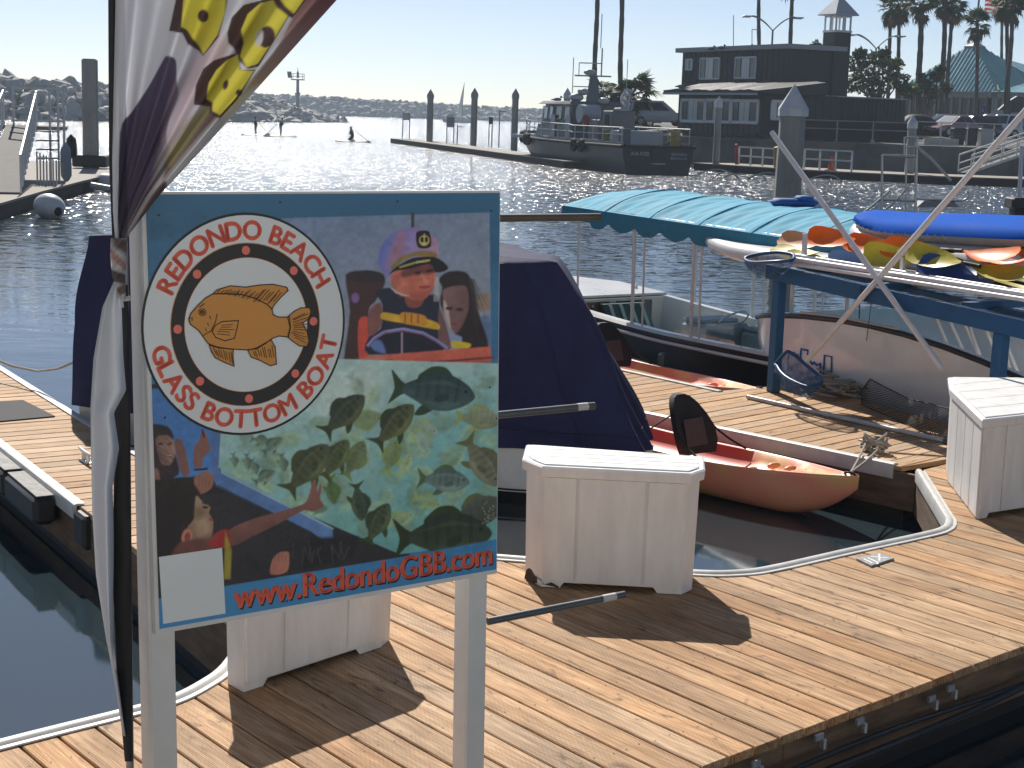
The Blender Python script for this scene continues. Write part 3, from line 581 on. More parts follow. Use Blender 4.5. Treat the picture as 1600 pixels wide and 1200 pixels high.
for (x, y, L_, an, c, be, fl_, so_) in ((590, 300, 150, 15, (150, 165, 150), (120, 140, 120), 1, 3), (600, 350, 120, 70, (140, 165, 148), None, 1, 2.5), (470, 420, 150, -70, (128, 148, 104), (110, 130, 80), 1, 2), (525, 455, 100, -60, (150, 172, 130), None, 1, 2), (620, 610, 120, 20, (140, 160, 130), (120, 148, 100), 1, 2), (350, 260, 160, -10, (128, 146, 116), (110, 130, 84), -1, 2.5), (150, 640, 90, 0, (96, 120, 104), None, 1, 2), (215, 560, 120, 80, (84, 108, 66), None, 1, 1.6), (500, 690, 130, -20, (140, 160, 122), None, 1, 1.8), (840, 258, 190, 4, (140, 146, 122), (110, 120, 90), 1, 1.2), (310, 430, 170, -62, (104, 116, 88), (90, 104, 64), -1, 1.2), (230, 430, 190, -58, (62, 70, 54), (92, 104, 60), 1, 1.2), (110, 470, 260, -50, (56, 62, 48), (84, 92, 60), 1, 1.2), (265, 240, 230, -44, (40, 52, 48), (74, 80, 56), 1, 1), (480, 285, 230, -48, (44, 54, 50), (96, 100, 60), 1, 1), (850, 440, 240, 56, (88, 90, 76), (120, 120, 96), 1, 1), (690, 520, 215, 4, (72, 92, 90), (108, 128, 118), 1, 1.1), (330, 610, 160, 80, (44, 60, 50), (66, 84, 60), 1, 1.2), (410, 705, 190, -62, (46, 58, 44), (78, 90, 62), 1, 1), (830, 660, 260, -22, (84, 90, 78), (50, 56, 50), 1, 1), (690, 755, 400, -4, (36, 46, 40), (58, 70, 48), 1, 1), (645, 142, 350, 6, (34, 54, 56), (62, 84, 84), 1, .9)):
    x, y = z6([(x, y)])[0]; pr.fish(x, y, L_ / 2.727, an, Alb(*c), None if be is None else Alb(*be), so_, fl_, fin=Alb(c[0] * .95 + 8, c[1] * .98 + 8, c[2] * .7))
for (x, y, L_, an) in ((590, 215, 95, 10), (610, 395, 115, -30), (525, 320, 80, 85), (460, 312, 70, 80), (560, 345, 80, 70), (700, 325, 90, 80), (650, 240, 120, -40)):
    x, y = z5([(x, y)])[0]; pr.fish(x, y, L_ / 3.16, an, Alb(74, 98, 88), Alb(120, 140, 116), 1.3)
for k in range(30): x, y = z6([(rng.uniform(880, 930) - 30 * rng.uniform(), rng.uniform(600, 720))])[0]; pr.ell(x, y, 1.2, 1.2, 0, Alb(130, 132, 110), .8)
pr.poly(z5([(345, 150), (398, 165), (385, 360), (945, 645), (950, 740), (840, 665), (372, 440), (352, 380)]), Alb(74, 106, 152), 1, col2=Alb(92, 124, 168), gdir=(1, .3))
pr.line(*z5([(396, 372), (950, 652)]), 2.2, Alb(150, 172, 176)); pr.line(*z5([(376, 436), (840, 668)]), 2, Alb(40, 52, 80)); pr.line(*z5([(398, 160), (388, 350)]), 2.4, Alb(150, 176, 178))
pr.poly([(480, 840), (560, 838), (552, 872), (470, 890)], Alb(34, 33, 36), 3, noise=.3)
for k in range(14): x0 = rng.uniform(455, 545); pr.line((x0, rng.uniform(845, 862)), (x0 + rng.uniform(-8, 14), rng.uniform(866, 884)), 1.4, Alb(78, 74, 76), .8, .7)
pr.blob(z5([(38, 152), (130, 145), (160, 190), (152, 240), (175, 300), (185, 385), (60, 430), (36, 400)]), Alb(42, 33, 37), 1.2); pr.blob(z5([(74, 204), (132, 190), (168, 232), (166, 296), (140, 338), (96, 322)]), Alb(158, 124, 108), 1.2, col2=Alb(104, 76, 70), gdir=(-1, .2))
pr.ell(*z5([(98, 232)])[0], 4, 2, 0, Alb(40, 30, 34)); pr.ell(*z5([(142, 232)])[0], 3.5, 2, 0, Alb(40, 30, 34)); pr.line(*z5([(124, 296), (154, 288)]), 2.2, Alb(132, 62, 60), .8); pr.line(*z5([(130, 293), (150, 288)]), 1.1, Alb(200, 180, 172), .6); pr.line(*z5([(128, 226), (150, 250)]), 1.6, Alb(120, 88, 78), 1)
pr.blob(z5([(168, 215), (206, 220), (242, 372), (205, 388), (178, 300)]), Alb(118, 84, 74), 1); pr.blob(z5([(40, 380), (80, 352), (95, 410), (50, 450)]), Alb(128, 92, 84), 1)
pr.blob(z5([(262, 250), (285, 220), (303, 165), (322, 180), (342, 262), (308, 300), (300, 345), (265, 345)]), Alb(124, 84, 74), .9); pr.line(*z5([(302, 160), (312, 200)]), 3, Alb(30, 28, 32)); pr.blob(z5([(262, 400), (330, 366), (362, 400), (345, 455), (285, 480)]), Alb(134, 94, 80), 1); pr.line(*z5([(262, 360), (330, 355)]), 3.4, Alb(34, 30, 34))
pr.blob(z5([(50, 440), (110, 410), (200, 402), (262, 432), (295, 480), (305, 525), (265, 600), (242, 660), (205, 640), (185, 770), (110, 800), (50, 800)]), Alb(40, 31, 31), 1.4, col2=Alb(30, 24, 26), gdir=(-1, 0), noise=.07)
pr.blob(z5([(272, 490), (306, 520), (343, 545), (336, 572), (357, 620), (346, 700), (300, 724), (232, 735), (215, 700), (232, 640), (262, 600)]), Alb(156, 132, 106), 1.2, col2=Alb(108, 82, 68), gdir=(0, 1)); pr.ell(*z5([(228, 690)])[0], 8.5, 12.5, 12, Alb(172, 110, 90), 1); pr.ell(*z5([(230, 692)])[0], 4.5, 7.5, 12, Alb(120, 66, 58), 1); pr.ell(*z5([(318, 545)])[0], 5, 2.4, 10, Alb(46, 34, 34))
pr.blob(z5([(190, 720), (350, 700), (345, 790), (150, 830)]), Alb(96, 60, 52), 2)
pr.blob(z5([(440, 655), (560, 600), (650, 575), (800, 530), (830, 480), (848, 418), (862, 412), (872, 470), (884, 425), (892, 450), (884, 500), (902, 540), (850, 566), (800, 562), (680, 625), (560, 685), (445, 738)]), Alb(142, 98, 86), 1, col2=Alb(92, 62, 58), gdir=(.25, 1)); pr.blob(z5([(330, 725), (370, 672), (432, 654), (442, 738), (380, 745)]), Alb(140, 42, 42), 1)
pr.blob(z5([(648, 805), (680, 770), (704, 764), (732, 772), (722, 862), (640, 875)]), Alb(158, 104, 88), 1); pr.poly([(352, 830), (362, 860), (360, 905), (350, 905)], Alb(140, 130, 50), 1.5)
for k in range(26): y = rng.uniform(660, 745); pr.line((236 + rng.uniform(0, 20), y), (262 + rng.uniform(0, 16), y + rng.uniform(10, 30)), 1.2, Alb(*((66, 52, 52) if k % 2 else (26, 20, 24))), 1, .5)
for k in range(40): a_ = rng.uniform(3.3, 5.6); r_ = rng.uniform(18, 44); pr.line((272 + r_ * math.cos(a_), 800 + r_ * math.sin(a_)), (272 + (r_ + 6) * math.cos(a_ + .25), 800 + (r_ + 6) * math.sin(a_ + .25)), 1.1, Alb(*((62, 48, 44) if k % 2 else (22, 17, 18))), .9, .5)
pr.ell(*z5([(310, 640)])[0], 10, 16, 8, Alb(176, 150, 122), 7, .5); pr.ell(*z5([(290, 570)])[0], 8, 8, 0, Alb(96, 72, 60), 5, .6); pr.line(*z5([(302, 522), (326, 530)]), 1.8, Alb(44, 32, 30), .8); pr.ell(*z5([(345, 606)])[0], 4, 2, 30, Alb(132, 70, 62), 1); pr.ell(*z5([(335, 700)])[0], 14, 4, -10, Alb(98, 70, 58), 4, .6)
for k in range(4): pr.line(*z5([(846 + 13 * k, 432), (846 + 12 * k, 492)]), 1, Alb(80, 52, 46), .8, .6)
for k in range(4): pr.line(*z5([(664 + 18 * k, 775), (660 + 17 * k, 812)]), 1.1, Alb(100, 62, 54), .8, .7)
for k in range(4): pr.line(*z5([(292 + 16 * k, 392 + 6 * k), (286 + 16 * k, 440)]), 1.1, Alb(86, 58, 50), .8, .7)
pr.poly([(200, 945), (362, 914), (640, 868), (800, 838), (800, 905), (200, 1005)], Alb(58, 116, 158), .8, col2=Alb(66, 124, 168), gdir=(-1, 0))
for k in range(26): pr.ell(rng.uniform(225, 775), rng.uniform(305, 960), 1, .7, rng.uniform(0, 180), Alb(20, 24, 30), .6, .7)
pr.mottle((232, 332), (782, 905), .07, 26, 1); pr.mottle((232, 332), (782, 905), .055, 7, 2); pr.mottle((232, 332), (782, 905), .035, 2.2, 3); pr.mottle((340, 570), (782, 860), .05, 14, 4)
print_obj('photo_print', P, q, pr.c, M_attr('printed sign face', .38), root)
# --- roundel, lettering, fish emblem and sticker as cut vinyl on top
INK = M('black vinyl', (.016, .015, .016), .4); ORNG = M('orange red vinyl', Alb(192, 84, 64), .45, var=.05); WV = M('white vinyl print', Alb(184, 188, 188, 1.55), .4, var=.05, scale=3)
GOLD = M('ochre vinyl', Alb(178, 122, 56), .45, var=.06); LINE = M('dark ink', (.03, .02, .012), .5); PINK = M('salmon vinyl', Alb(206, 100, 86), .45)
c0 = ST(397, 502.5); R_ = (ST(397, 329)[1] - ST(397, 676)[1]) / 2
def ring(b, r0, r1, d, n=72, a0=0., a1=2 * math.pi):
    A = [a0 + (a1 - a0) * k / n for k in range(n + 1)]
    f = lambda r_, a: SG(c0[0] + r_ * math.cos(a), c0[1] + r_ * math.sin(a), d)
    if r0 <= 0: b.add([f(r1, a) for a in A[:-1]], [tuple(range(n))])
    else: b.add([f(r1, a) for a in A] + [f(r0, a) for a in A], [(i, i + 1, n + 2 + i, n + 1 + i) for i in range(n)])
b = MB(); b.cur = 0; ring(b, 0, R_, e + .0008); b.cur = 1; ring(b, 0, R_ * .977, e + .0014)
b.cur = 3; ring(b, R_ * .60, R_ * .735, e + .0018); b.cur = 0; ring(b, R_ * .605, R_ * .728, e + .0022)
for k in range(8):
    a = math.pi / 2 + k * math.pi / 4; b.cur = 2; m = (c0[0] + R_ * .667 * math.cos(a), c0[1] + R_ * .667 * math.sin(a))
    b.add([SG(m[0] + R_ * .04 * math.cos(t), m[1] + R_ * .04 * math.sin(t), e + .0027) for t in np.linspace(0, 2 * math.pi, 17)[:-1]], [tuple(range(16))])
b.build('roundel', [INK, WV, PINK, GOLD], root)
def arc_text(b, s, r_, size, a_mid, step, up, d):
    """letters set round the ring; up=1 reads along the top, -1 along the bottom"""
    adv = []; gl = []
    for ch in s:
        if ch == ' ': adv.append(.36 * size); gl.append(None); continue
        v, f = text_mesh(ch, size); x = [p.x for p in v]; gl.append((v, f, min(x), max(x))); adv.append(max(x) - min(x) + step)
    tot = sum(adv) - step; pos = -tot / 2
    for g, ad in zip(gl, adv):
        if g:
            v, f, x0, x1 = g; a = a_mid - up * (pos + (x1 - x0) / 2) / (r_ + size * .35); ca, sa = math.cos(a), math.sin(a)
            ex = (sa * up, -ca * up); ey = (ca * up, sa * up)
            for bold in ((0, 0), (.0032, 0), (-.0032, 0), (0, .003), (0, -.003)):
                b.add([SG(c0[0] + (r_ if up > 0 else r_ + size * .7) * ca + (p.x - (x0 + x1) / 2 + bold[0]) * ex[0] + (p.y + bold[1]) * ey[0], c0[1] + (r_ if up > 0 else r_ + size * .7) * sa + (p.x - (x0 + x1) / 2 + bold[0]) * ex[1] + (p.y + bold[1]) * ey[1], d + .0003 * (abs(bold[0]) + 2 * abs(bold[1])) * 100) for p in v], f)
        pos += ad
b = MB(); arc_text(b, 'REDONDO BEACH', R_ * .765, R_ * .235, math.pi / 2, R_ * .022, 1, e + .0026); arc_text(b, 'GLASS BOTTOM BOAT', R_ * .765, R_ * .235, -math.pi / 2, R_ * .013, -1, e + .0026); b.build('lettering', ORNG, root)
z3 = Zf(200, 280, 857 / 300)
def decal(b, poly, d): b.add([SG(*ST(*p), d) for p in poly], [tuple(range(len(poly)))])
def stroke(b, pts, w, d):
    for i in range(len(pts) - 1):
        a_, c_ = np.array(ST(*pts[i])), np.array(ST(*pts[i + 1])); t = c_ - a_; n = np.array([-t[1], t[0]]) / max(np.hypot(*t), 1e-6) * w / 2; t = t / max(np.hypot(*t), 1e-6) * w / 2
        b.add([SG(*(a_ - n - t), d), SG(*(c_ - n + t), d), SG(*(c_ + n + t), d), SG(*(a_ + n - t), d)], [(0, 1, 2, 3)])
body = z3([(303, 612), (312, 590), (345, 552), (378, 520), (412, 500), (470, 498), (540, 500), (600, 515), (650, 540), (672, 562), (676, 585), (700, 596), (748, 594), (752, 640), (742, 684), (700, 680), (668, 692), (640, 715), (600, 740), (550, 746), (480, 744), (420, 735), (385, 722), (362, 690), (345, 665), (310, 640), (304, 625)])
dors = z3([(412, 500), (430, 482), (490, 462), (560, 466), (620, 455), (680, 450), (740, 462), (745, 476), (710, 510), (680, 545), (672, 562), (650, 540), (600, 515), (540, 500), (470, 498)])
tail = z3([(740, 594), (770, 568), (800, 552), (838, 550), (845, 568), (832, 600), (806, 620), (826, 660), (832, 700), (822, 724), (790, 722), (760, 702), (738, 684), (750, 640)])
vent = z3([(390, 728), (430, 740), (496, 744), (494, 780), (498, 820), (460, 806), (415, 785), (398, 755)]); anal = z3([(560, 748), (600, 735), (665, 698), (682, 730), (686, 806), (660, 814), (610, 790), (575, 778)])
pect = z3([(404, 668), (420, 640), (450, 622), (522, 616), (515, 650), (502, 695), (460, 708), (420, 694)])
b = MB(); b.cur = 0
for k, pl in enumerate((dors, tail, vent, anal, body)): decal(b, pl, e + .0022 + .0003 * k)
decal(b, pect, e + .0042); b.cur = 1
for pl in (dors, tail, vent, anal, body, pect): stroke(b, pl + pl[:1], .0032, e + .0048)
def hatch(a0, a1, c0_, c1, n):
    for k in range(n):
        t = (k + .5) / n + random.uniform(-.02, .02); p = (lerp(a0[0], a1[0], t), lerp(a0[1], a1[1], t)); q_ = (lerp(c0_[0], c1[0], t), lerp(c0_[1], c1[1], t)); u = random.uniform(.05, .3); w = random.uniform(.65, .98)
        stroke(b, z3([(lerp(p[0], q_[0], u), lerp(p[1], q_[1], u)), (lerp(p[0], q_[0], w), lerp(p[1], q_[1], w))]), .0022, e + .0049)
hatch((425, 498), (668, 552), (445, 480), (740, 468), 22); hatch((752, 605), (750, 676), (836, 556), (826, 718), 11); hatch((400, 735), (490, 748), (420, 780), (496, 812), 8); hatch((575, 748), (672, 706), (590, 780), (684, 806), 9); hatch((412, 680), (430, 636), (500, 690), (512, 625), 5)
stroke(b, z3([(362, 688), (400, 665), (420, 625), (428, 590)]), .0024, e + .0049); stroke(b, z3([(304, 612), (318, 610), (316, 622)]), .0026, e + .0049); stroke(b, z3([(352, 560), (372, 545)]), .003, e + .0049)
for r_ in (16, 9, 4): stroke(b, z3([(363 + r_ * math.cos(t), 583 + r_ * math.sin(t)) for t in np.linspace(0, 2 * math.pi, 13)]), .0022, e + .0049)
for (x, y) in ((395, 600), (405, 650), (385, 630), (375, 655)): stroke(b, z3([(x, y), (x + 4, y + 12)]), .0022, e + .0049)
b.build('fish_emblem', [GOLD, LINE], root)
a_, c_ = ST(366, 950), ST(768, 868); v, f = text_mesh('www.RedondoGBB.com', 1.0, spacing=.98); xs = [p.x for p in v]; k = (c_[0] - a_[0]) / (max(xs) - min(xs)); ys = k * 1.12
for (dx, dy, dd, mt, nm) in ((.0045, -.006, .0006, INK, 'lettering_shadow'), (0, 0, .0014, ORNG, 'web_lettering')):
    b = MB()
    for bx in (-.0036, -.0018, 0, .0018, .0036): b.add([SG(a_[0] + (p.x - min(xs)) * k + dx + bx, (a_[1] + c_[1]) / 2 + .004 + p.y * ys + dy, e + dd + abs(bx) * .05) for p in v], f)
    b.build(nm, mt, root)
st_ = [ST(*p) for p in z5([(97, 787), (408, 733), (417, 1058), (110, 1118)])]
b = MB()
for (s_, t_) in [(.04, .05), (.04, .5), (.04, .95), (.97, .05), (.97, .5), (.97, .95), (.35, .025), (.65, .025), (.35, .975), (.68, .975)]: b.add([SG(s_ * sW + .004 * math.cos(a), t_ * sH + .004 * math.sin(a), e + .001) for a in np.linspace(0, 6.283, 9)[:-1]], [tuple(range(8))])
o = b.build('screw_heads', M('rusty screw head', (.06, .04, .03), .6, metal=.3), root); o['kind'] = 'stuff'
MB().slab([SG(*p, e + .0006) for p in st_], sn * .0008).build('sticker', WV, root)

# ================================================================== BANNER gathered round its pole
by = 4.62; rootb = thing('feather_banner', 'white printed banner with yellow letters gathered and tied to a pole left of the sign', 'banner', (*D(190, 1190, by)[:2], 0))
CL = M_attr('printed banner cloth', .8, trans=.26, bump=.004); WCL = M('white banner cloth', (.70, .71, .73), .85, trans=.4, bump=.004, bscale=7)
def drape(u, v):
    y = 388 - v * 640; xl = np.interp(y, [-260, 0, 250, 330, 388], [176, 177, 174, 176, 181]); xr = np.interp(y, [-260, 0, 110, 220, 305, 365, 388], [765, 530, 430, 330, 250, 203, 196])
    fold = np.clip(v * 1.7, 0.05, 1); w = u + .012 * np.sin(u * 23 + 1) ; x = xl + (xr - xl) * w
    ph = 2 * np.pi * (4.6 * u ** .9); Y = by - .03 + fold * (.060 * np.sin(ph + .6) * (.35 + .65 * np.clip(v * 2.2, 0, 1)) * (1 - .5 * v) + .008 * np.sin(2.7 * ph + 2) * (1 - v)) + .012 * np.sin(9 * u + 5 * v) * v + .10 * v * u
    out = np.empty((len(u), 3))
    d = FPX * FW[None] + (x - 800)[:, None] * CR[None] + (600 - y)[:, None] * CU[None]; out[:] = CP[None] + d * (Y / d[:, 1])[:, None]; return out
P, q = grid_print(230, 300, drape); pb = Print(PX(P), Alb(158, 160, 168, 1.45)); z2 = Zf(160, 0, 2.4)
pb.poly([(168, -300), (205, -300), (205, 400), (168, 400)], Alb(176, 178, 184, 1.45), 8)
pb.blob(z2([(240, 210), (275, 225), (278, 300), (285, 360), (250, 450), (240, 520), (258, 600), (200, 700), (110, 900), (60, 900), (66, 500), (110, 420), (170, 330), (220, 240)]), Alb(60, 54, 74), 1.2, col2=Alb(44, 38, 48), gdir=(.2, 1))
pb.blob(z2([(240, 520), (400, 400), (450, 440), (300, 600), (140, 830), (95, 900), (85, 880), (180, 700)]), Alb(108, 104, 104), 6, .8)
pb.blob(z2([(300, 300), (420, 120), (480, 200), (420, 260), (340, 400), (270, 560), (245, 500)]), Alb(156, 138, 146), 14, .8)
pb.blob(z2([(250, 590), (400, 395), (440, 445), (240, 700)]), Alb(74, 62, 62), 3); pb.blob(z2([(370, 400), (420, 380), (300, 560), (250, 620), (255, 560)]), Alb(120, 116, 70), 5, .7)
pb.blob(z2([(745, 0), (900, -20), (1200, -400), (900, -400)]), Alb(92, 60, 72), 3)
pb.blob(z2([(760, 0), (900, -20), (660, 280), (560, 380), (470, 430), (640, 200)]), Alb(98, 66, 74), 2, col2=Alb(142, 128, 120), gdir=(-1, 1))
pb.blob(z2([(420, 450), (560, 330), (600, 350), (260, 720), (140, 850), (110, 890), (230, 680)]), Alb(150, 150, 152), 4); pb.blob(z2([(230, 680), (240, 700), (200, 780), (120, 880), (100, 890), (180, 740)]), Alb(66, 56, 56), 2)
YL = Alb(172, 164, 62, 1.4); DK = Alb(58, 44, 46)
pb.poly(z2([(250, 115), (275, 0), (290, -60), (480, -60), (462, 40), (435, 140), (378, 210), (360, 190), (320, 165), (300, 125)]), DK, .8); pb.poly(z2([(296, 100), (308, -60), (470, -60), (458, 50), (432, 130), (378, 205), (365, 175), (335, 140), (318, 112)]), YL, .8); pb.ell(*z2([(378, 60)])[0], 8.5, 10, 0, DK)
pb.poly(z2([(468, 125), (485, 65), (530, 18), (590, 2), (640, -12), (700, 60), (640, 160), (585, 250), (545, 258), (510, 225), (496, 185), (472, 160)]), DK, .8); pb.poly(z2([(520, 112), (545, 52), (592, 12), (640, 0), (696, 60), (640, 152), (582, 240), (542, 252), (516, 212), (530, 160)]), YL, .8); pb.ell(*z2([(615, 138)])[0], 13, 17, 15, DK); pb.ell(*z2([(588, 142)])[0], 6, 14, 8, Alb(150, 150, 150))
pb.poly(z2([(343, 392), (350, 320), (378, 258), (420, 225), (500, 200), (520, 262), (575, 262), (505, 375), (440, 445), (402, 425), (400, 400)]), DK, .8); pb.poly(z2([(390, 370), (398, 312), (428, 262), (468, 225), (508, 205), (514, 262), (568, 266), (500, 368), (440, 432), (412, 415), (414, 385)]), YL, .8); pb.ell(*z2([(462, 318)])[0], 4, 8, 15, DK); pb.ell(*z2([(512, 347)])[0], 5, 5, 0, DK)
pb.poly(z2([(636, -10), (655, 28), (712, 70), (770, -10), (760, -80), (640, -80)]), DK, .8); pb.poly(z2([(664, -5), (685, 22), (718, 52), (758, -5), (750, -80), (660, -80)]), YL, .8)
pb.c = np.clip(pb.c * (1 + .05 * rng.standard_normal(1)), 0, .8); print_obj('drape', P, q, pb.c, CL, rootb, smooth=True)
def band(u, v):                                               # the wrapped, tied part below the gather
    y = 372 + v * 96; xl = np.interp(y, [372, 400, 430, 468], [173, 172, 175, 188]); xr = np.interp(y, [372, 400, 430, 468], [199, 198, 196, 197]); t = u * np.pi
    x = (xl + xr) / 2 - (xr - xl) / 2 * np.cos(t); Y = by - .035 - .03 * np.sin(t) + .006 * np.sin(9 * u + 12 * v) + .004 * np.sin(40 * v + 14 * u)
    d = FPX * FW[None] + (x - 800)[:, None] * CR[None] + (600 - y)[:, None] * CU[None]; return CP[None] + d * (Y / d[:, 1])[:, None]
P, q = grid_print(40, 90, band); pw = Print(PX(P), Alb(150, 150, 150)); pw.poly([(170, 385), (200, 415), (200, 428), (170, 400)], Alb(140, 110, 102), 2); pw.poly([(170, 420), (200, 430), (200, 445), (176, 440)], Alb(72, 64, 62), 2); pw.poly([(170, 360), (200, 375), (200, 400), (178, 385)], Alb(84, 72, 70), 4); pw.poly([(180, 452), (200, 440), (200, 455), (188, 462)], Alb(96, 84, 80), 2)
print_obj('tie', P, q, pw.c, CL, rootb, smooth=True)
def tailc(u, v):                                              # loose white tail under the tie
    y = 430 + v * 720; xl = np.interp(y, [430, 480, 560, 640, 800, 900, 1000, 1060, 1150], [182, 160, 146, 141, 144, 150, 166, 178, 192]); xr = np.interp(y, [430, 480, 560, 610, 645, 700, 760, 830, 900, 1000, 1080, 1150], [188, 190, 193, 197, 178, 186, 176, 178, 180, 177, 188, 198])
    x = xl + (xr - xl) * u; Y = by - .03 + .05 * np.sin(u * 6 + 2.2 * v) * np.clip(v * 5, 0, 1) + .012 * np.sin(9 * u + 7 * v)
    d = FPX * FW[None] + (x - 800)[:, None] * CR[None] + (600 - y)[:, None] * CU[None]; return CP[None] + d * (Y / d[:, 1])[:, None]
P, q = grid_print(60, 150, tailc); print_obj('tail', P, q, np.tile(np.array([.50, .53, .58]), (len(P), 1)), M_attr('plain banner cloth', .85, trans=.07, bump=.003), rootb, smooth=True)
BLK = M('black pole sleeve', (.012, .011, .012), .7, var=.4, scale=14)
b = MB(); b.tube([D(176, -260, by + .02), D(176, 0, by + .02), D(177, 250, by + .02), D(183, 400, by + .02)], .013, 8); b.build('hem', BLK, rootb, smooth=60)
def sleeve(u, v):
    y = 445 + v * 745; xl = np.interp(y, [445, 560, 640, 700, 900, 1060, 1190], [189, 190, 176, 178, 176, 183, 195]); xr = np.interp(y, [445, 560, 900, 1060, 1190], [200, 203, 206, 207, 208]); t = u * np.pi
    x = (xl + xr) / 2 - (xr - xl) / 2 * np.cos(t); Y = by + .015 - .02 * np.sin(t) + .006 * np.sin(25 * v + 3 * u)
    d = FPX * FW[None] + (x - 800)[:, None] * CR[None] + (600 - y)[:, None] * CU[None]; return CP[None] + d * (Y / d[:, 1])[:, None]
P, q = grid_print(14, 80, sleeve); o = print_obj('sleeve', P, q, np.full((len(P), 3), .012), BLK, rootb, smooth=True)
pt, pbm = V(D(186, -260, by + .045)), V(D(203, 1185, by + .045)); dv = (pbm - pt); pf = pt + dv * (pt.z / -dv.z)
MB().tube([pt, pf], .012, 10).build('pole', M('banner pole', (.3, .3, .31), .35, metal=.6), rootb, smooth=60)
MB().tube([pt, V(D(780, -260, by + .12))], .012, 8).build('top_rod', MATS['banner pole'], rootb, smooth=60)
b = MB(); b.tube([V(D(186, 468, by)), V(D(203, 466, by))], .008, 6); b.tube([V(D(190, 463, by - .01)), V(D(192, 480, by))], .004, 5); b.build('clip', M('pale clip', (.5, .5, .48), .4), rootb)

# ================================================================== DOCK BOXES
def offset_poly(poly, d):
    P = [Vector(p) for p in poly]; n = len(P); out = []
    for i in range(n):
        e1, e2 = (P[i] - P[i - 1]).normalized(), (P[(i + 1) % n] - P[i]).normalized(); n1, n2 = Vector((e1.y, -e1.x)), Vector((e2.y, -e2.x)); m = (n1 + n2); out.append(P[i] + m * (d / max(.3, (1 + n1.dot(n2)))))
    return out
RUST = M('bare rotten wood', (.06, .04, .03), .9, var=.5, scale=40)
def dock_box(label, poly, front, seams, h=.64, over=.035, slat_dir=None):
    c = sum((Vector(p) for p in poly), Vector((0, 0))) / len(poly); r_ = thing('dock_box', label, 'dock box', (c.x, c.y, 0), 'white dock boxes on the walkway')
    P = [Vector(p) for p in poly]; n = len(P)
    top = offset_poly(poly, .012); b = MB(); fl_ = []; i0 = front; i1 = (front + 1) % n
    vb = []; vt = []                                          # walls with a raised toe between the two front feet
    for i in range(n):
        vb.append((*P[i], .003)); vt.append((*top[i], h))
        if i == i0:
            d = P[i1] - P[i]
            for t, z in ((.13, .003), (.16, .035), (.80, .035), (.83, .003)): p = P[i] + d * t; vb.append((*p, z)); t_ = top[i] + (top[i1] - top[i]) * t; vt.append((*t_, h))
    m = len(vb); b.add(vb + vt, [(k, (k + 1) % m, m + (k + 1) % m, m + k) for k in range(m)] + [tuple(range(m, 2 * m))]); b.build('body', WHITEB, r_)
    for (ei, ts) in seams:                                    # raised battens beside each groove
        a, e_ = P[ei], P[(ei + 1) % n]; d = e_ - a; nn = Vector((d.y, -d.x)).normalized(); at_, et_ = top[ei], top[(ei + 1) % n]
        tt = [0.] + ts + [1.]
        for k in range(len(tt) - 1):
            t0, t1 = tt[k] + .012, tt[k + 1] - .012; q0, q1 = a + d * t0, a + d * t1; u0, u1 = at_ + (et_ - at_) * t0, at_ + (et_ - at_) * t1; zl = .05 if ei == i0 else .012
            MB().slab([(*(q0 + nn * .0008), zl), (*(q1 + nn * .0008), zl), (*(u1 + nn * .0008), h - .004), (*(u0 + nn * .0008), h - .004)], (nn.x * .010, nn.y * .010, 0)).build('side_board', WHITEB, r_)
    L0 = offset_poly(poly, over); L1 = offset_poly(poly, over + .004); b = MB()
    b.loft([[(*p, h + .001) for p in L0], [(*p, h + .052) for p in L1], [(*p, h + .060) for p in offset_poly(poly, over - .006)]], True); lid = b.build('lid', WHITEB, r_)
    ax = (P[i1] - P[i0]).normalized() if slat_dir is None else Vector(slat_dir).normalized(); nx = Vector((-ax.y, ax.x)); Lp = offset_poly(poly, over - .03); s = [p.dot(nx) for p in Lp]; lo, hi = min(s), max(s); k = 5
    for j in range(k):
        s0, s1 = lo + (hi - lo) * j / k + .006, lo + (hi - lo) * (j + 1) / k - .006
        def cut(sv_):
            o_ = []
            for i in range(n):
                a, c_ = Lp[i], Lp[(i + 1) % n]; sa, sc = a.dot(nx), c_.dot(nx)
                if (sa > sv_) != (sc > sv_): o_.append((a + (c_ - a) * ((sv_ - sa) / (sc - sa))).dot(ax))
            return min(o_), max(o_)
        try: c0_, c1_ = cut(s0), cut(s1)
        except ValueError: continue
        MB().prism([ax * c0_[0] + nx * s0, ax * c0_[1] + nx * s0, ax * c1_[1] + nx * s1, ax * c1_[0] + nx * s1], h + .0605, h + .068).build('lid_board', WHITEB, lid)
    return r_
bxC = dock_box('white dock box in the middle beside the covered boat, its bottom corner rotted', [(.20, 8.44), (.975, 8.38), (1.045, 8.48), (1.07, 8.76), (.13, 8.93), (.11, 8.59)], 0, [(0, [.24, .72])])
b = MB(); b.add([(.1085, 8.585, .006), (.1190, 8.5775, .06), (.14, 8.55, .085), (.165, 8.50, .05), (.197, 8.4385, .045), (.22, 8.4372, .02), (.26, 8.434, .035), (.30, 8.431, .012), (.30, 8.4315, .004), (.2, 8.4377, .004), (.15, 8.517, .004)], [tuple(range(11))]); b.v = [(x - .004, y - .004, z) for x, y, z in b.v]
b.build('rotten_corner', RUST, bxC); b = MB(); b.box((.60, 8.3945, .56), (.12, .003, .035), rad(-4.4)); b.build('sticker', M('worn label', (.42, .42, .42), .6, var=.4, scale=60), bxC)
dock_box('white dock box partly hidden under the hanging sign panel', [(-1.16, 6.70), (-.60, 7.36), (-.57, 7.47), (-.84, 7.74), (-1.235, 7.28), (-1.25, 6.80)], 0, [(0, [.26, .72])])
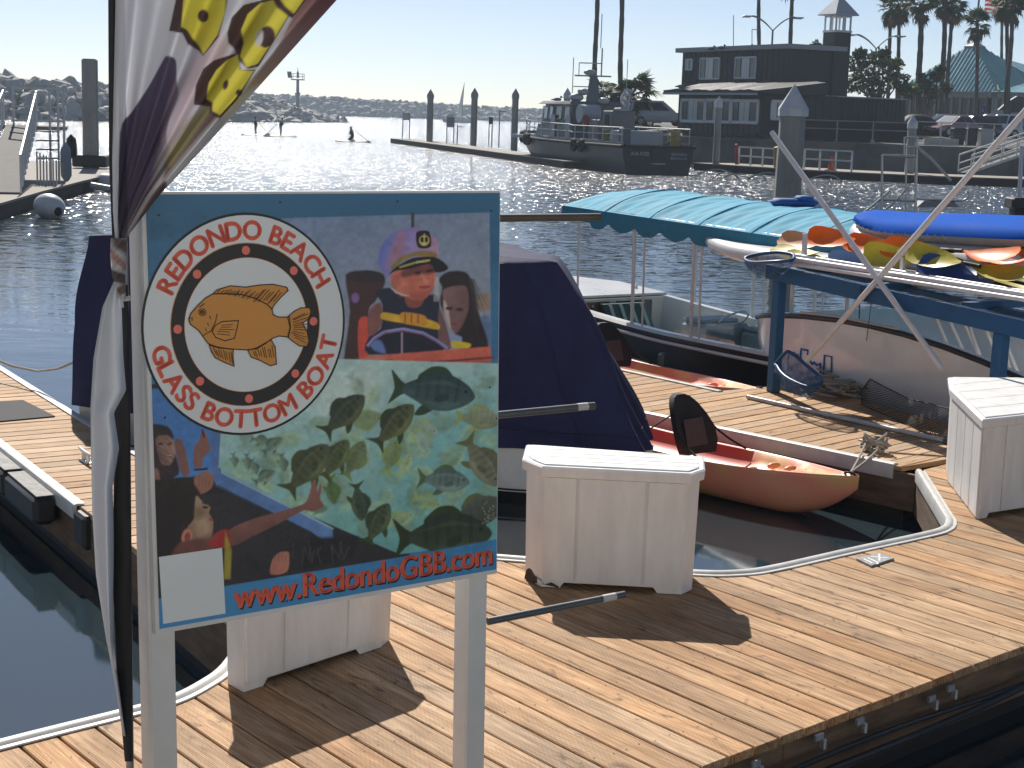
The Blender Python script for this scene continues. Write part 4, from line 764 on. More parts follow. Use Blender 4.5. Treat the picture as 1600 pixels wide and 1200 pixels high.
dock_box('white dock box at the right edge, in front of the rack of paddles', [(3.17, 10.30), (3.75, 10.66), (4.25, 11.3), (3.95, 12.05), (3.40, 11.95), (3.28, 11.45)], 0, [(5, [.25, .5, .75]), (0, [.3, .75])], slat_dir=(.85, .53))
# ================================================================== KAYAKS
def kayak_mat(name, seed):
    m = bpy.data.materials.new(name); m.use_nodes = True; nt = m.node_tree; N = nt.nodes; L = nt.links; b = N['Principled BSDF']; b.inputs['Roughness'].default_value = .42
    tc = N.new('ShaderNodeTexCoord'); mp = N.new('ShaderNodeMapping'); mp.inputs['Location'].default_value = (seed, 0, 0); mp.inputs['Scale'].default_value = (1.2, 1, .8); L.new(tc.outputs['Object'], mp.inputs[0])
    n = N.new('ShaderNodeTexNoise'); n.inputs['Scale'].default_value = 1.1; n.inputs['Detail'].default_value = 1.5; L.new(mp.outputs[0], n.inputs['Vector'])
    r = N.new('ShaderNodeValToRGB'); L.new(n.outputs[0], r.inputs[0]); r.color_ramp.interpolation = 'EASE'; e = r.color_ramp.elements
    e[0].position = .34; e[0].color = (*lin(206, 84, 76), 1); e[1].position = .68; e[1].color = (*lin(232, 158, 122), 1)
    for p, c in ((.42, (212, 100, 78)), (.52, (218, 166, 108)), (.60, (228, 142, 116))): x = e.new(p); x.color = (*lin(*c), 1)
    L.new(r.outputs[0], b.inputs['Base Color']); n2 = N.new('ShaderNodeTexNoise'); n2.inputs['Scale'].default_value = 70; L.new(tc.outputs['Object'], n2.inputs['Vector'])
    bp = N.new('ShaderNodeBump'); bp.inputs['Distance'].default_value = .0012; bp.inputs['Strength'].default_value = .5; L.new(n2.outputs[0], bp.inputs['Height']); L.new(bp.outputs[0], b.inputs['Normal']); return m
SEAT = M('black seat foam', (.014, .013, .016), .8, var=.4, scale=12, bump=.002); STRAP = M('black webbing', (.012, .012, .013), .7); ROPE = M('worn rope', (.36, .33, .28), .9, var=.3, scale=60, bump=.002, bscale=200)
def make_kayak(label, tip, direction, L=3.55, W=.70, mat=None, seat_at=1.45):
    """sit-on-top kayak; x runs aft from the bow tip"""
    d = Vector((*direction, 0)).normalized(); n = Vector((-d.y, d.x, 0)); T = Vector(tip); r_ = thing('kayak', label, 'kayak', (T.x, T.y, T.z), 'orange sit-on-top kayaks')
    def p(x, y, z): return T + d * x + n * y + Vector((0, 0, z))
    rings = []; N_ = 30
    for i in range(N_ + 1):
        x = L * (i / N_) ** 1.15; s = x / L
        hw = W / 2 * min(1, (1 - (1 - min(s / .42, 1)) ** 2.1)) * (1 if s < .62 else (1 - ((s - .62) / .38) ** 2.3)) + .012
        sheer = -.015 - .075 * math.sin(math.pi * min(1, s * 1.0)) ** .8; keel = -.12 - .30 * (1 - (1 - min(s / .20, 1)) ** 2.2) if s < .8 else -.42 + .28 * ((s - .8) / .2) ** 2
        well = .16 * max(0, min(1, (s - .10) / .16)) * max(0, min(1, (.93 - s) / .1)); ridge = .035 * (math.sin(s * 46) > .3) if .12 < s < .36 else 0
        z0_, kz = sheer, min(keel, sheer - .05); g = min(.035, hw * .3); prof = []
        for t in np.linspace(0, 1, 9):                       # hull from keel to gunwale
            a = t * math.pi / 2; prof.append((hw * math.sin(a) ** .72, kz + (z0_ - .03 - kz) * (1 - math.cos(a)) ** 1.0))
        prof += [(hw + .004, z0_ - .012), (hw - g * .3, z0_ + .004), (hw - g, z0_ - .002), (max(hw - g - .03, hw * .6), z0_ - well * .5 + ridge), (hw * .42, z0_ - well + ridge), (0, z0_ - well * 1.05 + ridge * 1.4 + (.02 if s < .12 else 0))]
        ring_ = [p(x, y, z) for y, z in prof] + [p(x, -y, z) for y, z in prof[-2:0:-1]]; rings.append(ring_)
    b = MB(); b.loft(rings, True); b.build('hull', mat, r_, smooth=55)
    # backrest: padded panel on the rear of the well, straps to the gunwales
    sx = seat_at; rows = []
    for z, w_, lean in ((-.13, .20, -.01), (-.03, .235, .02), (.08, .235, .06), (.18, .20, .11), (.27, .15, .16), (.32, .10, .19), (.34, .05, .20)):
        rows.append([(y, z, lean - .05 * (abs(y) / .23) ** 2) for y in np.linspace(-w_, w_, 9)])
    b = MB(); ring_ = []
    for rw in rows: ring_.append([p(sx + ln + .03, y, z) for y, z, ln in rw] + [p(sx + ln - .025, y, z) for y, z, ln in rw[::-1]])
    b.loft(ring_, True); st = b.build('seat', SEAT, r_, smooth=50)
    b = MB(); b.slab([p(sx - .03 + .0, -.13, -.06), p(sx - .03, .13, -.06), p(sx + .035, .12, .16), p(sx + .035, -.12, .16)], -d * .012); b.build('seat_pad', M('grey seat mesh', (.07, .055, .06), .8, var=.3, scale=30), st)
    for sg in (-1, 1):
        MB().tube(smooth_path([p(sx + .06, sg * .20, .13), p(sx - .12, sg * .27, .0), p(sx - .3, sg * (W / 2 - .04), -.075)], 4), .010, 5).build('strap', STRAP, r_, smooth=60)
        MB().tube(smooth_path([p(sx + .1, sg * .18, .2), p(sx + .28, sg * .26, .05), p(sx + .45, sg * (W / 2 - .04), -.085)], 4), .007, 5).build('strap', STRAP, r_, smooth=60)
    b = MB(); b.tube([p(.02, 0, -.015), p(.05, .03, .01), p(.10, .03, .0), p(.12, 0, -.01)], .009, 6); b.build('bow_handle', STRAP, r_, smooth=60)
    for s_ in (.55, .72, .9):                                 # moulded foot ribs
        for sg in (-1, 1): b = MB(); b.blob(p(s_ * 1.0, sg * .12 * (s_ + .3), -.075 - .05 * s_), .03, .085, .028, 8, 5, 0, Matrix.Rotation(math.atan2(d.y, d.x), 3, 'Z')); b.build('foot_rib', mat, r_, smooth=80)
    return r_
K1 = G(1341, 741, .0)
make_kayak('orange and yellow kayak tied up in the slip in front of the finger dock', (K1[0], K1[1], .0), (-.684, .729), mat=kayak_mat('sunrise plastic', 0.0), seat_at=1.62)
K2 = G(1197, 607, .0)
make_kayak('pink orange kayak with black seat on the far side of the finger dock', (K2[0], K2[1], 0.0), (-.60, .80), mat=kayak_mat('pink plastic', 3.7), seat_at=2.35, L=3.9)

# ---- mooring cleat with wound rope at the end of the near kayak
def cleat(loc, ang, s=1.0, parent=None):
    b = MB(); R = Matrix.Rotation(ang, 3, 'Z'); f = lambda x, y, z: Vector(loc) + R @ Vector((x * s, y * s, z * s))
    for x in (-.05, .05): b.tube([f(x, 0, 0), f(x * .9, 0, .055)], [.016 * s, .012 * s], 8)
    b.tube([f(-.15, 0, .075), f(-.08, 0, .066), f(0, 0, .062), f(.08, 0, .066), f(.15, 0, .075)], [.008 * s, .013 * s, .015 * s, .013 * s, .008 * s], 8); b.box(f(0, 0, .004), (.16 * s, .05 * s, .008 * s), ang, .002); return b
ck = G(1366, 706, 0); o = cleat((ck[0], ck[1], .002), rad(-40), 1.0).build('mooring_cleat', STEEL, smooth=50); tag(o, 'metal cleat wound with worn rope on the finger dock edge', 'cleat')
b = MB()
for k in range(9):
    rx, ry, zz = random.uniform(.07, .12), random.uniform(.045, .075), .025 + k * .012; ph = random.uniform(-.4, .4); a0 = rad(-40) + ph; tl = random.uniform(-.25, .25)
    b.tube([Vector((ck[0], ck[1], zz)) + Matrix.Rotation(a0, 3, 'Z') @ Vector((rx * math.cos(t), ry * math.sin(t), .03 * math.sin(t * 2 + k) + tl * .1 * math.cos(t))) for t in np.linspace(0, 2 * math.pi, 17)[:-1]], .0095, 6, closed=True)
bow = Vector((K1[0], K1[1], 0)) + Vector((-.684, .729, 0)) * .07
for q_ in (V(ck[0] - .06, ck[1] + .03, .08), V(ck[0] + .05, ck[1] - .03, .06)): b.tube(smooth_path([q_, q_.lerp(bow, .5) + V(0, 0, -.015), bow + V(0, 0, .0)], 4), .009, 6)
o = b.build('mooring_rope', ROPE, smooth=60); tag(o, 'worn rope coiled on the cleat and leading to the kayak bow', 'rope'); 
pl = [G(x, y, 0) for x, y in ((1338, 876), (1361, 887), (1397, 875), (1373, 867))]; r_ = thing('deck_plate', 'small grey metal plate with white letters set on the deck by the slip', 'plate', tuple((pl[0] + pl[2]) / 2))
ctr = (pl[0] + pl[2]) / 2; ux = V(pl[1] - pl[0]); uy = V(pl[3] - pl[0])
MB().prism([(p[0], p[1]) for p in pl], .001, .014).build('plate', M('dull zinc', (.30, .31, .32), .5, metal=.4, var=.3, scale=30), r_)
v, f = text_mesh('IJX', 1.0); xs = [p.x for p in v]; sx_ = max(xs) - min(xs); b = MB(); O = V(*pl[1][:2], .0152); e1, e2 = V(pl[2] - pl[1]), V(pl[0] - pl[1]); e1.z = e2.z = 0
b.add([O + e1 * (.12 + .76 * (p.x - min(xs)) / sx_) + e2 * (.14 + .9 * p.y) for p in v], f); b.build('lettering', M('white plate letters', (.75, .75, .73), .5), r_)

# ================================================================== BOAT UNDER A NAVY COVER
NAVY = M('navy canvas', (.026, .028, .085), .85, var=.35, scale=2.5, bump=.03, bscale=3.5, stretch=(1, 1, .45), spec=.3); HULLW = M('white gelcoat', (.80, .80, .79), .25, var=.10, scale=2, coat=.4); BOOT = M('black boot stripe', (.012, .012, .013), .35)
rb = thing('covered_boat', 'boat under a fitted navy blue canvas cover moored behind the sign', 'boat', (-1.2, 12.4, WZ))
fL, fR = V(-3.72, 13.25, 0), V(1.0, 11.55, 0); ax = (fR - fL).normalized(); nn = Vector((-ax.y, ax.x, 0))
def bp_(x, y, z): return fL + ax * x + nn * y + V(0, 0, z)
Lb = (fR - fL).length; rings = []
for s in np.linspace(0, 1, 15):
    w = 1.0 if s < .72 else 1 - .42 * ((s - .72) / .28) ** 1.8; rings.append([bp_(s * Lb - .42 * (1 + y) * max(0, (s - .72) / .28), .95 + y * w, z) for y, z in ((-.72, -.62), (-.90, WZ - .02), (-.93, -.26), (-.95, .02), (-.95, .10), (.95, .10), (.95, .02), (.93, -.26), (.9, WZ - .02), (.72, -.62))])
b = MB(); b.loft(rings, True); b.build('hull', HULLW, rb, smooth=40)
def hull_band(z_lo, z_hi, y_lo, y_hi, name, mat, off=.004):
    b = MB(); R = []
    for s in np.linspace(0, 1, 15):
        w = 1.0 if s < .72 else 1 - .42 * ((s - .72) / .28) ** 1.8; R.append([bp_(s * Lb, .95 - (y_lo + off) * w, z_lo), bp_(s * Lb, .95 - (y_hi + off) * w, z_hi)])
    b.loft(R, False, ringclosed=False); return b.build(name, mat, rb)
hull_band(-.44, -.315, .905, .924, 'boot_stripe', BOOT); hull_band(-.305, -.290, .926, .928, 'pin_stripe', BOOT)
v, f = text_mesh('7330', .13); b = MB(); q0 = ST(783, 722)
t0 = 3.56; b.add([bp_(t0 + p.x * 1.0, .95 - .9535 + .0005, -.01 + p.y - .085) for p in v], f); b.build('registration_number', BOOT, rb)
# cover: draped box with softly sagging roof and creased sides
NU, NV = 120, 36
def cover_pt(u, v):
    """u runs round the plan (0..1), v from hem to ridge"""
    # plan corners: hem, shoulder
    hem = [(-.04, -.05), (Lb * .55, -.06), (Lb - .05, .05), (Lb - .28, 1.0), (Lb - 1.2, 1.95), (-.04, 1.98)]
    top = [(.06, .10), (Lb * .55, .10), (Lb - .80, .20), (Lb - 1.05, .98), (Lb - 1.7, 1.75), (.06, 1.8)]
    k = u * 6; i = int(k) % 6; t = k - int(k); A = [lerp(Vector(h[i]), Vector(h[(i + 1) % 6]), t) for h in (hem, top)]
    zt = 1.46 + .03 * math.sin(3 * A[1].x) + .03 * (A[1].x / Lb); zh = .02 - .03 * math.sin(9 * u)
    if A[0].x > Lb * .72: zh += .05
    p2 = lerp(A[0], A[1], v ** 1.15); z = lerp(zh, zt, 1 - (1 - v) ** 1.12)
    fz = math.exp(-((u - .34) / .16) ** 2); cr = .045 * math.exp(-((u - .14) / .12) ** 2) * abs(math.sin(u * 75 + v * 3 + math.sin(u * 20))) ** 2 * (1 - .6 * v) + fz * (.085 * abs(math.sin(u * 60 + v * 2.6)) ** 1.5 - .05) * (1 - v) ** .8 + .22 * fz * max(0, .42 - v) ** 1.4 + .04 * math.sin(v * 4 + u * 31) * (1 - v) * v * 3 + .022 * abs(math.sin(u * 44 + v * 7)) * (1 - v) ** .6 + .03 * math.sin(u * 17 - v * 6) * (1 - v); c = Vector((Lb * .48, .95)); dirv = (p2 - c).normalized(); p2 = p2 + dirv * cr
    return p2, z
b = MB(); rings = []
for j in range(NV + 1):
    rg = []
    for i in range(NU * 2): (p2, z) = cover_pt(i / (NU * 2), j / NV); rg.append(bp_(p2.x, p2.y, z))
    rings.append(rg)
for k in (.96, .8, .5, .2):
    rg = []; c = Vector((Lb * .45, .95))
    for i in range(NU * 2): (p2, z) = cover_pt(i / (NU * 2), 1.0); p3 = c + (p2 - c) * k; rg.append(bp_(p3.x, p3.y, z + .03 * (1 - k) + (.012 if k > .9 else 0)))
    rings.append(rg)
b.loft(rings, True); b.build('cover', NAVY, rb, smooth=50)
for u0 in (.06, .165, .30):
    MB().tube([(lambda c_: bp_(c_[0].x, c_[0].y - .006, c_[1]))(cover_pt(u0, v)) for v in np.linspace(.02, .98, 24)], .007, 5).build('seam', NAVY, rb, smooth=60)
MB().tube([(lambda c_: bp_(c_[0].x, c_[0].y - .008, c_[1]))(cover_pt(u, .10)) for u in np.linspace(.01, .49, 60)], .008, 5).build('hem', NAVY, rb, smooth=60)
b = MB(); b.tube(smooth_path([bp_(-.05 + Lb * s, -.075 + .02 * math.sin(9 * s), .22 + .05 * math.sin(11 * s) - .25 * max(0, s - .8)) for s in np.linspace(.55, 1.03, 9)], 3), .006, 5); b.build('seam', NAVY, rb, smooth=60)

# ================================================================== CANOPY BOAT
TEAL = M('turquoise canvas', lin(92, 178, 208), .8, var=.18, scale=2.5, bump=.012, bscale=4, trans=.18); CREAM = M('cream gelcoat', (.60, .58, .54), .3, var=.1, scale=2, coat=.3); ALU = M('white coated tube', (.62, .61, .60), .35, var=.1); BLKH = M('black hull paint', (.012, .011, .013), .3, coat=.3); BROWN = M('varnished hatch', (.075, .03, .018), .4, var=.4, scale=6)
ca = Vector((.55, -.835, 0)); cn = Vector((.835, .55, 0)); cM = V(1.69, 18.06, 0); rc = thing('canopy_boat', 'electric launch with black hull and scalloped turquoise canopy', 'boat', (2.3, 18.5, WZ))
def cb(t, w, z): return cM + ca * t + cn * w + V(0, 0, z)
def cw(t):                                                    # half beam along the boat, bow at the far end
    return 1.0 if -2.2 < t < 2.4 else (1 - ((-2.2 - t) / 1.9) ** 2 if t <= -2.2 else 1 - .22 * (t - 2.4))
def csh(t): return .15 + .06 * max(0, -t) ** 1.25 * .5 + .01 * t * t * .4
ts = np.linspace(-4.05, 3.9, 26); rings = []
for t in ts:
    w = max(.03, cw(t)); z = csh(t); rings.append([cb(t, 1 + y * w, zz) for y, zz in ((-.55, -.75), (-.88, WZ), (-.97, -.1), (-1.0, z - .02), (-.96, z + .012), (-.86, z + .012), (-.84, z - .03), (-.80, -.22), (.80, -.22), (.84, z - .03), (.86, z + .012), (.96, z + .012), (1.0, z - .02), (.97, -.1), (.88, WZ), (.55, -.75))])
b = MB(); b.loft(rings, True)
for k, f in enumerate(b.f):
    c = sum((Vector(b.v[i]) for i in f), Vector()) / len(f); b.mi[k] = 1 if (c.z < .1 and abs((c - cM).dot(cn) - 1) > .82 * max(.03, cw((c - cM).dot(ca)))) else 0
b.build('hull', [CREAM, BLKH], rc, smooth=35)
for (zz, r_, yy) in ((.055, .022, 1.01), (-.27, .03, .95)):
    for sg in (-1, 1):
        pts = [cb(t, 1 + sg * yy * max(.03, cw(t)), csh(t) - .15 + zz) for t in ts]; MB().tube(pts, r_, 8).build('rub_rail', CREAM, rc, smooth=60)
b = MB(); b.slab([cb(-3.9, 1 + .1, csh(-3.9) + .01), cb(-3.2, .2, csh(-3.2) + .01), cb(-2.3, .06, csh(-2.3) + .012), cb(-2.3, 1.94, csh(-2.3) + .012), cb(-3.2, 1.8, csh(-3.2) + .01)], (0, 0, .03)); b.build('fore_deck', CREAM, rc)
b = MB(); b.slab([cb(-2.28, .12, -.2), cb(-2.28, 1.88, -.2), cb(-2.28, 1.84, csh(-2.3)), cb(-2.28, .16, csh(-2.3))], ca * .04); b.build('bulkhead', CREAM, rc)
for w0 in (.35, 1.05): 
    b = MB(); b.slab([cb(-2.235, w0, -.12), cb(-2.235, w0 + .58, -.12), cb(-2.235, w0 + .58, .22), cb(-2.235, w0, .22)], ca * .02); d_ = b.build('hatch', BROWN, rc); b = MB(); b.blob(cb(-2.2, w0 + .29, .17), .018, .018, .018); b.build('knob', STEEL, d_, smooth=80)
GCUSH = M('green striped cushion', (.035, .075, .07), .8, var=.2); GREY = M('grey vinyl cushion', (.32, .33, .34), .6, var=.15)
b = MB(); b.slab([cb(-1.95, .75, -.18), cb(-1.95, 1.45, -.18), cb(-2.2, 1.45, .2), cb(-2.2, .75, .2)], ca * .08); cu_ = b.build('cushion', GCUSH, rc)
for k in range(4): b = MB(); w_ = .82 + .17 * k; b.slab([cb(-1.865, w_, -.165), cb(-1.865, w_ + .05, -.165), cb(-2.1, w_ + .05, .19), cb(-2.1, w_, .19)], ca * .012); b.build('stripe', M('pale stripe', (.3, .36, .33), .8), cu_)
b = MB(); b.box(cb(.9, 1.62, -.06), (2.2, .42, .30), math.atan2(ca.y, ca.x), .04); b.build('bench', CREAM, rc); b = MB(); b.box(cb(.9, 1.60, .11), (2.1, .38, .06), math.atan2(ca.y, ca.x), .025); b.build('bench_cushion', GREY, rc)
b = MB(); b.box(cb(-.45, 1.25, -.02), (.55, .7, .36), math.atan2(ca.y, ca.x), .04); b.box(cb(-.55, 1.25, .18), (.35, .62, .05), math.atan2(ca.y, ca.x), .02); b.build('console', GREY, rc)
b = MB(); b.tube([cb(-.15, 1.25, .22) + Matrix.Rotation(.9, 3, cn) @ (cn * (.2 * math.cos(t)) + V(0, 0, .2 * math.sin(t))) for t in np.linspace(0, 2 * math.pi, 21)[:-1]], .011, 6, closed=True); b.build('steering_wheel', STEEL, rc, smooth=60)
VAL = M('shaded turquoise valance', lin(50, 122, 148), .85, var=.14, scale=5)  # canopy cloth made darker: the shade on the valance is in its colour
# canopy: crowned roof over ribs, valance with scallops
e0z, e1z = 1.49, 1.40; T0, T1 = -2.05, 3.0
def roof(t, w): 
    s = (t - T0) / (T1 - T0); c = math.sin(math.pi * w / 2); endc = min(1, max(.0, (t - T0) / .55)) ** .5 if t < T0 + .55 else 1
    sag = -.028 * abs(math.sin(math.pi * (t - T0) / .88)) + .006 * math.sin(t * 23 + w * 5) + .005 * math.sin(t * 41 - w * 8); return cb(t, w, lerp(e0z, e1z, s) + .26 * c ** .8 * (.55 + .45 * endc) + sag * (1 if c > .1 else 0))
b = MB(); nt_, nw_ = 130, 24; rings = [[roof(t, w) for w in np.linspace(0, 2, nw_ + 1)] for t in np.linspace(T0, T1, nt_ + 1)]; b.loft(rings, False, ringclosed=False); cn_ = b.build('canopy', TEAL, rc, smooth=60)
for side in (0, 2):
    b = MB(); R = []; n_ = 120
    for k in range(n_ + 1):
        t = lerp(T0, T1, k / n_); s = (t - T0) / (T1 - T0); p = roof(t, side); drop = .13 + .10 * abs(math.sin(math.pi * (t - T0) / .5)) ** .7 if t > T0 + .65 else .16; o_ = cn * ((-.012 if side == 0 else .012) + .012 * math.sin(t * 19))
        R.append([p, p + o_ * .6 - V(0, 0, drop * .5), p + o_ - V(0, 0, drop)])
    b.loft(R, False, ringclosed=False); b.build('valance', VAL, rc, smooth=60)
b = MB(); R = []
for w in np.linspace(0, 2, 25): p = roof(T0, w); R.append([p, p - V(0, 0, .07), p - V(0, 0, .13 + .03 * abs(math.sin(w * 7)))])
b.loft(R, False, ringclosed=False); b.build('valance', VAL, rc, smooth=60)
for t in np.arange(T0 + .02, T1, .88): MB().tube([roof(t, w) + V(0, 0, -.02) for w in np.linspace(.02, 1.98, 13)], .014, 6).build('canopy_rib', ALU, rc, smooth=60); 
for t in np.arange(T0 + .9, T1, .88): MB().tube([roof(t, w) + V(0, 0, .003) for w in np.linspace(.0, 2, 19)], .006, 5).build('canopy_seam', TEAL, cn_, smooth=60)
for w in (.05, 1.95):
    for t, rr in ((-1.75, .014), (-.62, .022), (-.42, .012), (.48, .020), (.62, .014), (2.1, .02), (2.9, .02)):
        MB().tube([cb(t + .03, w, csh(t)), roof(t, w) - V(0, 0, .03)], rr, 8).build('canopy_post', ALU, rc, smooth=60)
    MB().tube([roof(t, w) - V(0, 0, .03) for t in np.linspace(T0 + .05, T1 - .05, 8)], .016, 6).build('canopy_rail', ALU, rc, smooth=60)
VIN = M_glass('clear vinyl', (.97, .975, .98), .95)
for (ta, tb) in ((-.38, .46), (.66, 2.05)):
    b = MB(); zt_ = 1.28 if tb < .5 else .75; b.slab([cb(ta, .055, csh(ta) + .02), cb(tb, .055, csh(tb) + .02), cb(tb, .055, zt_ * .62), cb(ta, .055, zt_ * .62)], cn * .004); b.build('clear_panel', VIN, rc)
b = MB(); b.box(cb(-2.7, 1.7, csh(-2.7) + .05), (.10, .05, .06), math.atan2(ca.y, ca.x), .01); b.build('bow_cleat', STEEL, rc)
b = MB(); b.box(V(G(1035, 572, -.1)), (.09, .10, .3), .6, .02); o = b.build('fender_board', M('teal rubber', (.02, .07, .08), .6), rc)
tb_ = min(np.linspace(0, 3, 61), key=lambda t: abs(PX(roof(t, 1.15))[0] - 1242)); p = roof(tb_, 1.15) + V(0, 0, .035); b = MB(); b.box(p, (.55, .22, .09), .3, .04); b.box(p + V(.1, -.02, .05), (.2, .18, .06), .3, .03); o = b.build('rolled_bag', M('royal blue canvas', (.02, .10, .34), .7, var=.25, scale=20, bump=.004), smooth=50); tag(o, 'small rolled blue bag lying on the turquoise canopy', 'bag')

# ================================================================== WHITE SKIFF BEHIND THE RACK
rh = thing('white_skiff', 'white boat hull with black rub rail and blue outline emblem behind the rack', 'boat', (4, 15.5, WZ)); ha = Vector((.47, -.88, 0)); hn = Vector((.88, .47, 0)); hO = V(3.20, 15.42, 0)
def hp(t, w, z): return hO + ha * t + hn * w + V(0, 0, z)
def hz_(t): return .72 - .045 * (min(t, 3.2) - .4) ** 2 - .1 * max(0, t - 3.2)
def hlow(t): return lerp(hz_(t) - .08, -.75, max(0, min(1, (t + 2.14) / 1.35)) ** .8)
def hwid(t, z):
    s = max(0, min(1, (t + 2.15) / 1.5)); w = .72 * (1 - (1 - s) ** 2.4) + .01; f = (z - hlow(t)) / max(.02, hz_(t) - hlow(t))
    return w * float(np.interp(f, [0, .12, .3, .55, .95], [.25, .55, .82, .96, 1.0]))
rings = []; tts = np.concatenate([np.linspace(-2.12, -1.2, 12), np.linspace(-1.0, 5.5, 14)])
for t in tts:
    zt = hz_(t); lo = hlow(t); w = hwid(t, zt)
    prof = [(hwid(t, lerp(lo, zt, f)), lerp(lo, zt, f)) for f in (0, .12, .22, .34, .5, .7, .95)] + [(w + .012, zt), (w - min(.06, w * .5), zt + .01), (w * .85, zt - .05), (w * .8, max(lo + .03, .1) if lo > .0 else .1)]
    rings.append([hp(t, .72 - y, z) for y, z in prof] + [hp(t, .72 + y, z) for y, z in prof[::-1]])
b = MB(); b.loft(rings, True); b.build('hull', HULLW, rh, smooth=50)
for sg in (-1, 1): MB().tube([hp(t, .72 + sg * (.72 * (1 - (1 - max(0, min(1, (t + 2.15) / 1.5))) ** 2.4) + .012), hz_(t) - .02) for t in tts], .028, 8).build('rub_rail', BOOT, rh, smooth=60)
EMB = M('blue emblem paint', lin(36, 108, 176), .4); fE = lambda px, py: V(_ray(px, py))
def hull_pt(px, py, off=.004):
    r_ = fE(px, py); o = V(CP); q0 = hO - hn * off; k = (q0 - o).dot(hn) / r_.dot(hn); p = o + r_ * k; t = (p - hO).dot(ha); wz = hwid(t, p.z); q0 = hO + hn * (.72 - wz - off); k = (q0 - o).dot(hn) / r_.dot(hn); return o + r_ * k
b = MB()
for pts in ([(427, 735), (423, 700), (432, 632), (494, 644), (492, 690)], [(515, 745), (535, 775), (550, 755), (575, 785), (608, 765), (612, 865)], [(640, 945), (640, 850), (650, 690), (718, 705), (714, 842), (676, 842), (672, 905)], [(355, 664), (380, 690), (400, 690)], [(632, 885), (626, 940)], [(680, 940), (700, 945), (715, 958)]):
    pts = [hull_pt(1180 + x / 6, 440 + y / 6) for x, y in pts]; b.tube(pts, .0115, 5)
b.build('emblem', EMB, rh); 
MB().tube([V(G(1345, 600, .0)) * 1, V(D(1362, 470, 14.4))], .004, 5).build('hanging_cord', CABLE, rh)
b = MB(); b.tube([hp(t, -.03 + .02 * (t > 1), hz_(t) + .02) for t in (-.55, .0, .9)], .015, 6); b.build('deck_tube', ALU, rh, smooth=60)
# ================================================================== BLUE RACK with boards, paddles and nets
BLUE = M('blue rack paint', lin(22, 84, 128), .5, var=.18, scale=6, bump=.0015, bscale=30); rO = V(2.56, 15.14, 0); PVC = M('white pvc pole', (.68, .67, .68), .38, var=.10, scale=10)
rk = thing('paddle_rack', 'blue painted wooden rack holding boards and paddles on the finger dock', 'rack', tuple(rO))
def rp(s, w, z): return rO + ha * s + hn * w + V(0, 0, z)
def rzt(s): return 1.235 - .037 * s
def RP(px, py, w):                                            # sight line onto the upright plane w behind the front rail
    r_ = V(_ray(px, py)); o = V(CP); k = (rO + hn * w - o).dot(hn) / r_.dot(hn); return o + r_ * k
for (s, w) in ((0, 0), (2.93, 0), (3.2, .52), (1.42, .52)):
    b = MB(); b.bar(rp(s, w, .0 if w == 0 else (.95 if s < 2 else -.3)), rp(s, w, rzt(s) - .145), .10, .10, up=ha, bev=.006); b.build('post', BLUE, rk, smooth=30)
b = MB(); b.bar(rp(-.16, 0, rzt(-.16) - .07), rp(4.4, 0, rzt(4.4) - .07), .12, .145, bev=.006); b.build('front_rail', BLUE, rk, smooth=30)
b = MB(); b.bar(rp(-.1, .52, rzt(0) - .09), rp(4.4, .52, rzt(4.4) - .09), .10, .12, bev=.006); b.build('back_rail', BLUE, rk, smooth=30)
for s in (.1, 1.2, 2.3, 3.4): b = MB(); b.bar(rp(s, .062, rzt(s) - .035), rp(s, 1.35, rzt(s) - .01), .09, .07, bev=.004); b.build('crossbar', BLUE, rk, smooth=30)
for (px, y0, y1, w) in ((1258, 412, 365, .10), (1412, 428, 388, .10)): a, e_ = RP(px - 2, y0, w), RP(px, y1, w); MB().bar(a, e_, .04, .04, up=ha, bev=.004).build('upright', PVC, rk)
MB().tube([rp(1.28, -.075, rzt(1.28) + .0), rp(1.28, -.085, rzt(1.28) - .16), rp(1.27, -.07, rzt(1.28) - .30)], .006, 5).build('lashing', CABLE, rk, smooth=60)
# --- boards
def board(label, nose, L, W, T, dz, mtop, mside, n=26, ribs=0, roll=0., name='paddle_board'):
    """paddle board on its keel: nose point, outline tapering at both ends, rounded rails"""
    O = Vector(nose); d = (ha + V(0, 0, dz)).normalized(); nn_ = (hn * math.cos(roll) + V(0, 0, 1) * math.sin(roll)).normalized(); u = d.cross(nn_) * -1; u = u if u.z > 0 else -u; nn_ = d.cross(u) * (1 if d.cross(u).dot(hn) > 0 else -1); r_ = thing(name, label, 'board', tuple(O), 'boards stacked on the rack'); rings = []
    for i in range(n + 1):
        s = i / n; x = L * s; w = W / 2 * (1 - abs(2 * s - 1) ** 3.2) ** .62 + .012; t = T * (1 - abs(2 * s - 1) ** 4) ** .5 + .012; rk_ = .10 * max(0, 1 - s / .25) ** 2
        rings.append([O + d * x + nn_ * (w * a) + u * (t * c + rk_) for a, c in ((-.55, -.5), (-.9, -.34), (-1.0, 0), (-.93, .3), (-.6, .5), (0, .54), (.6, .5), (.93, .3), (1.0, 0), (.9, -.34), (.55, -.5))])
    b = MB(); b.loft(rings, True)
    for k, f in enumerate(b.f):
        if len(f) == 4: b.mi[k] = 0 if (min(f) % 11) in (2, 3, 4, 5, 6, 7) else 1
    b.build('deck', [mtop, mside], r_, smooth=50)
    for k in range(ribs):
        s = .045 + k * .030; w = W / 2 * (1 - abs(2 * s - 1) ** 3.2) ** .62; t = T * (1 - abs(2 * s - 1) ** 4) ** .5; x = L * s; rr = .10 * max(0, 1 - s / .25) ** 2
        MB().tube([O + d * (x + .05) - nn_ * (w * .80) + u * (rr - t * .48), O + d * x - nn_ * (w * 1.0) + u * (rr - t * .1), O + d * (x - .02) - nn_ * (w * 1.01) + u * (rr + t * .05)], .011, 5).build('rail_rib', MATS['grey board rail'], r_, smooth=60)
    return r_
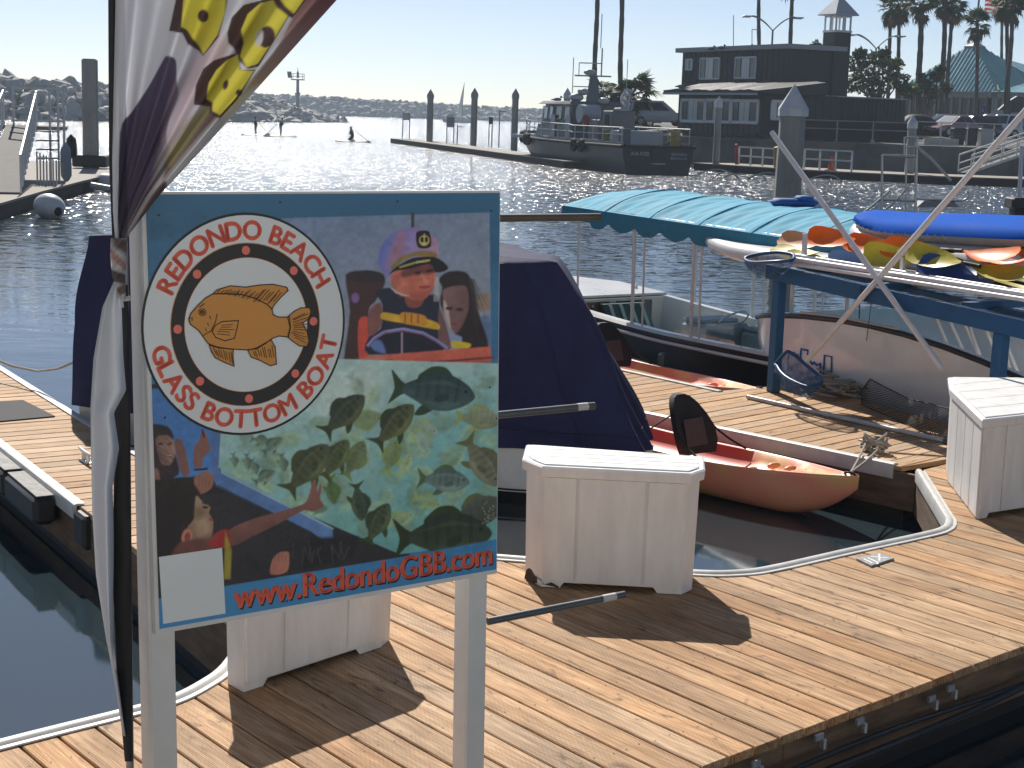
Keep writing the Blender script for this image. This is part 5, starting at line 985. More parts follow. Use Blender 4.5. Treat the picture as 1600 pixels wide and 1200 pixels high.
M('grey board rail', (.40, .41, .40), .5, var=.15); BB = M('blue board deck', lin(10, 88, 190), .75, var=.10, scale=4, spec=.04); BW = M('white board', (.68, .68, .66), .35, var=.12, scale=3, coat=.3); BG = M('grey white board rail', (.50, .49, .48), .45, var=.15)
board('paddle board with bright blue deck lying on top of the stack', RP(1342, 350, 1.0), 3.3, .80, .19, .045, BB, MATS['grey board rail'], ribs=16, roll=.14)
board('white paddle board directly under the blue board', RP(1336, 366, .95), 3.5, .84, .15, .012, BW, BG, roll=.2)
board('white paddle board at the bottom of the stack with its nose left of the paddles', RP(1104, 385, .78), 4.3, .62, .18, .006, BW, BW)
# --- paddles: each one shaft, two blades, two grips
OR = M('orange paddle plastic', lin(250, 136, 28), .38, var=.10, scale=8, trans=.35); PALE = M('faded orange plastic', lin(238, 176, 120), .4, var=.15, trans=.15); YEL = M('yellow green plastic', lin(206, 194, 66), .4, var=.15, scale=8, trans=.3); YEP = M('pale yellow plastic', lin(228, 214, 118), .4, var=.12, trans=.15); NVY = M('navy paddle plastic', lin(32, 64, 128), .38, var=.15); LBL = M('light blue plastic', lin(104, 136, 186), .4, var=.12); GRIP = M('black rubber grip', (.013, .013, .014), .6); SHA = M('white paddle shaft', (.62, .62, .60), .35)
def blade(b, c, d, up, L, W, curve=.05):
    """spoon blade: outline lofted from the neck to the rounded tip"""
    d = Vector(d).normalized(); y = Vector(up).cross(d).normalized(); z = d.cross(y); R = []
    for s, w in ((0, .10), (.10, .26), (.25, .60), (.42, .86), (.62, .97), (.80, 1.0), (.93, .86), (1.0, .48)):
        x = L * s; o = curve * (1 - (2 * s - 1) ** 2); R.append([c + d * x + y * (W / 2 * w * a) + z * (zz - o + .03 * curve / .05 * abs(a) ** 2 * w) for a, zz in ((-1, .002), (-.5, .004), (0, .010), (.5, .004), (1, .002), (.5, -.004), (0, -.002), (-.5, -.004))])
    return b.loft(R, True)
def paddle(label, a, e, mat, up=(0, 0, 1), BL=.44, BW_=.17, up2=None, curve=.05):
    a, e = Vector(a), Vector(e); d = (e - a).normalized(); r_ = thing('kayak_paddle', label, 'paddle', tuple(a), 'kayak paddles piled on the rack'); a2, e2 = a + d * BL, e - d * BL
    MB().tube([a2 - d * .05, e2 + d * .05], .0155, 10).build('shaft', SHA, r_, smooth=60)
    blade(MB(), a2, -d, up, BL, BW_, curve).build('blade', mat, r_, smooth=60); blade(MB(), e2, d, up2 or up, BL, BW_, curve).build('blade', mat, r_, smooth=60)
    for q_ in (.30, .56): p = a2.lerp(e2, q_); MB().tube([p, p + d * .16], .0185, 10).build('grip', GRIP, r_, smooth=60)
    for q_ in (.05, .93): p = a2.lerp(e2, q_); MB().lathe([(.016, -.012), (.034, 0), (.034, .012), (.016, .02)], (0, 0, 0), 12).build('drip_ring', GRIP, r_, smooth=60); o = r_.children[-1]; o.location = p - a; o.rotation_euler = d.to_track_quat('Z', 'Y').to_euler()
    return r_
pads = [('orange paddle on top with its spoon blade uppermost at the left end', (1262, 366, .30), (1598, 404, .34), OR, (-.35, -.75, .5)),
        ('faded orange paddle with its pale blade furthest left', (1219, 372, .36), (1560, 400, .40), PALE, (-.3, -.7, .6)),
        ('pale yellow paddle under the orange ones at the left end', (1209, 388, .22), (1545, 418, .26), YEP, (-.2, -.35, .9)),
        ('yellow green paddle lowest at the left end of the pile', (1226, 396, .16), (1530, 432, .22), YEL, (-.2, -.3, .95)),
        ('paddle with a light blue blade standing on edge', (1294, 406, .12), (1590, 450, .20), LBL, (-.85, -.5, .12)),
        ('paddle with a broad yellow green blade in front of the white pole', (1350, 393, .10), (1640, 446, .14), YEL, (-.85, -.5, .15)),
        ('yellow paddle whose blade points down right in the middle', (1408, 386, .14), (1700, 470, .12), YEL, (-.4, -.5, .75)),
        ('orange paddle whose blade ends at the right edge', (1330, 380, .42), (1612, 402, .30), OR, (-.5, -.55, .65)),
        ('orange paddle lying under another orange one on the right', (1322, 376, .48), (1578, 424, .34), OR, (-.55, -.55, .55)),
        ('orange paddle with its right blade sticking up at the frame edge', (1380, 384, .2), (1590, 398, -.05), OR, (-.3, -.8, .45)),
        ('yellow green paddle slanting down towards the right end of the rail', (1420, 392, .1), (1604, 432, -.12), YEL, (-.3, -.75, .5)),
        ('navy paddle with long narrow blades, nearest the rail', (1438, 408, .08), (1720, 492, .06), NVY, (-.6, -.5, .6)),
        ('navy paddle lying behind the other navy one', (1446, 404, .16), (1740, 478, .16), NVY, (-.5, -.5, .7))]
for (lb, p0, p1, mt, up) in pads: paddle(lb, RP(*p0), RP(p1[0], p1[1], p1[2] + .28), mt, up=up, up2=(-.3, -.5, .8), BL=.62, BW_=.22)
# --- nets with white handles
NETM = bpy.data.materials.new('blue net mesh'); NETM.use_nodes = True
def _net():
    nt = NETM.node_tree; N = nt.nodes; L = nt.links; b = N['Principled BSDF']; b.inputs['Base Color'].default_value = (*lin(40, 84, 126), 1); b.inputs['Roughness'].default_value = .8
    tc = N.new('ShaderNodeTexCoord'); n = N.new('ShaderNodeTexNoise'); n.inputs['Scale'].default_value = 9; L.new(tc.outputs['Object'], n.inputs[0]); r = N.new('ShaderNodeMapRange'); r.inputs[1].default_value = .35; r.inputs[2].default_value = .65; r.inputs[3].default_value = .25; r.inputs[4].default_value = .7; L.new(n.outputs[0], r.inputs[0])
    t = N.new('ShaderNodeBsdfTransparent'); ms = N.new('ShaderNodeMixShader'); L.new(r.outputs[0], ms.inputs[0]); L.new(b.outputs[0], ms.inputs[1]); L.new(t.outputs[0], ms.inputs[2]); L.new(ms.outputs[0], N['Material Output'].inputs[0])
_net(); HOOP = M('blue net frame', lin(18, 70, 120), .4)
def hand_net(label, hoop, bag, handle, hr=.026):
    hoop = [Vector(p) for p in hoop]; r_ = thing('hand_net', label, 'net', tuple(hoop[0]), 'hand nets with white handles'); hp_ = smooth_path(hoop + hoop[:1], 4)[:-1]
    MB().tube(hp_, .017, 8, closed=True).build('frame', HOOP, r_, smooth=60); c = sum(hp_, Vector()) / len(hp_); bag = Vector(bag); rings = [hp_]
    for k in (.3, .6, .85, 1.0): rings.append([p.lerp(c, k ** 2 * .55) + bag * k + Vector((random.uniform(-.02, .02), random.uniform(-.02, .02), random.uniform(-.015, .015))) for p in hp_])
    MB().loft(rings, False).build('bag', NETM, r_, smooth=80)
    if handle: MB().tube(handle, hr, 12).build('handle', PVC, r_, smooth=60)
    return r_
Zn = lambda x, y: (1180 + x / 6, 440 + y / 6)
hb0, hb1 = RP(1260, 564, -.10), RP(1600, 176, -.075); dirB = (hb1 - hb0)
hand_net('blue hand net at the foot of the rack with handle leaning up to the right', [RP(*Zn(188, 775), -.20), RP(*Zn(285, 665), -.14), RP(*Zn(345, 675), -.12), RP(*Zn(480, 785), -.12), RP(*Zn(612, 905), -.14), RP(*Zn(600, 960), -.24), RP(*Zn(480, 985), -.34), RP(*Zn(280, 890), -.34)], (-.05, -.10, -.16), [hb0, hb0 + dirB * 1.35])
ha0, ha1 = RP(1206, 207, -.10), RP(1472, 576, -.115)
hand_net('hand net whose white handle leans up to the left across the other pole', [q_ + ha * .55 + V(0, 0, -.12) for q_ in (ha1 + V(0, 0, -.02), ha1 + V(.1, -.05, -.1), ha1 + V(.16, -.1, -.3), ha1 + V(.12, -.12, -.42), ha1 + V(-.1, -.06, -.42), ha1 + V(-.14, 0, -.28), ha1 + V(-.08, .02, -.08))], (.04, -.05, -.04), [ha0, ha1])
h0, h1 = RP(1236, 404, -.02), RP(1640, 466, .0)
hand_net('blue hand net lying on the left end of the rail, white handle along it', [RP(1240, 398, -.02), RP(1215, 394, -.05), RP(1180, 398, -.08), RP(1164, 404, -.15), RP(1175, 410, -.28), RP(1210, 409, -.30), RP(1238, 406, -.18)], (0, .0, -.17), [h0, h1], .024)
MB_ = MB(); MB_.tube([RP(1225, 410, -.035), RP(1640, 474, -.03)], .02, 12); o = MB_.build('white_pole', PVC, smooth=60); tag(o, 'white pole lying along the edge of the blue rail', 'pole')
MB_ = MB(); MB_.tube([RP(1238, 398, .06), RP(1640, 462, .06)], .018, 12); o = MB_.build('white_pole', PVC, smooth=60); tag(o, 'white pole behind the net handle, touching the paddles', 'pole')
# --- clutter on the finger dock
a, e_ = G(1168, 620, .022), G(1474, 688, .022); b = MB(); b.tube([a, e_], .021, 10); m_ = V(a).lerp(V(e_), .42); d_ = (V(e_) - V(a)).normalized(); b.tube([m_, m_ + d_ * .07], .026, 10); o = b.build('grey_pole', M('grey pvc', (.5, .51, .52), .4, var=.15), smooth=50); tag(o, 'long grey pole with a coupling lying flat on the finger dock', 'pole')
b = MB()
for k in range(80):
    g = G(random.gauss(1316, 20), random.gauss(613, 7), 0); rx = random.uniform(.05, .13); a0 = random.uniform(0, 6.3); z = .02 + random.uniform(0, .13) * math.exp(-((g[0] - 3.15) / .3) ** 2); tl = random.uniform(-.4, .4)
    b.tube([V(g[0], g[1], z) + Matrix.Rotation(a0, 3, 'Z') @ Vector((rx * math.cos(t), rx * .55 * math.sin(t), max(-.01, tl * rx * math.sin(t + .5)))) for t in np.linspace(0, 2 * math.pi, 14)[:-1]], .0105, 5, closed=True)
o = b.build('rope_pile', ROPE, smooth=60); tag(o, 'heap of tangled pale rope at the foot of the white hull', 'rope')
def nets(u, v):
    x = lerp(1345, 1490, u); top = np.interp(u, [0, .1, .25, .5, 1], [612, 592, 604, 622, 640]); bot = np.interp(u, [0, .5, 1], [632, 664, 700]); y = lerp(top, bot, v)
    g = V(G(x, bot, .0)); return D(x, y, g.y + .12 * (1 - v) + .02 * math.sin(17 * u + 9 * v))
b = MB(); n_, m_ = 30, 12
for k in range(-m_, n_):
    for s in (1, -1):
        pts = []
        for j in range(m_ + 1):
            i = (k + j) if s > 0 else (k + m_ - j)
            if 0 <= i <= n_: pts.append(nets(i / n_, j / m_))
        if len(pts) > 1: b.tube(pts, .0028, 4, caps=False)
for v_ in (0, 1): b.tube([nets(i / 40, v_) for i in range(41)], .007, 5)
o = b.build('cargo_net', M('dark netting', (.06, .055, .05), .9)); tag(o, 'dark knotted net slumped against the white hull beside the rope heap', 'net')
# --- on the left finger dock
mt = [G(-60, 640, 0), G(0, 660, 0), G(86, 652, 0), G(36, 627, 0), G(-60, 632, 0)]; b = MB(); P_ = [(p[0], p[1]) for p in (mt[0], mt[1], mt[2], mt[3], mt[4])]; b.prism(P_, .001, .012); o = b.build('rubber_mat', M('dark deck mat', (.05, .05, .052), .9, var=.35, scale=30, bump=.002, bscale=200)); tag(o, 'dark grey rubber mat lying on the left finger dock', 'mat')
g = G(134, 722, 0); o = cleat((g[0], g[1], .002), rad(-58), 1.05).build('mooring_cleat', M('bare aluminium', (.6, .6, .6), .35, metal=.7), smooth=50); tag(o, 'bare metal cleat at the corner of the left finger dock', 'cleat')
b = MB(); p0, p1 = V(-2.98, 10.22, -.12), V(-4.9, 13.35, -.12); dd = (p1 - p0).normalized(); nl = Vector((-dd.y, dd.x, 0)); nl = nl if nl.x < 0 else -nl
rr_ = thing('dock_fender', 'black rubber fender block with worn top along the left finger dock', 'fender', tuple(p0))
WORN = M('worn pale rubber', (.34, .33, .32), .8, var=.5, scale=14, bump=.002)
for k in range(4):
    a = p0 + dd * (.03 + k * .86) + nl * .11; e_ = a + dd * .82; b = MB(); b.bar(a, e_, .17, .20, bev=.035); b.build('block', MATS['black rubber'], rr_, smooth=40)
    b = MB(); b.bar(a + V(0, 0, .1005) + dd * .02, e_ + V(0, 0, .1005) - dd * .02, .12, .006, bev=.002); b.build('worn_top', WORN, rr_)
b = MB(); b.tube([D(x, y, Y) for x, y, Y in ((-60, 540, 15.0), (-20, 556, 14.6), (20, 572, 14.3), (60, 580, 14.0), (90, 576, 13.7), (122, 563, 13.45))], .012, 6); o = b.build('mooring_line', ROPE, smooth=60); tag(o, 'slack pale mooring line running to the covered boat', 'rope')
# ================================================================== BREAKWATERS
def rock_meshes(n, mat, seed=3):
    out = []; rs = random.Random(seed)
    for k in range(n):
        bm = bmesh.new()
        for i in range(16):
            v = Vector((rs.gauss(0, 1), rs.gauss(0, 1), rs.gauss(0, 1))).normalized(); m = max(abs(v.x), abs(v.y), abs(v.z)); v = v.lerp(v / m, .55); bm.verts.new((v.x * .62, v.y * .5, v.z * .42))
        bmesh.ops.convex_hull(bm, input=bm.verts[:]); me = bpy.data.meshes.new('boulder'); bm.to_mesh(me); bm.free(); me.materials.append(mat); out.append(me)
    return out
ROCK = M('breakwater rock', (.42, .415, .40), .9, var=.4, scale=.9, bump=.02, bscale=3)
rocks = rock_meshes(9, ROCK)
def rock_arrays(me):
    v = np.empty(len(me.vertices) * 3, 'f'); me.vertices.foreach_get('co', v); me.calc_loop_triangles(); return v.reshape(-1, 3), np.array([tuple(t.vertices) for t in me.loop_triangles])
RA = [rock_arrays(m) for m in rocks]
def rock_heap(name, items, parent=None):
    Vs, Fs, o = [], [], 0
    for (p, s, e) in items:
        v, f = RA[random.randrange(9)]; R = np.array(Matrix.Rotation(e[0], 3, 'Z') @ Matrix.Rotation(e[1], 3, 'X')); Vs.append((v * s) @ R.T + np.array(p)); Fs.append(f + o); o += len(v)
    me = bpy.data.meshes.new(name); me.from_pydata(np.concatenate(Vs), [], np.concatenate(Fs)); me.materials.append(ROCK); ob = bpy.data.objects.new(name, me); COL.objects.link(ob); ob['kind'] = 'stuff'
    if parent: ob.parent = parent
    return ob
jt = bpy.data.objects.new('rock_jetty', None); COL.objects.link(jt); jt['kind'] = 'structure'
path = [(-150, 150), (-95, 198), (-74, 216), (-61.5, 235), (-56, 262), (-49, 295), (-43.5, 330), (-40, 352)]; tops = [6.2, 6.6, 5.6, 4.6, 4.3, 4.3, 3.6, .8]
pl_ = [0]; 
for i in range(len(path) - 1): pl_.append(pl_[-1] + (Vector(path[i + 1]) - Vector(path[i])).length)
def jpos(s, q):
    x = np.interp(s, pl_, [p[0] for p in path]); y = np.interp(s, pl_, [p[1] for p in path]); x2 = np.interp(s + 1, pl_, [p[0] for p in path]); y2 = np.interp(s + 1, pl_, [p[1] for p in path]); d = Vector((x2 - x, y2 - y)).normalized() if s + 1 < pl_[-1] else Vector((.1, 1)).normalized()
    n = Vector((-d.y, d.x)); t = np.interp(s, pl_, tops); return Vector((x + n.x * q * 8, y + n.y * q * 8, WZ + (t - WZ) * (1 - (1 - min(q, 1)) ** 1.25)))
b = MB(); R = []
for s in np.linspace(0, pl_[-1] - .01, 50): R.append([jpos(s, q) - V(0, 0, .9 + .5 * q) for q in (-.15, .1, .3, .6, 1.0)] + [jpos(s, 1) + V(-6, 2, -1), jpos(s, 1) + V(-16, 4, -7)])
b.loft(R, False, ringclosed=False); b.build('core', M('dark rubble', (.12, .12, .118), .95, var=.4, scale=.5), jt)
cand = []
for k in range(2600):
    s, q = random.uniform(40, pl_[-1]), random.uniform(-.06, 1.25); p = jpos(s, q); px, py = PX(p); vis = (-20 < px < 180) or (372 < px < 560)
    if vis: cand.append((s, q, p))
placed = []; extra = []
for s, q, p in cand:
    sz = random.uniform(1.5, 3.2) * (1.15 if q < .25 else 1)
    if any((p - p2).length < .46 * (sz + s2) * .62 for p2, s2 in placed): continue
    placed.append((p, sz))
placed.sort(key=lambda t: t[0].y / t[1])
for k, (p, sz) in enumerate(placed):
    if k < 290:
        o = bpy.data.objects.new('boulder', rocks[k % 9]); COL.objects.link(o); o.parent = jt; o.location = p; o.scale = (sz * random.uniform(.8, 1.2), sz * random.uniform(.8, 1.2), sz * random.uniform(.75, 1.1)); o.rotation_euler = (random.uniform(-.5, .5), random.uniform(-.5, .5), random.uniform(0, 6.3))
    else: extra.append((p, sz, (random.uniform(0, 6), random.uniform(-.5, .5))))
for k in range(260): s = random.uniform(60, pl_[-1]); extra.append((jpos(s, random.uniform(-.1, 1.2)), random.uniform(1.6, 2.6), (random.uniform(0, 6), random.uniform(-.5, .5))))
for k in range(160): s = random.uniform(pl_[-1] - 30, pl_[-1]); extra.append((jpos(s, random.uniform(-.2, .9)) + V(random.uniform(0, 2), 0, -.2), random.uniform(.7, 1.6), (random.uniform(0, 6), random.uniform(-.5, .5))))
rock_heap('rubble', extra, jt)
fb = bpy.data.objects.new('far_breakwater', None); COL.objects.link(fb); fb['kind'] = 'structure'
items = []
for k in range(5200):
    t = random.random(); x = lerp(-170, 150, t); y = 632 + (x + 80) * .30; q = random.uniform(-.05, 1.15); top = np.interp(x, [-170, -75, 0, 150], [7.5, 6.2, 4.2, 4.0]); items.append((V(x, y + q * 9, WZ + (top - WZ - .6) * min(q, 1) + random.uniform(-.3, .5)), random.uniform(1.6, 3.8), (random.uniform(0, 6), random.uniform(-.6, .6))))
rock_heap('rubble', items, fb); b = MB(); R = []
for x in np.linspace(-170, 150, 30): y = 632 + (x + 80) * .30; top = np.interp(x, [-170, -75, 0, 150], [7.5, 6.2, 4.2, 4.0]); R.append([V(x, y + 1, WZ - 2), V(x, y + 9.5, top - 1.4), V(x, y + 16, top - 1.4), V(x, y + 26, WZ - 2)])
b.loft(R, False, ringclosed=False); b.build('core', MATS['dark rubble'], fb)
# ---- light on the jetty head
GREYM = M('grey painted steel', (.22, .23, .24), .5, var=.15); GALV = M('galvanised rail', (.42, .43, .44), .4, metal=.5, var=.1)
lt = D(465, 160, 335); r_ = thing('beacon_tower', 'steel beacon tower with square top platform on the rock jetty', 'beacon', tuple(lt)); L_ = V(lt)
MB().tube([L_ - V(0, 0, 1), L_ + V(0, 0, 4.6)], [.36, .30], 10).build('mast', GREYM, r_, smooth=60); MB().lathe([(.3, 1.4), (.55, 1.45), (.55, 2.0), (.3, 2.1)], L_, 12).build('collar', GREYM, r_)
MB().box(L_ + V(0, 0, 4.7), (2.6, 2.6, .2)).build('platform', GREYM, r_); b = MB()
for x, y in ((-1.2, -1.2), (1.2, -1.2), (1.2, 1.2), (-1.2, 1.2)): b.bar(L_ + V(x, y, 4.8), L_ + V(x, y, 5.9), .09, .09)
for z in (5.35, 5.9):
    for (x0, y0_, x1, y1_) in ((-1.2, -1.2, 1.2, -1.2), (1.2, -1.2, 1.2, 1.2), (1.2, 1.2, -1.2, 1.2), (-1.2, 1.2, -1.2, -1.2)): b.bar(L_ + V(x0, y0_, z), L_ + V(x1, y1_, z), .07, .07)
b.build('guard_rail', GREYM, r_); MB().slab([L_ + V(-1.9, -1.2, 5.0), L_ + V(-1.0, -1.3, 5.0), L_ + V(-1.2, -1.3, 6.3), L_ + V(-2.1, -1.2, 6.3)], (0, .08, 0)).build('solar_panel', M('solar panel', (.02, .03, .05), .2), r_); MB().lathe([(.2, 5.0), (.25, 5.1), (.22, 6.2), (.08, 6.5), (.03, 7.2)], L_, 10).build('lantern', GREYM, r_)

# ================================================================== PADDLERS, SAIL, GUEST DOCK
def person(loc, yaw, label, joints, cols, paddle=None):
    """one skinned body; joints: name -> (x, y, z, r, parent)"""
    r_ = thing('person', label, 'person', tuple(loc)); R = Matrix.Rotation(yaw, 3, 'Z'); nm = list(joints); me = bpy.data.meshes.new('body')
    me.from_pydata([R @ Vector(joints[k][:3]) for k in nm], [(nm.index(joints[k][4]), i) for i, k in enumerate(nm) if joints[k][4]], []); me.materials.append(cols[0]); o = bpy.data.objects.new('body', me); COL.objects.link(o); o.parent = r_
    sk = o.modifiers.new('skin', 'SKIN'); sk.use_smooth_shade = True
    for i, k in enumerate(nm): me.skin_vertices[0].data[i].radius = (joints[k][3],) * 2; me.skin_vertices[0].data[i].use_root = (i == 0)
    o.modifiers.new('sub', 'SUBSURF').levels = 1; o.modifiers['sub'].render_levels = 1
    J = lambda k: Vector(loc) + R @ Vector(joints[k][:3])
    if cols[1]: b = MB(); b.tube([J('pelvis') + V(0, 0, .02), J('chest').lerp(J('pelvis'), .4), J('chest'), J('neck') - V(0, 0, .02)], [.165, .175, .195, .09], 10); [b.tube([J('chest') + V(0, 0, .08), J(a_)], [.075, .065], 8) for a_ in ('elL', 'elR')]; b.build('shirt', cols[1], r_, smooth=80)
    if cols[2]: b = MB(); [b.tube([J('pelvis') + V(0, 0, .06), J(a_).lerp(J('pelvis'), .25)], [.14, .105], 8) for a_ in ('knL', 'knR')]; b.build('shorts', cols[2], r_, smooth=80)
    MB().blob(J('head') + V(0, 0, .03), .105, .115, .125, 10, 7).build('hair', M('dark hair', (.02, .016, .013), .7), r_, smooth=80)
    return r_
SKIN = M('tanned skin', (.30, .17, .11), .55); DKT = M('dark shirt', (.02, .024, .028), .8); LTS = M('light shorts', (.5, .5, .52), .8); SUP = M('pale paddle board', (.6, .62, .6), .4); WET = M('black wetsuit', (.012, .014, .016), .7)
def stand(lean=.06): return dict(pelvis=(0, 0, .95, .13, None), chest=(lean, 0, 1.28, .15, 'pelvis'), neck=(lean * 1.4, 0, 1.50, .06, 'chest'), head=(lean * 1.7, 0, 1.68, .105, 'neck'), shL=(lean, .19, 1.42, .06, 'chest'), elL=(.16, .26, 1.16, .045, 'shL'), haL=(.34, .14, 1.10, .04, 'elL'), shR=(lean, -.19, 1.42, .06, 'chest'), elR=(.18, -.28, 1.2, .045, 'shR'), haR=(.38, -.2, 1.36, .04, 'elR'), hiL=(0, .1, .86, .095, 'pelvis'), knL=(.05, .14, .5, .07, 'hiL'), anL=(0, .15, .1, .045, 'knL'), toL=(.16, .16, .05, .04, 'anL'), hiR=(0, -.1, .86, .095, 'pelvis'), knR=(.05, -.14, .5, .07, 'hiR'), anR=(0, -.15, .1, .045, 'knR'), toR=(.16, -.16, .05, .04, 'anR'))
def sup(loc, yaw, label):
    d = Vector((math.cos(yaw), math.sin(yaw), 0)); n = Vector((-d.y, d.x, 0)); R = []
    for s in np.linspace(-1, 1, 15): w = .38 * (1 - abs(s) ** 3) ** .6 + .02; R.append([Vector(loc) + d * 1.6 * s + n * w * a + V(0, 0, z + .08 * max(0, abs(s) - .6) ** 1.5) for a, z in ((-1, 0), (-.8, .06), (.8, .06), (1, 0), (.8, -.08), (-.8, -.08))])
    o = MB().loft(R, True).build('paddle_board', SUP, smooth=40); tag(o, label, 'board', 'boards under the paddlers'); return o
def oar(a, e, label): 
    a, e = Vector(a), Vector(e); r_ = thing('paddle', label, 'paddle', tuple(e), 'paddles of the paddlers'); MB().tube([a, e], .022, 6).build('shaft', GREYM, r_); d = (e - a).normalized(); blade(MB(), e, d, (0, -1, .1), .45, .22).build('blade', GREYM, r_)
for (q_, yaw, lb, jt_, cl, bl, pd) in (((-27.0, 162.3), rad(165), 'person in dark top standing on a board, leftmost of the three paddlers', stand(), (SKIN, DKT, DKT), 'pale board under the leftmost standing paddler', ((.1, .25, 1.45), (1.1, .3, .25))),
        ((-24.1, 159.7), rad(20), 'person in dark top and light shorts standing on a board with a paddle', stand(.1), (SKIN, DKT, LTS), 'pale board under the paddler in light shorts', ((-.1, -.2, 1.4), (-1.25, -.2, .25)))):
    L0 = Vector((*q_, WZ + .10)); sup(L0 - V(0, 0, .06), yaw, bl); person(L0, yaw, lb, jt_, cl); oar(L0 + Vector(pd[0]), L0 + Vector(pd[1]), 'paddle held by the ' + ('leftmost standing paddler' if 'leftmost' in lb else 'paddler in light shorts'))
kn = stand(.12); 
for k in kn:
    x, y, z, r0_, pa = kn[k]; kn[k] = (x, y, max(z - .50, .05), r0_ * 1.25, pa)
kn['knL'] = (.38, .18, .12, .09, 'hiL'); kn['anL'] = (-.05, .16, .06, .06, 'knL'); kn['toL'] = (-.22, .16, .06, .05, 'anL'); kn['knR'] = (.38, -.18, .12, .09, 'hiR'); kn['anR'] = (-.05, -.16, .06, .06, 'knR'); kn['toR'] = (-.22, -.16, .06, .05, 'anR')
L0 = Vector((-15.4, 146.1, WZ + .1)); sup(L0 - V(0, 0, .06), rad(185), 'pale board under the kneeling paddler in black'); person(L0, rad(150), 'person in black kneeling on a board, paddling to the right', kn, (WET, WET, None)); oar(L0 + V(.2, -.2, 1.0), L0 + V(1.35, -.3, .1), 'paddle held by the kneeling paddler')
sl = G(718, 192, WZ); S0 = V(sl); r_ = thing('sailboat', 'white sailboat with one tall narrow sail near the far breakwater', 'sailboat', tuple(S0))
R = [[S0 + V(x * 4.2, y * w, z) for y, z in ((-1, .9), (-.7, -.1), (.7, -.1), (1, .9))] for x, w in ((-1, .7), (-.4, 1.2), (.3, 1.2), (1, .1))]; MB().loft(R, True).build('hull', HULLW, r_, smooth=40)
MB().tube([S0 + V(.5, 0, .5), S0 + V(1.1, 0, 11.4)], .08, 6).build('mast', GREYM, r_); b = MB(); b.add([S0 + V(.45, 0, 1.6), S0 + V(1.05, 0, 11.2), S0 + V(.3, .25, 8), S0 + V(-.55, .3, 3.5), S0 + V(-.9, .1, 1.7)], [(0, 1, 2, 3, 4)]); b.add([S0 + V(.45, .05, 1.6), S0 + V(1.05, .05, 11.2), S0 + V(.3, .3, 8), S0 + V(-.55, .35, 3.5), S0 + V(-.9, .15, 1.7)], [(4, 3, 2, 1, 0)]); b.build('sail', M('sail cloth', (.7, .7, .7), .8, trans=.3), r_)
hb = S0 + V(-3.2, 20, 0); R = [[hb + V(x * 2.6, y * w, z) for y, z in ((-1, .9), (-.7, -.1), (.7, -.1), (1, .9))] for x, w in ((-1, .8), (.2, 1.0), (1, .1))]; r_ = thing('motor_boat', 'small dark motor boat beside the sailboat', 'boat', tuple(hb)); MB().loft(R, True).build('hull', GREYM, r_, smooth=40); MB().box(hb + V(-.3, 0, 1.6), (2.0, 1.4, 1.5), None, .2).build('cabin', M('dark cabin', (.04, .045, .05), .4), r_)
# dock with piles and signs
DTOP = M('grey dock planking', (.30, .27, .23), .85, var=.3, scale=2); DSIDE = M('tarred dock side', (.022, .02, .018), .85, var=.4, scale=2)
def flat_dock(name, poly, z=0., th=.42):
    o = bpy.data.objects.new(name, None); COL.objects.link(o); o['kind'] = 'structure'; MB().prism(poly, z - .06, z).build('decking', DTOP, o); c = sum((Vector(p) for p in poly), Vector((0, 0))) / len(poly)
    MB().prism([Vector(p) + (c - Vector(p)).normalized() * .08 for p in poly], z - .45, z - .06).build('beam', DSIDE, o); MB().prism([Vector(p) + (c - Vector(p)).normalized() * .25 for p in poly], WZ - .4, z - .45).build('float', DARKF, o); return o
g0, g1 = V(G(610, 216, 0)), V(G(840, 246, 0)); dd = (g1 - g0).normalized(); nr = Vector((-dd.y, dd.x, 0)); flat_dock('guest_dock', [tuple(p)[:2] for p in (g0, g1 + dd * 6, g1 + dd * 6 + nr * 2.4, g0 + nr * 2.4)])
CONCP = M('concrete pile', (.36, .345, .32), .85, var=.3, scale=1.5, bump=.01, stretch=(1, 1, .3)); CAPW = M('white pile cap', (.66, .66, .65), .4, var=.15, scale=3)
def pile(label, px, ytop, Y, w, zb=-1.5, cap=.75, group='capped piles in the harbour', caprise=1.0, lean=0., sides=8, cm=None):
    p = D(px, ytop, Y); r_ = thing('mooring_pile', label, 'pile', (p[0], p[1], zb), group); zt = p[2] - w * .9 * caprise; n = sides; b = MB(); b.lathe([(w * .53, zb), (w * .5, zt - cap * .3)], (p[0], p[1], 0), n, a0=math.pi / n)
    for k, v in enumerate(b.v): b.v[k] = (v[0] - lean * (zt - v[2]), v[1], v[2])
    b.build('shaft', CONCP, r_)
    MB().lathe([(w * .56, zt - cap * .42), (w * .58, zt - cap * .40), (w * .58, zt), (w * .56, zt + .02), (.01, p[2])], (p[0], p[1], 0), n, a0=math.pi / n).build('cap', cm or CAPW, r_); return r_
pile('capped pile nearest the tip of the guest dock', 673, 139, 138, .56, cm=CONCP); pile('capped pile in the middle of the guest dock, right of the sailboat', 742, 137, 127, .54, cm=CONCP); pile('capped pile on the guest dock next to the tug bow', 806, 138, 120, .52, cm=CONCP)
pile('capped pile rising behind the tug wheelhouse', 887, 137, 114, .52); pile('capped pile beside the tug aft deckhouse', 977, 139, 100.6, .52); pile('slender capped pile in front of the dark building windows', 1124, 150, 95.5, .42); pile('big weathered pile with white pyramid cap behind the turquoise canopy', 1242, 132, 32, .54, cap=.35, lean=.012); pile('short capped pile by the steel boarding frame and gangway', 1427, 179, 88.5, .50)
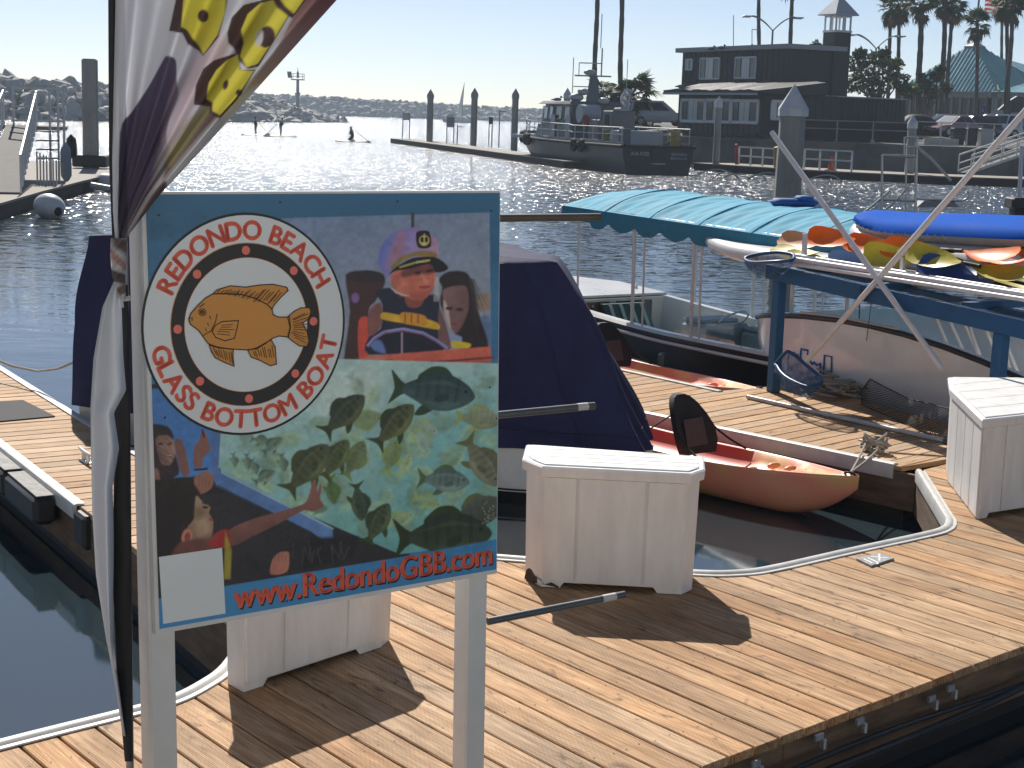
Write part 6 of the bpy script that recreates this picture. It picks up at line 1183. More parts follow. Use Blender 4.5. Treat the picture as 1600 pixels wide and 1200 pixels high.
p = D(140, 92, 61.5); r_ = thing('mooring_pile', 'plain square pile without cap on the left dock', 'pile', (p[0], p[1], -1), 'capped piles in the harbour'); del r_['group']; MB().box((p[0], p[1], (p[2] - 1.5) / 2), (.58, .58, p[2] + 1.5), .2, .05).build('shaft', CONCP, r_); MB().box((p[0], p[1], .28), (1.3, .9, .45), .1, .05).build('pile_guide', M('black pile guide', (.015, .015, .015), .6), r_)
for (lb, x0, x1, y0, y1, yb, Y, mt) in (('pale blank sign on two thin legs at the dock tip', 629, 641, 176, 188, 215, 146, M('pale sign panel', (.45, .45, .45), .5)), ('dark framed sign on two legs right of the sailboat', 698, 710, 183, 199, 222, 131, GREYM), ('small dark sign on two legs between the right hand piles', 764, 770, 183, 194, 226, 123, M('dark sign panel', (.03, .035, .04), .5))):
    a, e_ = V(D(x0, y0, Y)), V(D(x1, y1, Y)); r_ = thing('dock_sign', lb, 'sign', (a.x, a.y, 0)); MB().box(((a.x + e_.x) / 2, a.y, (a.z + e_.z) / 2), (e_.x - a.x, .06, a.z - e_.z)).build('panel', mt, r_)
    for x in (a.x + .04, e_.x - .04): MB().tube([(x, a.y + .06, 0), (x, a.y + .06, a.z)], .045, 6).build('leg', GREYM, r_)
for (lb, x, yt, Y) in (('thin dark pole left of the middle pile', 715, 196, 130), ('tall thin dark pole with a bracket by the tug bow', 781, 172, 122)): a = V(D(x, yt, Y)); b = MB(); b.tube([(a.x, a.y, 0), tuple(a)], .05, 6); b.bar(a - V(0, 0, .1), a + V(.5, 0, -.1), .05, .05); o = b.build('pole', GREYM); tag(o, lb, 'pole')

# ================================================================== LEFT DOCK: gangway, rails, fenders
flat_dock('left_dock', [(-12.2, 33), (-12.95, 39.5), (-13.6, 45), (-14.3, 52), (-15.2, 62), (-15.7, 67), (-22, 67), (-19, 33)])
RAILM = M('white rail paint', (.62, .62, .60), .45, var=.15, scale=3)
rg = thing('gangway', 'ramp with slatted rails leading up from the left dock', 'gangway', (*G(8, 300, .05)[:2], 0))
q0, q1 = V(G(-2, 300, .06)), V(D(32, 197, 50.5)); rr = V(.92, .25, 0).normalized(); b = MB(); b.slab([q0 - rr * .5, q0 + rr * .55, q1 + rr * .45, q1 - rr * .45], (0, 0, -.09)); b.build('ramp', M('grey ramp tread', (.17, .165, .155), .85, var=.3, scale=4), rg)
for sg in (1, -1):
    o0, o1 = q0 + rr * .58 * sg, q1 + rr * .5 * sg; 
    for h_, th in ((1.0, .055), (.15, .09)): MB().bar(o0 + V(0, 0, h_), o1 + V(0, 0, h_ + (.1 if h_ > .5 else 0)), .05, th).build('rail', RAILM, rg)
    for k in range(13): p = o0.lerp(o1, k / 12); MB().bar(p + V(0, 0, -.02), p + V(0, 0, 1.0 + .1 * k / 12), .035, .07).build('baluster', RAILM, rg)
b = MB(); b.box(q1 + V(-.2, 1.2, -.05), (2.6, 2.4, .12), .26); b.build('landing', MATS['grey ramp tread'], rg)
for px in (20, 77, 90, 99): a = V(D(px, 137, 50.5)); MB().bar((a.x, a.y, 0 if px > 50 else q1.z), tuple(a), .06, .06).build('post', RAILM, rg)
for yy in (137, 166, 188): MB().bar(D(18, yy, 50.5), D(99, yy + 2, 50.5), .05, .06).build('rail', RAILM, rg)
for k in range(4): yy = 205 + k * 14; MB().bar(D(60, yy, 50), D(88, yy + 1, 50), .5, .04).build('step', MATS['grey ramp tread'], rg)
for k in range(7): p = V(D(58 + k * 5, 262, 48.5)); MB().bar((p.x, p.y, 0), (p.x, p.y, 1.0 - .04 * k), .04, .04).build('picket', RAILM, rg)
def fender_hang(label, px, y0, y1, Y, r0, mat): a, e_ = V(D(px, y0, Y)), V(D(px + 2, y1, Y)); o = MB().tube([a, a.lerp(e_, .06), a.lerp(e_, .18), a.lerp(e_, .5), a.lerp(e_, .85), a.lerp(e_, .96), e_], [r0 * .2, r0 * .35, r0 * .9, r0, r0 * .95, r0 * .5, r0 * .15], 12).build('boat_fender', mat, smooth=60); tag(o, label, 'fender', 'fenders on the left dock'); return o
fender_hang('black fender hanging from the gangway post', 111, 210, 248, 48, .16, M('black fender', (.013, .014, .014), .5)); fender_hang('bluish grey fender with darker top hanging on the gangway post', 102, 222, 284, 47.5, .17, M('grey fender', (.25, .29, .34), .5, var=.3, scale=2))
p = V(D(77, 323, 40.6)); r_ = thing('boat_fender', 'large white ball fender with black end floating against the left dock', 'fender', tuple(p)); Rm = Matrix.Rotation(rad(-25), 3, 'Z') @ Matrix.Rotation(rad(8), 3, 'Y'); MB().blob(p, .45, .34, .34, 18, 12, 0, Rm).build('float', M('white fender', (.62, .62, .60), .4, var=.12, scale=5), r_, smooth=80); MB().blob(p + Rm @ V(.38, -.10, -.04), .12, .11, .12, 12, 8, 0, Rm).build('end_cap', MATS['black fender'], r_, smooth=80)
p = V(D(164, 284, 55)); o = MB().blob(p, .42, .34, .3, 12, 8).build('mooring_buoy', MATS['white fender'], smooth=80); tag(o, 'white buoy floating beyond the left dock beside the banner', 'buoy'); o = MB().tube([D(142, 290, 53), D(186, 298, 53)], .12, 8).build('float_pipe', RAILM, smooth=60); tag(o, 'pale pipe float lying at the end of the left dock', 'float')
# ================================================================== TUG
HG = M('dark green grey hull', (.040, .053, .057), .45, var=.2, scale=.6); HB = M('near black hull', (.012, .016, .022), .45, var=.2); TG = M('grey superstructure', (.14, .15, .155), .5, var=.12, scale=1.5); TW = M('white superstructure', (.42, .43, .44), .45, var=.1); DGL = M('dark window', (.02, .025, .03), .08); TYR = M('tyre rubber', (.011, .011, .012), .8)
tf = Vector((-.340, .940, 0)).normalized(); tl = Vector((-.940, -.340, 0)).normalized(); tO = V(7.62, 86.95, 0); TUG = thing('tug_boat', 'dark hulled workboat with grey wheelhouse, railings and tyre fenders', 'workboat', (tO.x, tO.y, WZ))
def tp(x, y, z): return tO + tf * x + tl * y + V(0, 0, z)
def tw(x): return 2.15 if x < 12 else 2.15 * (1 - ((x - 12) / 8.3) ** 2.2) ** .8 + .04
def tz(x): return 1.06 + .0009 * max(0, x - 6) ** 2.2
R = []
for x in np.concatenate([np.linspace(0, 12, 9), np.linspace(13, 20.2, 12)]):
    w = tw(x); z = tz(x); fl_ = .86 - .5 * max(0, (x - 12) / 8.3) ** 1.5; xb = x - max(0, x - 14) * .18
    R.append([tp(xb, y, zz) if zz < 0 else tp(x, y, zz) for y, zz in ((-w * .5 * fl_, -1.4), (-w * fl_, WZ - .05), (-w * lerp(fl_, 1, .75), z * .45), (-w, z), (-w + .12, z + .22), (-w + .2, z + .02), (w - .2, z + .02), (w - .12, z + .22), (w, z), (w * lerp(fl_, 1, .75), z * .45), (w * fl_, WZ - .05), (w * .5 * fl_, -1.4))])
b = MB(); b.loft(R, True); b.mi[-2] = 1; b.build('hull', [HG, HB], TUG, smooth=35)
for sg in (-1, 1): MB().tube([tp(x, sg * (tw(x) + .04), tz(x) + .0) for x in np.linspace(0, 20.1, 24)], .09, 8).build('rub_rail', TYR, TUG, smooth=60)
MB().bar(tp(-.06, -2.1, 1.06), tp(-.06, 2.1, 1.06), .12, .16).build('rub_rail', TYR, TUG)
b = MB(); b.slab([tp(-.02, .45, .95), tp(-.02, -.55, .95), tp(-.02, -.40, .15), tp(-.02, .40, .15)], tf * -.03); b.build('stern_gate', HB, TUG); MB().bar(tp(-.05, .42, .15), tp(-.05, -.42, .15), .03, .05).build('gate_sill', GALV, TUG)
LET = M('white hull letters', (.6, .6, .58), .5)
for (tx, y0, z0_, sz, wd) in (('AVA FOSS', 1.66, .58, .30, 1.1), ('REDONDO', -.78, .62, .19, .95), ('BEACH CA', -.74, .40, .19, .98)):
    v, f = text_mesh(tx, sz); k = wd / max(p.x for p in v); MB().add([tp(-.026, y0 - p.x * k, z0_ + p.y) for p in v], f).build('lettering', LET, TUG)
for x in (19.9, 18.9, 18.3, 15.6, 15.0, 6.8, 5.6): 
    c = tp(x, tw(x) + .14, tz(x) - .12); b = MB(); b.tube([c + (tf * math.cos(t) + V(0, 0, 1) * math.sin(t)) * .27 for t in np.linspace(0, 2 * math.pi, 17)[:-1]], .13, 8, closed=True); b.build('tyre', TYR, TUG, smooth=60)
b = MB(); b.tube([tp(20.3, .5, 1.2), tp(20.6, .0, 1.2), tp(20.3, -.5, 1.2)], .34, 10); b.build('bow_fender', TYR, TUG, smooth=60)
# wheelhouse with sloping front, windows, roof
def house(x0, x1, w, z0_, z1_, slope, mat, name): b = MB(); b.loft([[tp(x0, -w, z0_), tp(x1 + slope, -w * .95, z0_), tp(x1 + slope, w * .95, z0_), tp(x0, w, z0_)], [tp(x0, -w, z1_), tp(x1, -w * .9, z1_), tp(x1, w * .9, z1_), tp(x0, w, z1_)]], True); return b.build(name, mat, TUG)
house(9.0, 15.2, 1.55, 1.05, 2.05, .5, TG, 'deckhouse'); wh = house(9.4, 14.2, 1.45, 2.05, 3.28, .55, TG, 'wheelhouse'); MB().loft([[tp(9.1, -1.7, 3.28), tp(14.8, -1.6, 3.28), tp(14.8, 1.6, 3.28), tp(9.1, 1.7, 3.28)], [tp(9.3, -1.55, 3.48), tp(14.4, -1.4, 3.48), tp(14.4, 1.4, 3.48), tp(9.3, 1.55, 3.48)]], True).build('roof', TG, TUG)
for (x0, x1) in ((9.7, 10.7), (11.0, 12.1), (12.5, 13.2), (13.4, 14.2)):
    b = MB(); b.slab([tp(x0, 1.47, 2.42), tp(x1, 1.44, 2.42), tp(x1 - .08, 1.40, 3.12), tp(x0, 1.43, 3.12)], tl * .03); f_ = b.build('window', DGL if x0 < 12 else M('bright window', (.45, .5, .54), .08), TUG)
    for za, zb in ((2.40, 2.40), (3.14, 3.14)): MB().bar(tp(x0, 1.50, za), tp(x1, 1.47, zb), .05, .05).build('frame', TW, f_)
    for xx in (x0, x1): MB().bar(tp(xx, 1.5, 2.38), tp(xx, 1.44, 3.15), .05, .05).build('frame', TW, f_)
for x0, x1, zz in ((9.3, 10.0, 1.75), (11.8, 12.5, 1.75)): MB().slab([tp(x0, 1.56, 1.1), tp(x1, 1.56, 1.1), tp(x1, 1.56, zz + .9), tp(x0, 1.56, zz + .9)], tl * .04).build('door', TW, TUG)
for (x, y, z, s_, m_, nm) in ((6.6, .6, 1.75, (1.5, 1.2, 1.4), TG, 'engine_casing'), (4.7, .4, 2.0, (1.3, 1.5, 1.95), TG, 'engine_casing'), (4.2, .5, 3.05, (.9, .6, .2), TW, 'casing_vent')): MB().box(tp(x, y, z), s_, math.atan2(tf.y, tf.x), .06).build(nm, m_, TUG)
MB().slab([tp(4.35, 1.16, 2.05), tp(4.95, 1.16, 2.05), tp(4.95, 1.16, 2.75), tp(4.35, 1.16, 2.75)], tl * .03).build('window', DGL, TUG)
b = MB(); c = tp(8.1, .9, 2.75); b.tube([c - tl * .6, c + tl * .6], .55, 14); b.build('winch_drum', TW, TUG, smooth=40)
b = MB(); b.tube([tp(7.6, 1.25, 1.95), tp(7.6, 1.25, 2.55), tp(7.6, 1.25, 2.72)], [.2, .2, .05], 10); b.build('extinguisher', M('red paint', (.35, .03, .03), .4), TUG, smooth=60)
ms = tp(9.7, 0, 3.45); b = MB(); b.loft([[ms + V(x * .42, y * .42, 0) for x, y in ((-1, -1), (1, -1), (1, 1), (-1, 1))], [ms + V(x * .22, y * .22, 1.55) for x, y in ((-1, -1), (1, -1), (1, 1), (-1, 1))]], True); b.build('mast', TG, TUG)
for (z, xa, xb, th) in ((1.55, -1.15, 1.05, .09), (2.3, -.9, .45, .06), (.9, -1.2, .1, .06)): MB().bar(ms + V(xa, 0, z), ms + V(xb, 0, z), .12, th).build('mast_arm', TW, TUG)
for (x, z0_, z1_, r0_) in ((-1.25, .0, 2.6, .03), (.45, 1.5, 3.2, .05), (.35, 3.2, 5.2, .03), (2.0, 0, 2.6, .025), (-.9, 1.5, 2.3, .03)): MB().tube([ms + V(x, 0, z0_), ms + V(x, 0, z1_)], r0_, 6).build('antenna', GALV, TUG)
for (x, z, rx, rz) in ((-.25, 1.75, .38, .18), (-.6, .6, .36, .22), (-1.0, .25, .45, .25), (.6, .1, .4, .2)): b = MB(); b.blob(ms + V(x, -.2, z), rx, rx, rz, 12, 7); b.build('radar_dome', TW, TUG, smooth=80)
for k, (x, z) in enumerate(((2.55, 3.4), (2.3, 3.0), (3.0, 3.0))): b = MB(); b.tube([tp(4.2 - k * .3, .3, 3.0), tp(4.2 - k * .3, .3, 3.3 + .3 * k)], .05, 6); b.lathe([(.06, 0), (.26, .2), (.26, .28)], tp(4.2 - k * .3, .3, 3.3 + .3 * k), 10); b.build('deck_light', GALV, TUG)
for sg in (1, -1):
    xs_ = np.linspace(.4, 19.8, 15)
    for h_ in (.52, 1.0): MB().tube([tp(x, sg * (tw(x) - .12), tz(x) + .2 + h_ * (.85 if x > 8 else .8)) for x in np.linspace(.3, 19.9, 30)], .032, 6).build('rail', GALV, TUG, smooth=60)
    for x in xs_: MB().tube([tp(x, sg * (tw(x) - .12), tz(x) + .1), tp(x, sg * (tw(x) - .12), tz(x) + .2 + (.85 if x > 8 else .8))], .03, 5).build('rail_post', GALV, TUG)
MB().box(tp(2.6, .2, 1.5), (2.4, 2.2, .8), math.atan2(tf.y, tf.x), .05).build('deck_locker', TW, TUG); MB().box(tp(1.6, 1.35, 1.55), (.6, .5, .95), math.atan2(tf.y, tf.x), .04).build('bollard_box', TG, TUG)
MB().box(tp(12, 0, 1.12 + .1), (14, 3.6, .2), math.atan2(tf.y, tf.x)).build('deck', TW, TUG); 
for (lb, x, y, z, r0_, h_, m_) in (('yellow drum at the stern corner of the tug deck', 1.0, -1.45, 1.1, .29, .85, M('yellow drum', (.42, .30, .07), .5, var=.2)), ('yellow cylinder hanging by the tug side rail', 3.4, 1.75, 1.1, .2, .8, M('yellow hose cover', (.30, .27, .05), .6, var=.3))):
    c = tp(x, y, z); o = MB().lathe([(r0_ * .96, 0), (r0_, .03), (r0_, h_ * .33), (r0_ * 1.05, h_ * .36), (r0_, h_ * .39), (r0_, h_ * .66), (r0_ * 1.05, h_ * .69), (r0_, h_ * .72), (r0_ * .96, h_)], c, 14).build('drum', m_, smooth=40); tag(o, lb, 'drum')

# ================================================================== QUAY, CAR PARK
WALLC = M('stained quay concrete', (.17, .165, .15), .9, var=.45, scale=.5, bump=.01); ASPH = M('asphalt', (.09, .09, .088), .9, var=.25, scale=.4)
QF = [(4.6, 121), (8.8, 114.8), (10.3, 111.4), (15.3, 100.6), (18.4, 98.2), (25.4, 96), (60, 95)]
o = MB().prism(QF + [(60, 260), (5.5, 260)], -5, 1.47).build('harbour_wall', WALLC); o['kind'] = 'structure'
b = MB(); b.add([(6, 121, 1.48), (20, 103, 1.48), (60, 100, 1.48), (60, 118, 2.0), (20, 120, 2.05), (6, 128, 2.2), (60, 255, 2.3), (6, 255, 2.3)], [(0, 1, 4, 5), (1, 2, 3, 4), (5, 4, 3, 6, 7)]); o = bpy.data.objects.new('car_park', b.mesh('car_park', ASPH)); COL.objects.link(o); o['kind'] = 'structure'
b = MB(); [b.bar((*QF[i], 1.40), (*QF[i + 1], 1.40), .25, .2) for i in range(2, 6)]; o = b.build('wall_coping', WALLC, bpy.data.objects['harbour_wall']); 
flat_dock('floating_pontoon', [(10.6, 96.6), (14.4, 91.8), (17.4, 88.3), (22.1, 85.8), (31, 85.0), (45, 84.6), (45, 88.5), (24, 89.6), (19.5, 92), (13.2, 98.5)], z=.02)

# ================================================================== DARK HARBOUR BUILDING
DKB = M('black green siding', (.028, .036, .039), .7, var=.2, scale=2); TRIM = M('white window trim', (.7, .7, .7), .5, var=.1); PANE = M('sky bright glass', (.58, .61, .58), .06, var=.10, scale=.9); ROOFG = M('pale roof edge grey', (.34, .35, .36), .6); CANV = M('dark awning', (.03, .031, .034), .6, var=.35, scale=1.5, bump=.03, bscale=3)  # PANE has the white sky reflection painted into its base colour
hb_ = thing('harbour_building', 'two storey dark building with white framed windows and a lantern tower', 'building', (16.1, 103, 1.5)); dl = Vector((-.45, .893, 0)).normalized(); dr = Vector((.893, .45, 0)).normalized(); C0 = V(*D(1191, 147, 101)[:2], 0); C1 = V(*D(1234, 80, 106.6)[:2], 0)
def fp(C_, d, px, py):                                        # where a sight line meets an upright face
    n = Vector((-d.y, d.x, 0)); r_ = V(_ray(px, py)); o = V(CP); k = (C_ - o).dot(n) / r_.dot(n); p = o + r_ * k; return (p - C_).dot(d), p.z
LA0 = fp(C0, dl, 1061, 146)[0]; LA1 = fp(C1, dl, 1067, 86)[0]
def block(C_, la, lb_, z0_, z1_, name): return MB().prism([tuple(p)[:2] for p in (C_, C_ + dr * lb_, C_ + dr * lb_ + dl * la, C_ + dl * la)], z0_, z1_).build(name, DKB, hb_)
block(C0, LA0, 6.0, 1.66, 4.38, 'lower_wall'); block(C1, LA1, 4.2, 1.5, 7.45, 'upper_wall'); MB().prism([tuple(p)[:2] for p in (C0 - dl * .1 + dr * .3, C0 + dr * 6, C0 + dr * 6 + dl * 9.6, C0 + dr * .3 + dl * (LA0 - .2))], 1.45, 1.67).build('plinth', WALLC, hb_)
def battens(C_, d, n, L_, z0_, z1_, step=.6): 
    b = MB()
    for t in np.arange(.05, L_, step): p = C_ + d * t + n * .015; b.bar((p.x, p.y, z0_), (p.x, p.y, z1_), .05, .03, up=n)
    o = b.build('batten', DKB, hb_); o['kind'] = 'stuff'
nl_, nr_ = -dr, -dl; battens(C0, dl, nl_, LA0, 1.67, 4.3); battens(C1, dl, nl_, LA1 - .1, 4.4, 7.4); battens(C0, dr, nr_, 6, 1.67, 4.3)
def window(C_, d, n, px0, py0, px1, py1, bars=(.3, .74), fr=.19):
    t0, z1_ = fp(C_, d, px0, py0); t1, z0_ = fp(C_, d, px1, py1); t0, t1 = min(t0, t1), max(t0, t1); q = lambda t, z, o=0.: C_ + d * t + n * o + V(0, 0, z)
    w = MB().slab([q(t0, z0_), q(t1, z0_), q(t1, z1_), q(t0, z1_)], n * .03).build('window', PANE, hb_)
    for a, e_ in ((q(t0 - .02, z0_, .05), q(t1 + .02, z0_, .05)), (q(t0 - .02, z1_, .05), q(t1 + .02, z1_, .05)), (q(t0, z0_, .05), q(t0, z1_, .05)), (q(t1, z0_, .05), q(t1, z1_, .05))): MB().bar(a, e_, fr, .08, up=n).build('frame', TRIM, w)
    if len(bars) > 1:
        for u0, u1 in ((.02, bars[0]), (bars[1], .98)): ta, tb = lerp(t0, t1, u0), lerp(t0, t1, u1); MB().slab([q(ta, z0_, .032), q(tb, z0_, .032), q(tb, z1_, .032), q(ta, z1_, .032)], n * .004).build('pane', M('dim side pane', (.10, .12, .12), .06, var=.2, scale=1.2), w)
    for k in bars: t = lerp(t0, t1, k); MB().bar(q(t, z0_, .04), q(t, z1_, .04), .05, .04, up=n).build('glazing_bar', DKB, w)
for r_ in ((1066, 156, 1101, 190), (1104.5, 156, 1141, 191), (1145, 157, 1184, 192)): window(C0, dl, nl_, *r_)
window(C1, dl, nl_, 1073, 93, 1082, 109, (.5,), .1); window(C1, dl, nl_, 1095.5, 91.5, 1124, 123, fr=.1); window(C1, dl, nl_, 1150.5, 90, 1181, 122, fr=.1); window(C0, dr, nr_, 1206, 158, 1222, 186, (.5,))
rz = 7.45; MB().prism([tuple(p)[:2] for p in (C1 - dl * .35 - dr * .35, C1 + dr * 4.5 - dl * .35, C1 + dr * 4.5 + dl * (LA1 + .5), C1 - dr * .35 + dl * (LA1 + .5))], rz, rz + .32).build('roof', ROOFG, hb_)
b = MB(); R = []
for t in np.linspace(-.6, LA0 + .8, 24): w = .12 * math.sin(t * 2.3) + .08 * math.sin(t * 5.1); R.append([C0 + dl * t - dr * .75 + V(0, 0, 4.36), C0 + dl * t - dr * .78 + V(0, 0, 4.58 + w * .3), C0 + dl * t + dr * 1.2 + V(0, 0, 4.9 + w), C0 + dl * t + dr * 4.5 + V(0, 0, 5.25 + .25 * w), C0 + dl * t + dr * 4.5 + V(0, 0, 4.37)])
b.loft(R, True); b.build('awning', CANV, hb_, smooth=50); MB().bar(C0 - dl * .6 - dr * .8 + V(0, 0, 4.32), C0 + dl * (LA0 + .8) - dr * .8 + V(0, 0, 4.32), .06, .14).build('fascia', ROOFG, hb_)
tc_ = V(*D(1308, 55, 108.9)[:2], 0); sq = lambda h: [tuple(tc_ + (dl * x + dr * y) * h)[:2] for x, y in ((-1, -1), (-1, 1), (1, 1), (1, -1))]
MB().prism(sq(.66), 1.5, 8.72).build('tower', DKB, hb_); MB().prism(sq(.70), 8.72, 8.86).build('tower_sill', TRIM, hb_)
for x, y in ((-1, -1), (-1, 1), (1, 1), (1, -1), (0, -1), (-1, 0), (0, 1), (1, 0)): p = tc_ + (dl * x + dr * y) * .60; MB().bar((p.x, p.y, 8.86), (p.x, p.y, 9.86), .12, .12).build('lantern_post', TRIM, hb_)
MB().prism(sq(.57), 9.72, 9.86).build('lantern_beam', TRIM, hb_)
b = MB(); P_ = sq(.98); b.add([(*p, 9.84) for p in P_] + [(*p, 9.90) for p in P_] + [(tc_.x, tc_.y, 11.25)], [(3, 2, 1, 0)] + [(i, (i + 1) % 4, 4 + (i + 1) % 4, 4 + i) for i in range(4)] + [(4 + i, 4 + (i + 1) % 4, 8) for i in range(4)]); b.build('tower_roof', M('pale metal roof', (.42, .44, .47), .4, var=.1), hb_)
for px, yt, yb_ in ((1146, 24, 76), (1175, 46, 76)): a = V(D(px, yt, 112)); e_ = V(D(px, yb_, 112)); b = MB(); b.tube([a, e_], .03, 5); (b.tube([a, a + V(.45, 0, 0)], .03, 5), b.tube([a.lerp(e_, .75), e_ + V(-.25, 0, 0)], .03, 5), b.tube([a.lerp(e_, .75), e_ + V(.35, 0, 0)], .03, 5)) if px > 1150 else None; b.build('antenna', GALV, hb_)
an = thing('low_annex', 'low dark corrugated shed wall to the right of the tower', 'shed', (24, 110, 1.5)); a0, a1 = V(*D(1262, 155, 106.5)[:2], 0), V(*D(1416, 155, 111)[:2], 0); da = (a1 - a0).normalized(); na = Vector((da.y, -da.x, 0)); MB().prism([tuple(p)[:2] for p in (a0, a1, a1 - na * 4, a0 - na * 4)], 1.5, 4.42).build('wall', DKB, an)
b = MB()
for t in np.arange(.1, 8.7, .36): p = a0 + da * t + na * .02; b.bar((p.x, p.y, 1.5), (p.x, p.y, 4.4), .12, .05, up=na)
o = b.build('corrugation', DKB, an); o['kind'] = 'stuff'; MB().bar(a0 + V(0, 0, 4.45), a1 + V(0, 0, 4.45), .3, .08).build('roof_edge', ROOFG, an)
b = MB(); t0 = a0 + da * 5 + na * .3; b.loft([[t0 + V(0, 0, 2.6), t0 + da * 2.6 + V(0, 0, 2.6), t0 + da * 2.2 + V(0, 0, 2.7)], [t0 + V(0, 0, 2.65) + na * .8, t0 + da * 2.6 + V(0, 0, 2.62) + na * .8, t0 + da * 1.0 + V(0, 0, 3.35) + na * .4]], True); b.build('tarpaulin', CANV, an)
def birds(lb, px, py, Y): p = V(D(px, py, Y)); b = MB(); b.blob(p, .26, .11, .12, 8, 6); b.blob(p + V(.22, 0, .16), .08, .07, .08, 7, 5); b.tube([p + V(-.2, 0, 0), p + V(-.42, 0, -.02)], [.07, .02], 5); b.tube([p + V(.02, 0, -.1), p + V(.02, 0, -.26)], .015, 4); b.tube([p + V(.29, 0, .16), p + V(.38, 0, .14)], [.02, .008], 4); o = b.build('gull', M('gull grey', (.16, .16, .165), .7), smooth=80); tag(o, lb, 'bird', 'gulls perched on roofs')
birds('gull on the dark roof, left of the other gull', 1111, 76.0, 114); birds('gull on the dark roof, nearer the middle', 1127, 74.4, 112.5); birds('gull on the low awning corner of the dark building', 1064, 135, 108); birds('gull on the tug wheelhouse roof by the pile', 871, 155.5, 99.5)

# ================================================================== RAILINGS, BINS, CONE ON PONTOON AND QUAY
def fence(label, pts, h, posts, rails=(1.,), panel=None, mat=RAILM, th=.07, name='railing'):
    P_ = [V(p) for p in pts]; r_ = thing(name, label, 'railing', tuple(P_[0])); 
    for i in range(len(P_) - 1):
        a, e_ = P_[i], P_[i + 1]
        for k in rails: MB().bar(a + V(0, 0, h * k), e_ + V(0, 0, h * k), th, th).build('rail', mat, r_)
        n = posts
        for k in range(n + (1 if i == len(P_) - 2 else 0)): p = a.lerp(e_, k / n); MB().bar(p, p + V(0, 0, h), th * 1.1, th * 1.1).build('post', mat, r_)
        if panel:
            for k in range(n): u, w = a.lerp(e_, k / n + .02), a.lerp(e_, (k + 1) / n - .02); MB().slab([u + V(0, 0, .08), w + V(0, 0, .08), w + V(0, 0, h * .92), u + V(0, 0, h * .92)], (0, .04, 0)).build('panel', panel, r_)
    return r_
fence('white pipe railing with a middle rail on the pontoon left of the big pile', [G(1154, 257, .02), G(1210, 261, .02)], 1.05, 3, (1., .5), mat=RAILM, th=.09); fence('white pipe railing on the pontoon between the big pile and the cone', [G(1256, 264, .02), G(1330, 268.5, .02)], 1.12, 3, (1., .52), mat=RAILM, th=.09)
DTARP = M('dark mesh panel', (.014, .015, .02), .8, var=.3); fence('dark panelled railing along the quay edge below the shed', [(17.5, 98.9, 1.5), (23.7, 96.8, 1.5)], 1.32, 3, (1., .62), DTARP, GREYM, .06); fence('thin wire fence along the quay edge in front of the cars', [(24.0, 96.7, 1.5), (30.2, 96.1, 1.5)], 1.42, 4, (1., .05), None, GALV, .045)
b = MB(); b.box((25.7, 97.0, 1.72), (2.1, .25, .42)); o = b.build('parapet', M('bright concrete kerb', (.45, .44, .41), .85, var=.25)); tag(o, 'pale concrete parapet block at the quay edge under the wire fence', 'parapet')
def pst(label, px, y0, y1, Y, r0_, mat, name='post', cat='post'): a, e_ = V(D(px, y1, Y)), V(D(px, y0, Y)); o = MB().tube([a, e_, e_ + V(0, 0, .04)], [r0_, r0_, r0_ * .5], 10).build(name, mat, smooth=50); tag(o, label, cat); return o
pst('red post on the pontoon at the end of the railing', 1151, 226, 257, 93.3, .10, M('red post', (.42, .035, .05), .5)); pst('thick yellow post beside the big pile', 1217, 230, 261.5, 91, .30, M('yellow post', (.40, .27, .03), .5, var=.15)); pst('white lamp globe post on the quay fence', 1469, 201, 226, 95.8, .04, GALV)
p = V(G(1298, 266.5, .02)); o = MB().lathe([(.34, 0), (.34, .05), (.2, .06), (.15, .3), (.10, .55), (.04, .8)], p, 14).build('traffic_cone', M('orange cone', (.62, .09, .03), .5), smooth=50); tag(o, 'orange traffic cone on the pontoon', 'traffic cone')
for (lb, x0, x1, y0, y1, m_) in (('dark refuse bin on the quay, left one', 1488, 1509, 200, 224, M('dark bin plastic', (.018, .019, .021), .5, var=.2)), ('dark refuse bin on the quay, right one', 1511, 1529, 200, 224, M('dark bin plastic', (.02, .02, .02))), ('light grey metal box on the quay beside the dark bins', 1531, 1553, 201, 223, M('light grey box', (.34, .36, .38), .5))):
    a, e_ = V(D(x0, y1, 98)), V(D(x1, y0, 98)); w = e_.x - a.x; r_ = thing('refuse_bin' if 'bin' in lb else 'utility_box', lb, 'bin' if 'bin' in lb else 'box', (a.x + w / 2, 98, 1.5)); c = V(a.x + w / 2, 98.3, 1.5); h_ = e_.z - 1.5; b = MB(); b.loft([[c + V(x * w * .42, y * w * .42, .05) for x, y in ((-1, -1), (1, -1), (1, 1), (-1, 1))], [c + V(x * w * .5, y * w * .5, h_ * .9) for x, y in ((-1, -1), (1, -1), (1, 1), (-1, 1))]], True); b.build('body', m_, r_); MB().box(c + V(0, 0, h_ * .94), (w * 1.06, w * 1.06, h_ * .09), None, .03).build('lid', m_, r_)
b = MB(); HO = M('pale hose', (.42, .42, .40), .5)
for (pts) in ([(1090, 273), (1105, 267), (1125, 265), (1145, 271)], [(1112, 281), (1125, 271), (1142, 270), (1156, 282)], [(1130, 279), (1140, 273), (1150, 274), (1157, 284)], [(1168, 281), (1180, 274), (1192, 275), (1200, 288)], [(1170, 285), (1180, 281), (1192, 284)], [(1262, 281), (1285, 274), (1305, 276), (1317, 290), (1306, 306)], [(1268, 290), (1290, 285), (1312, 292)], [(1168, 278), (1195, 270), (1215, 272)]): b.tube(smooth_path([D(x, y, 83.5 + .02 * (x - 1100) * 0) for x, y in pts], 5), .035, 5)
o = b.build('hose_loops', HO, smooth=60); tag(o, 'loops of pale hose arching over the water at the pontoon edge', 'hose')
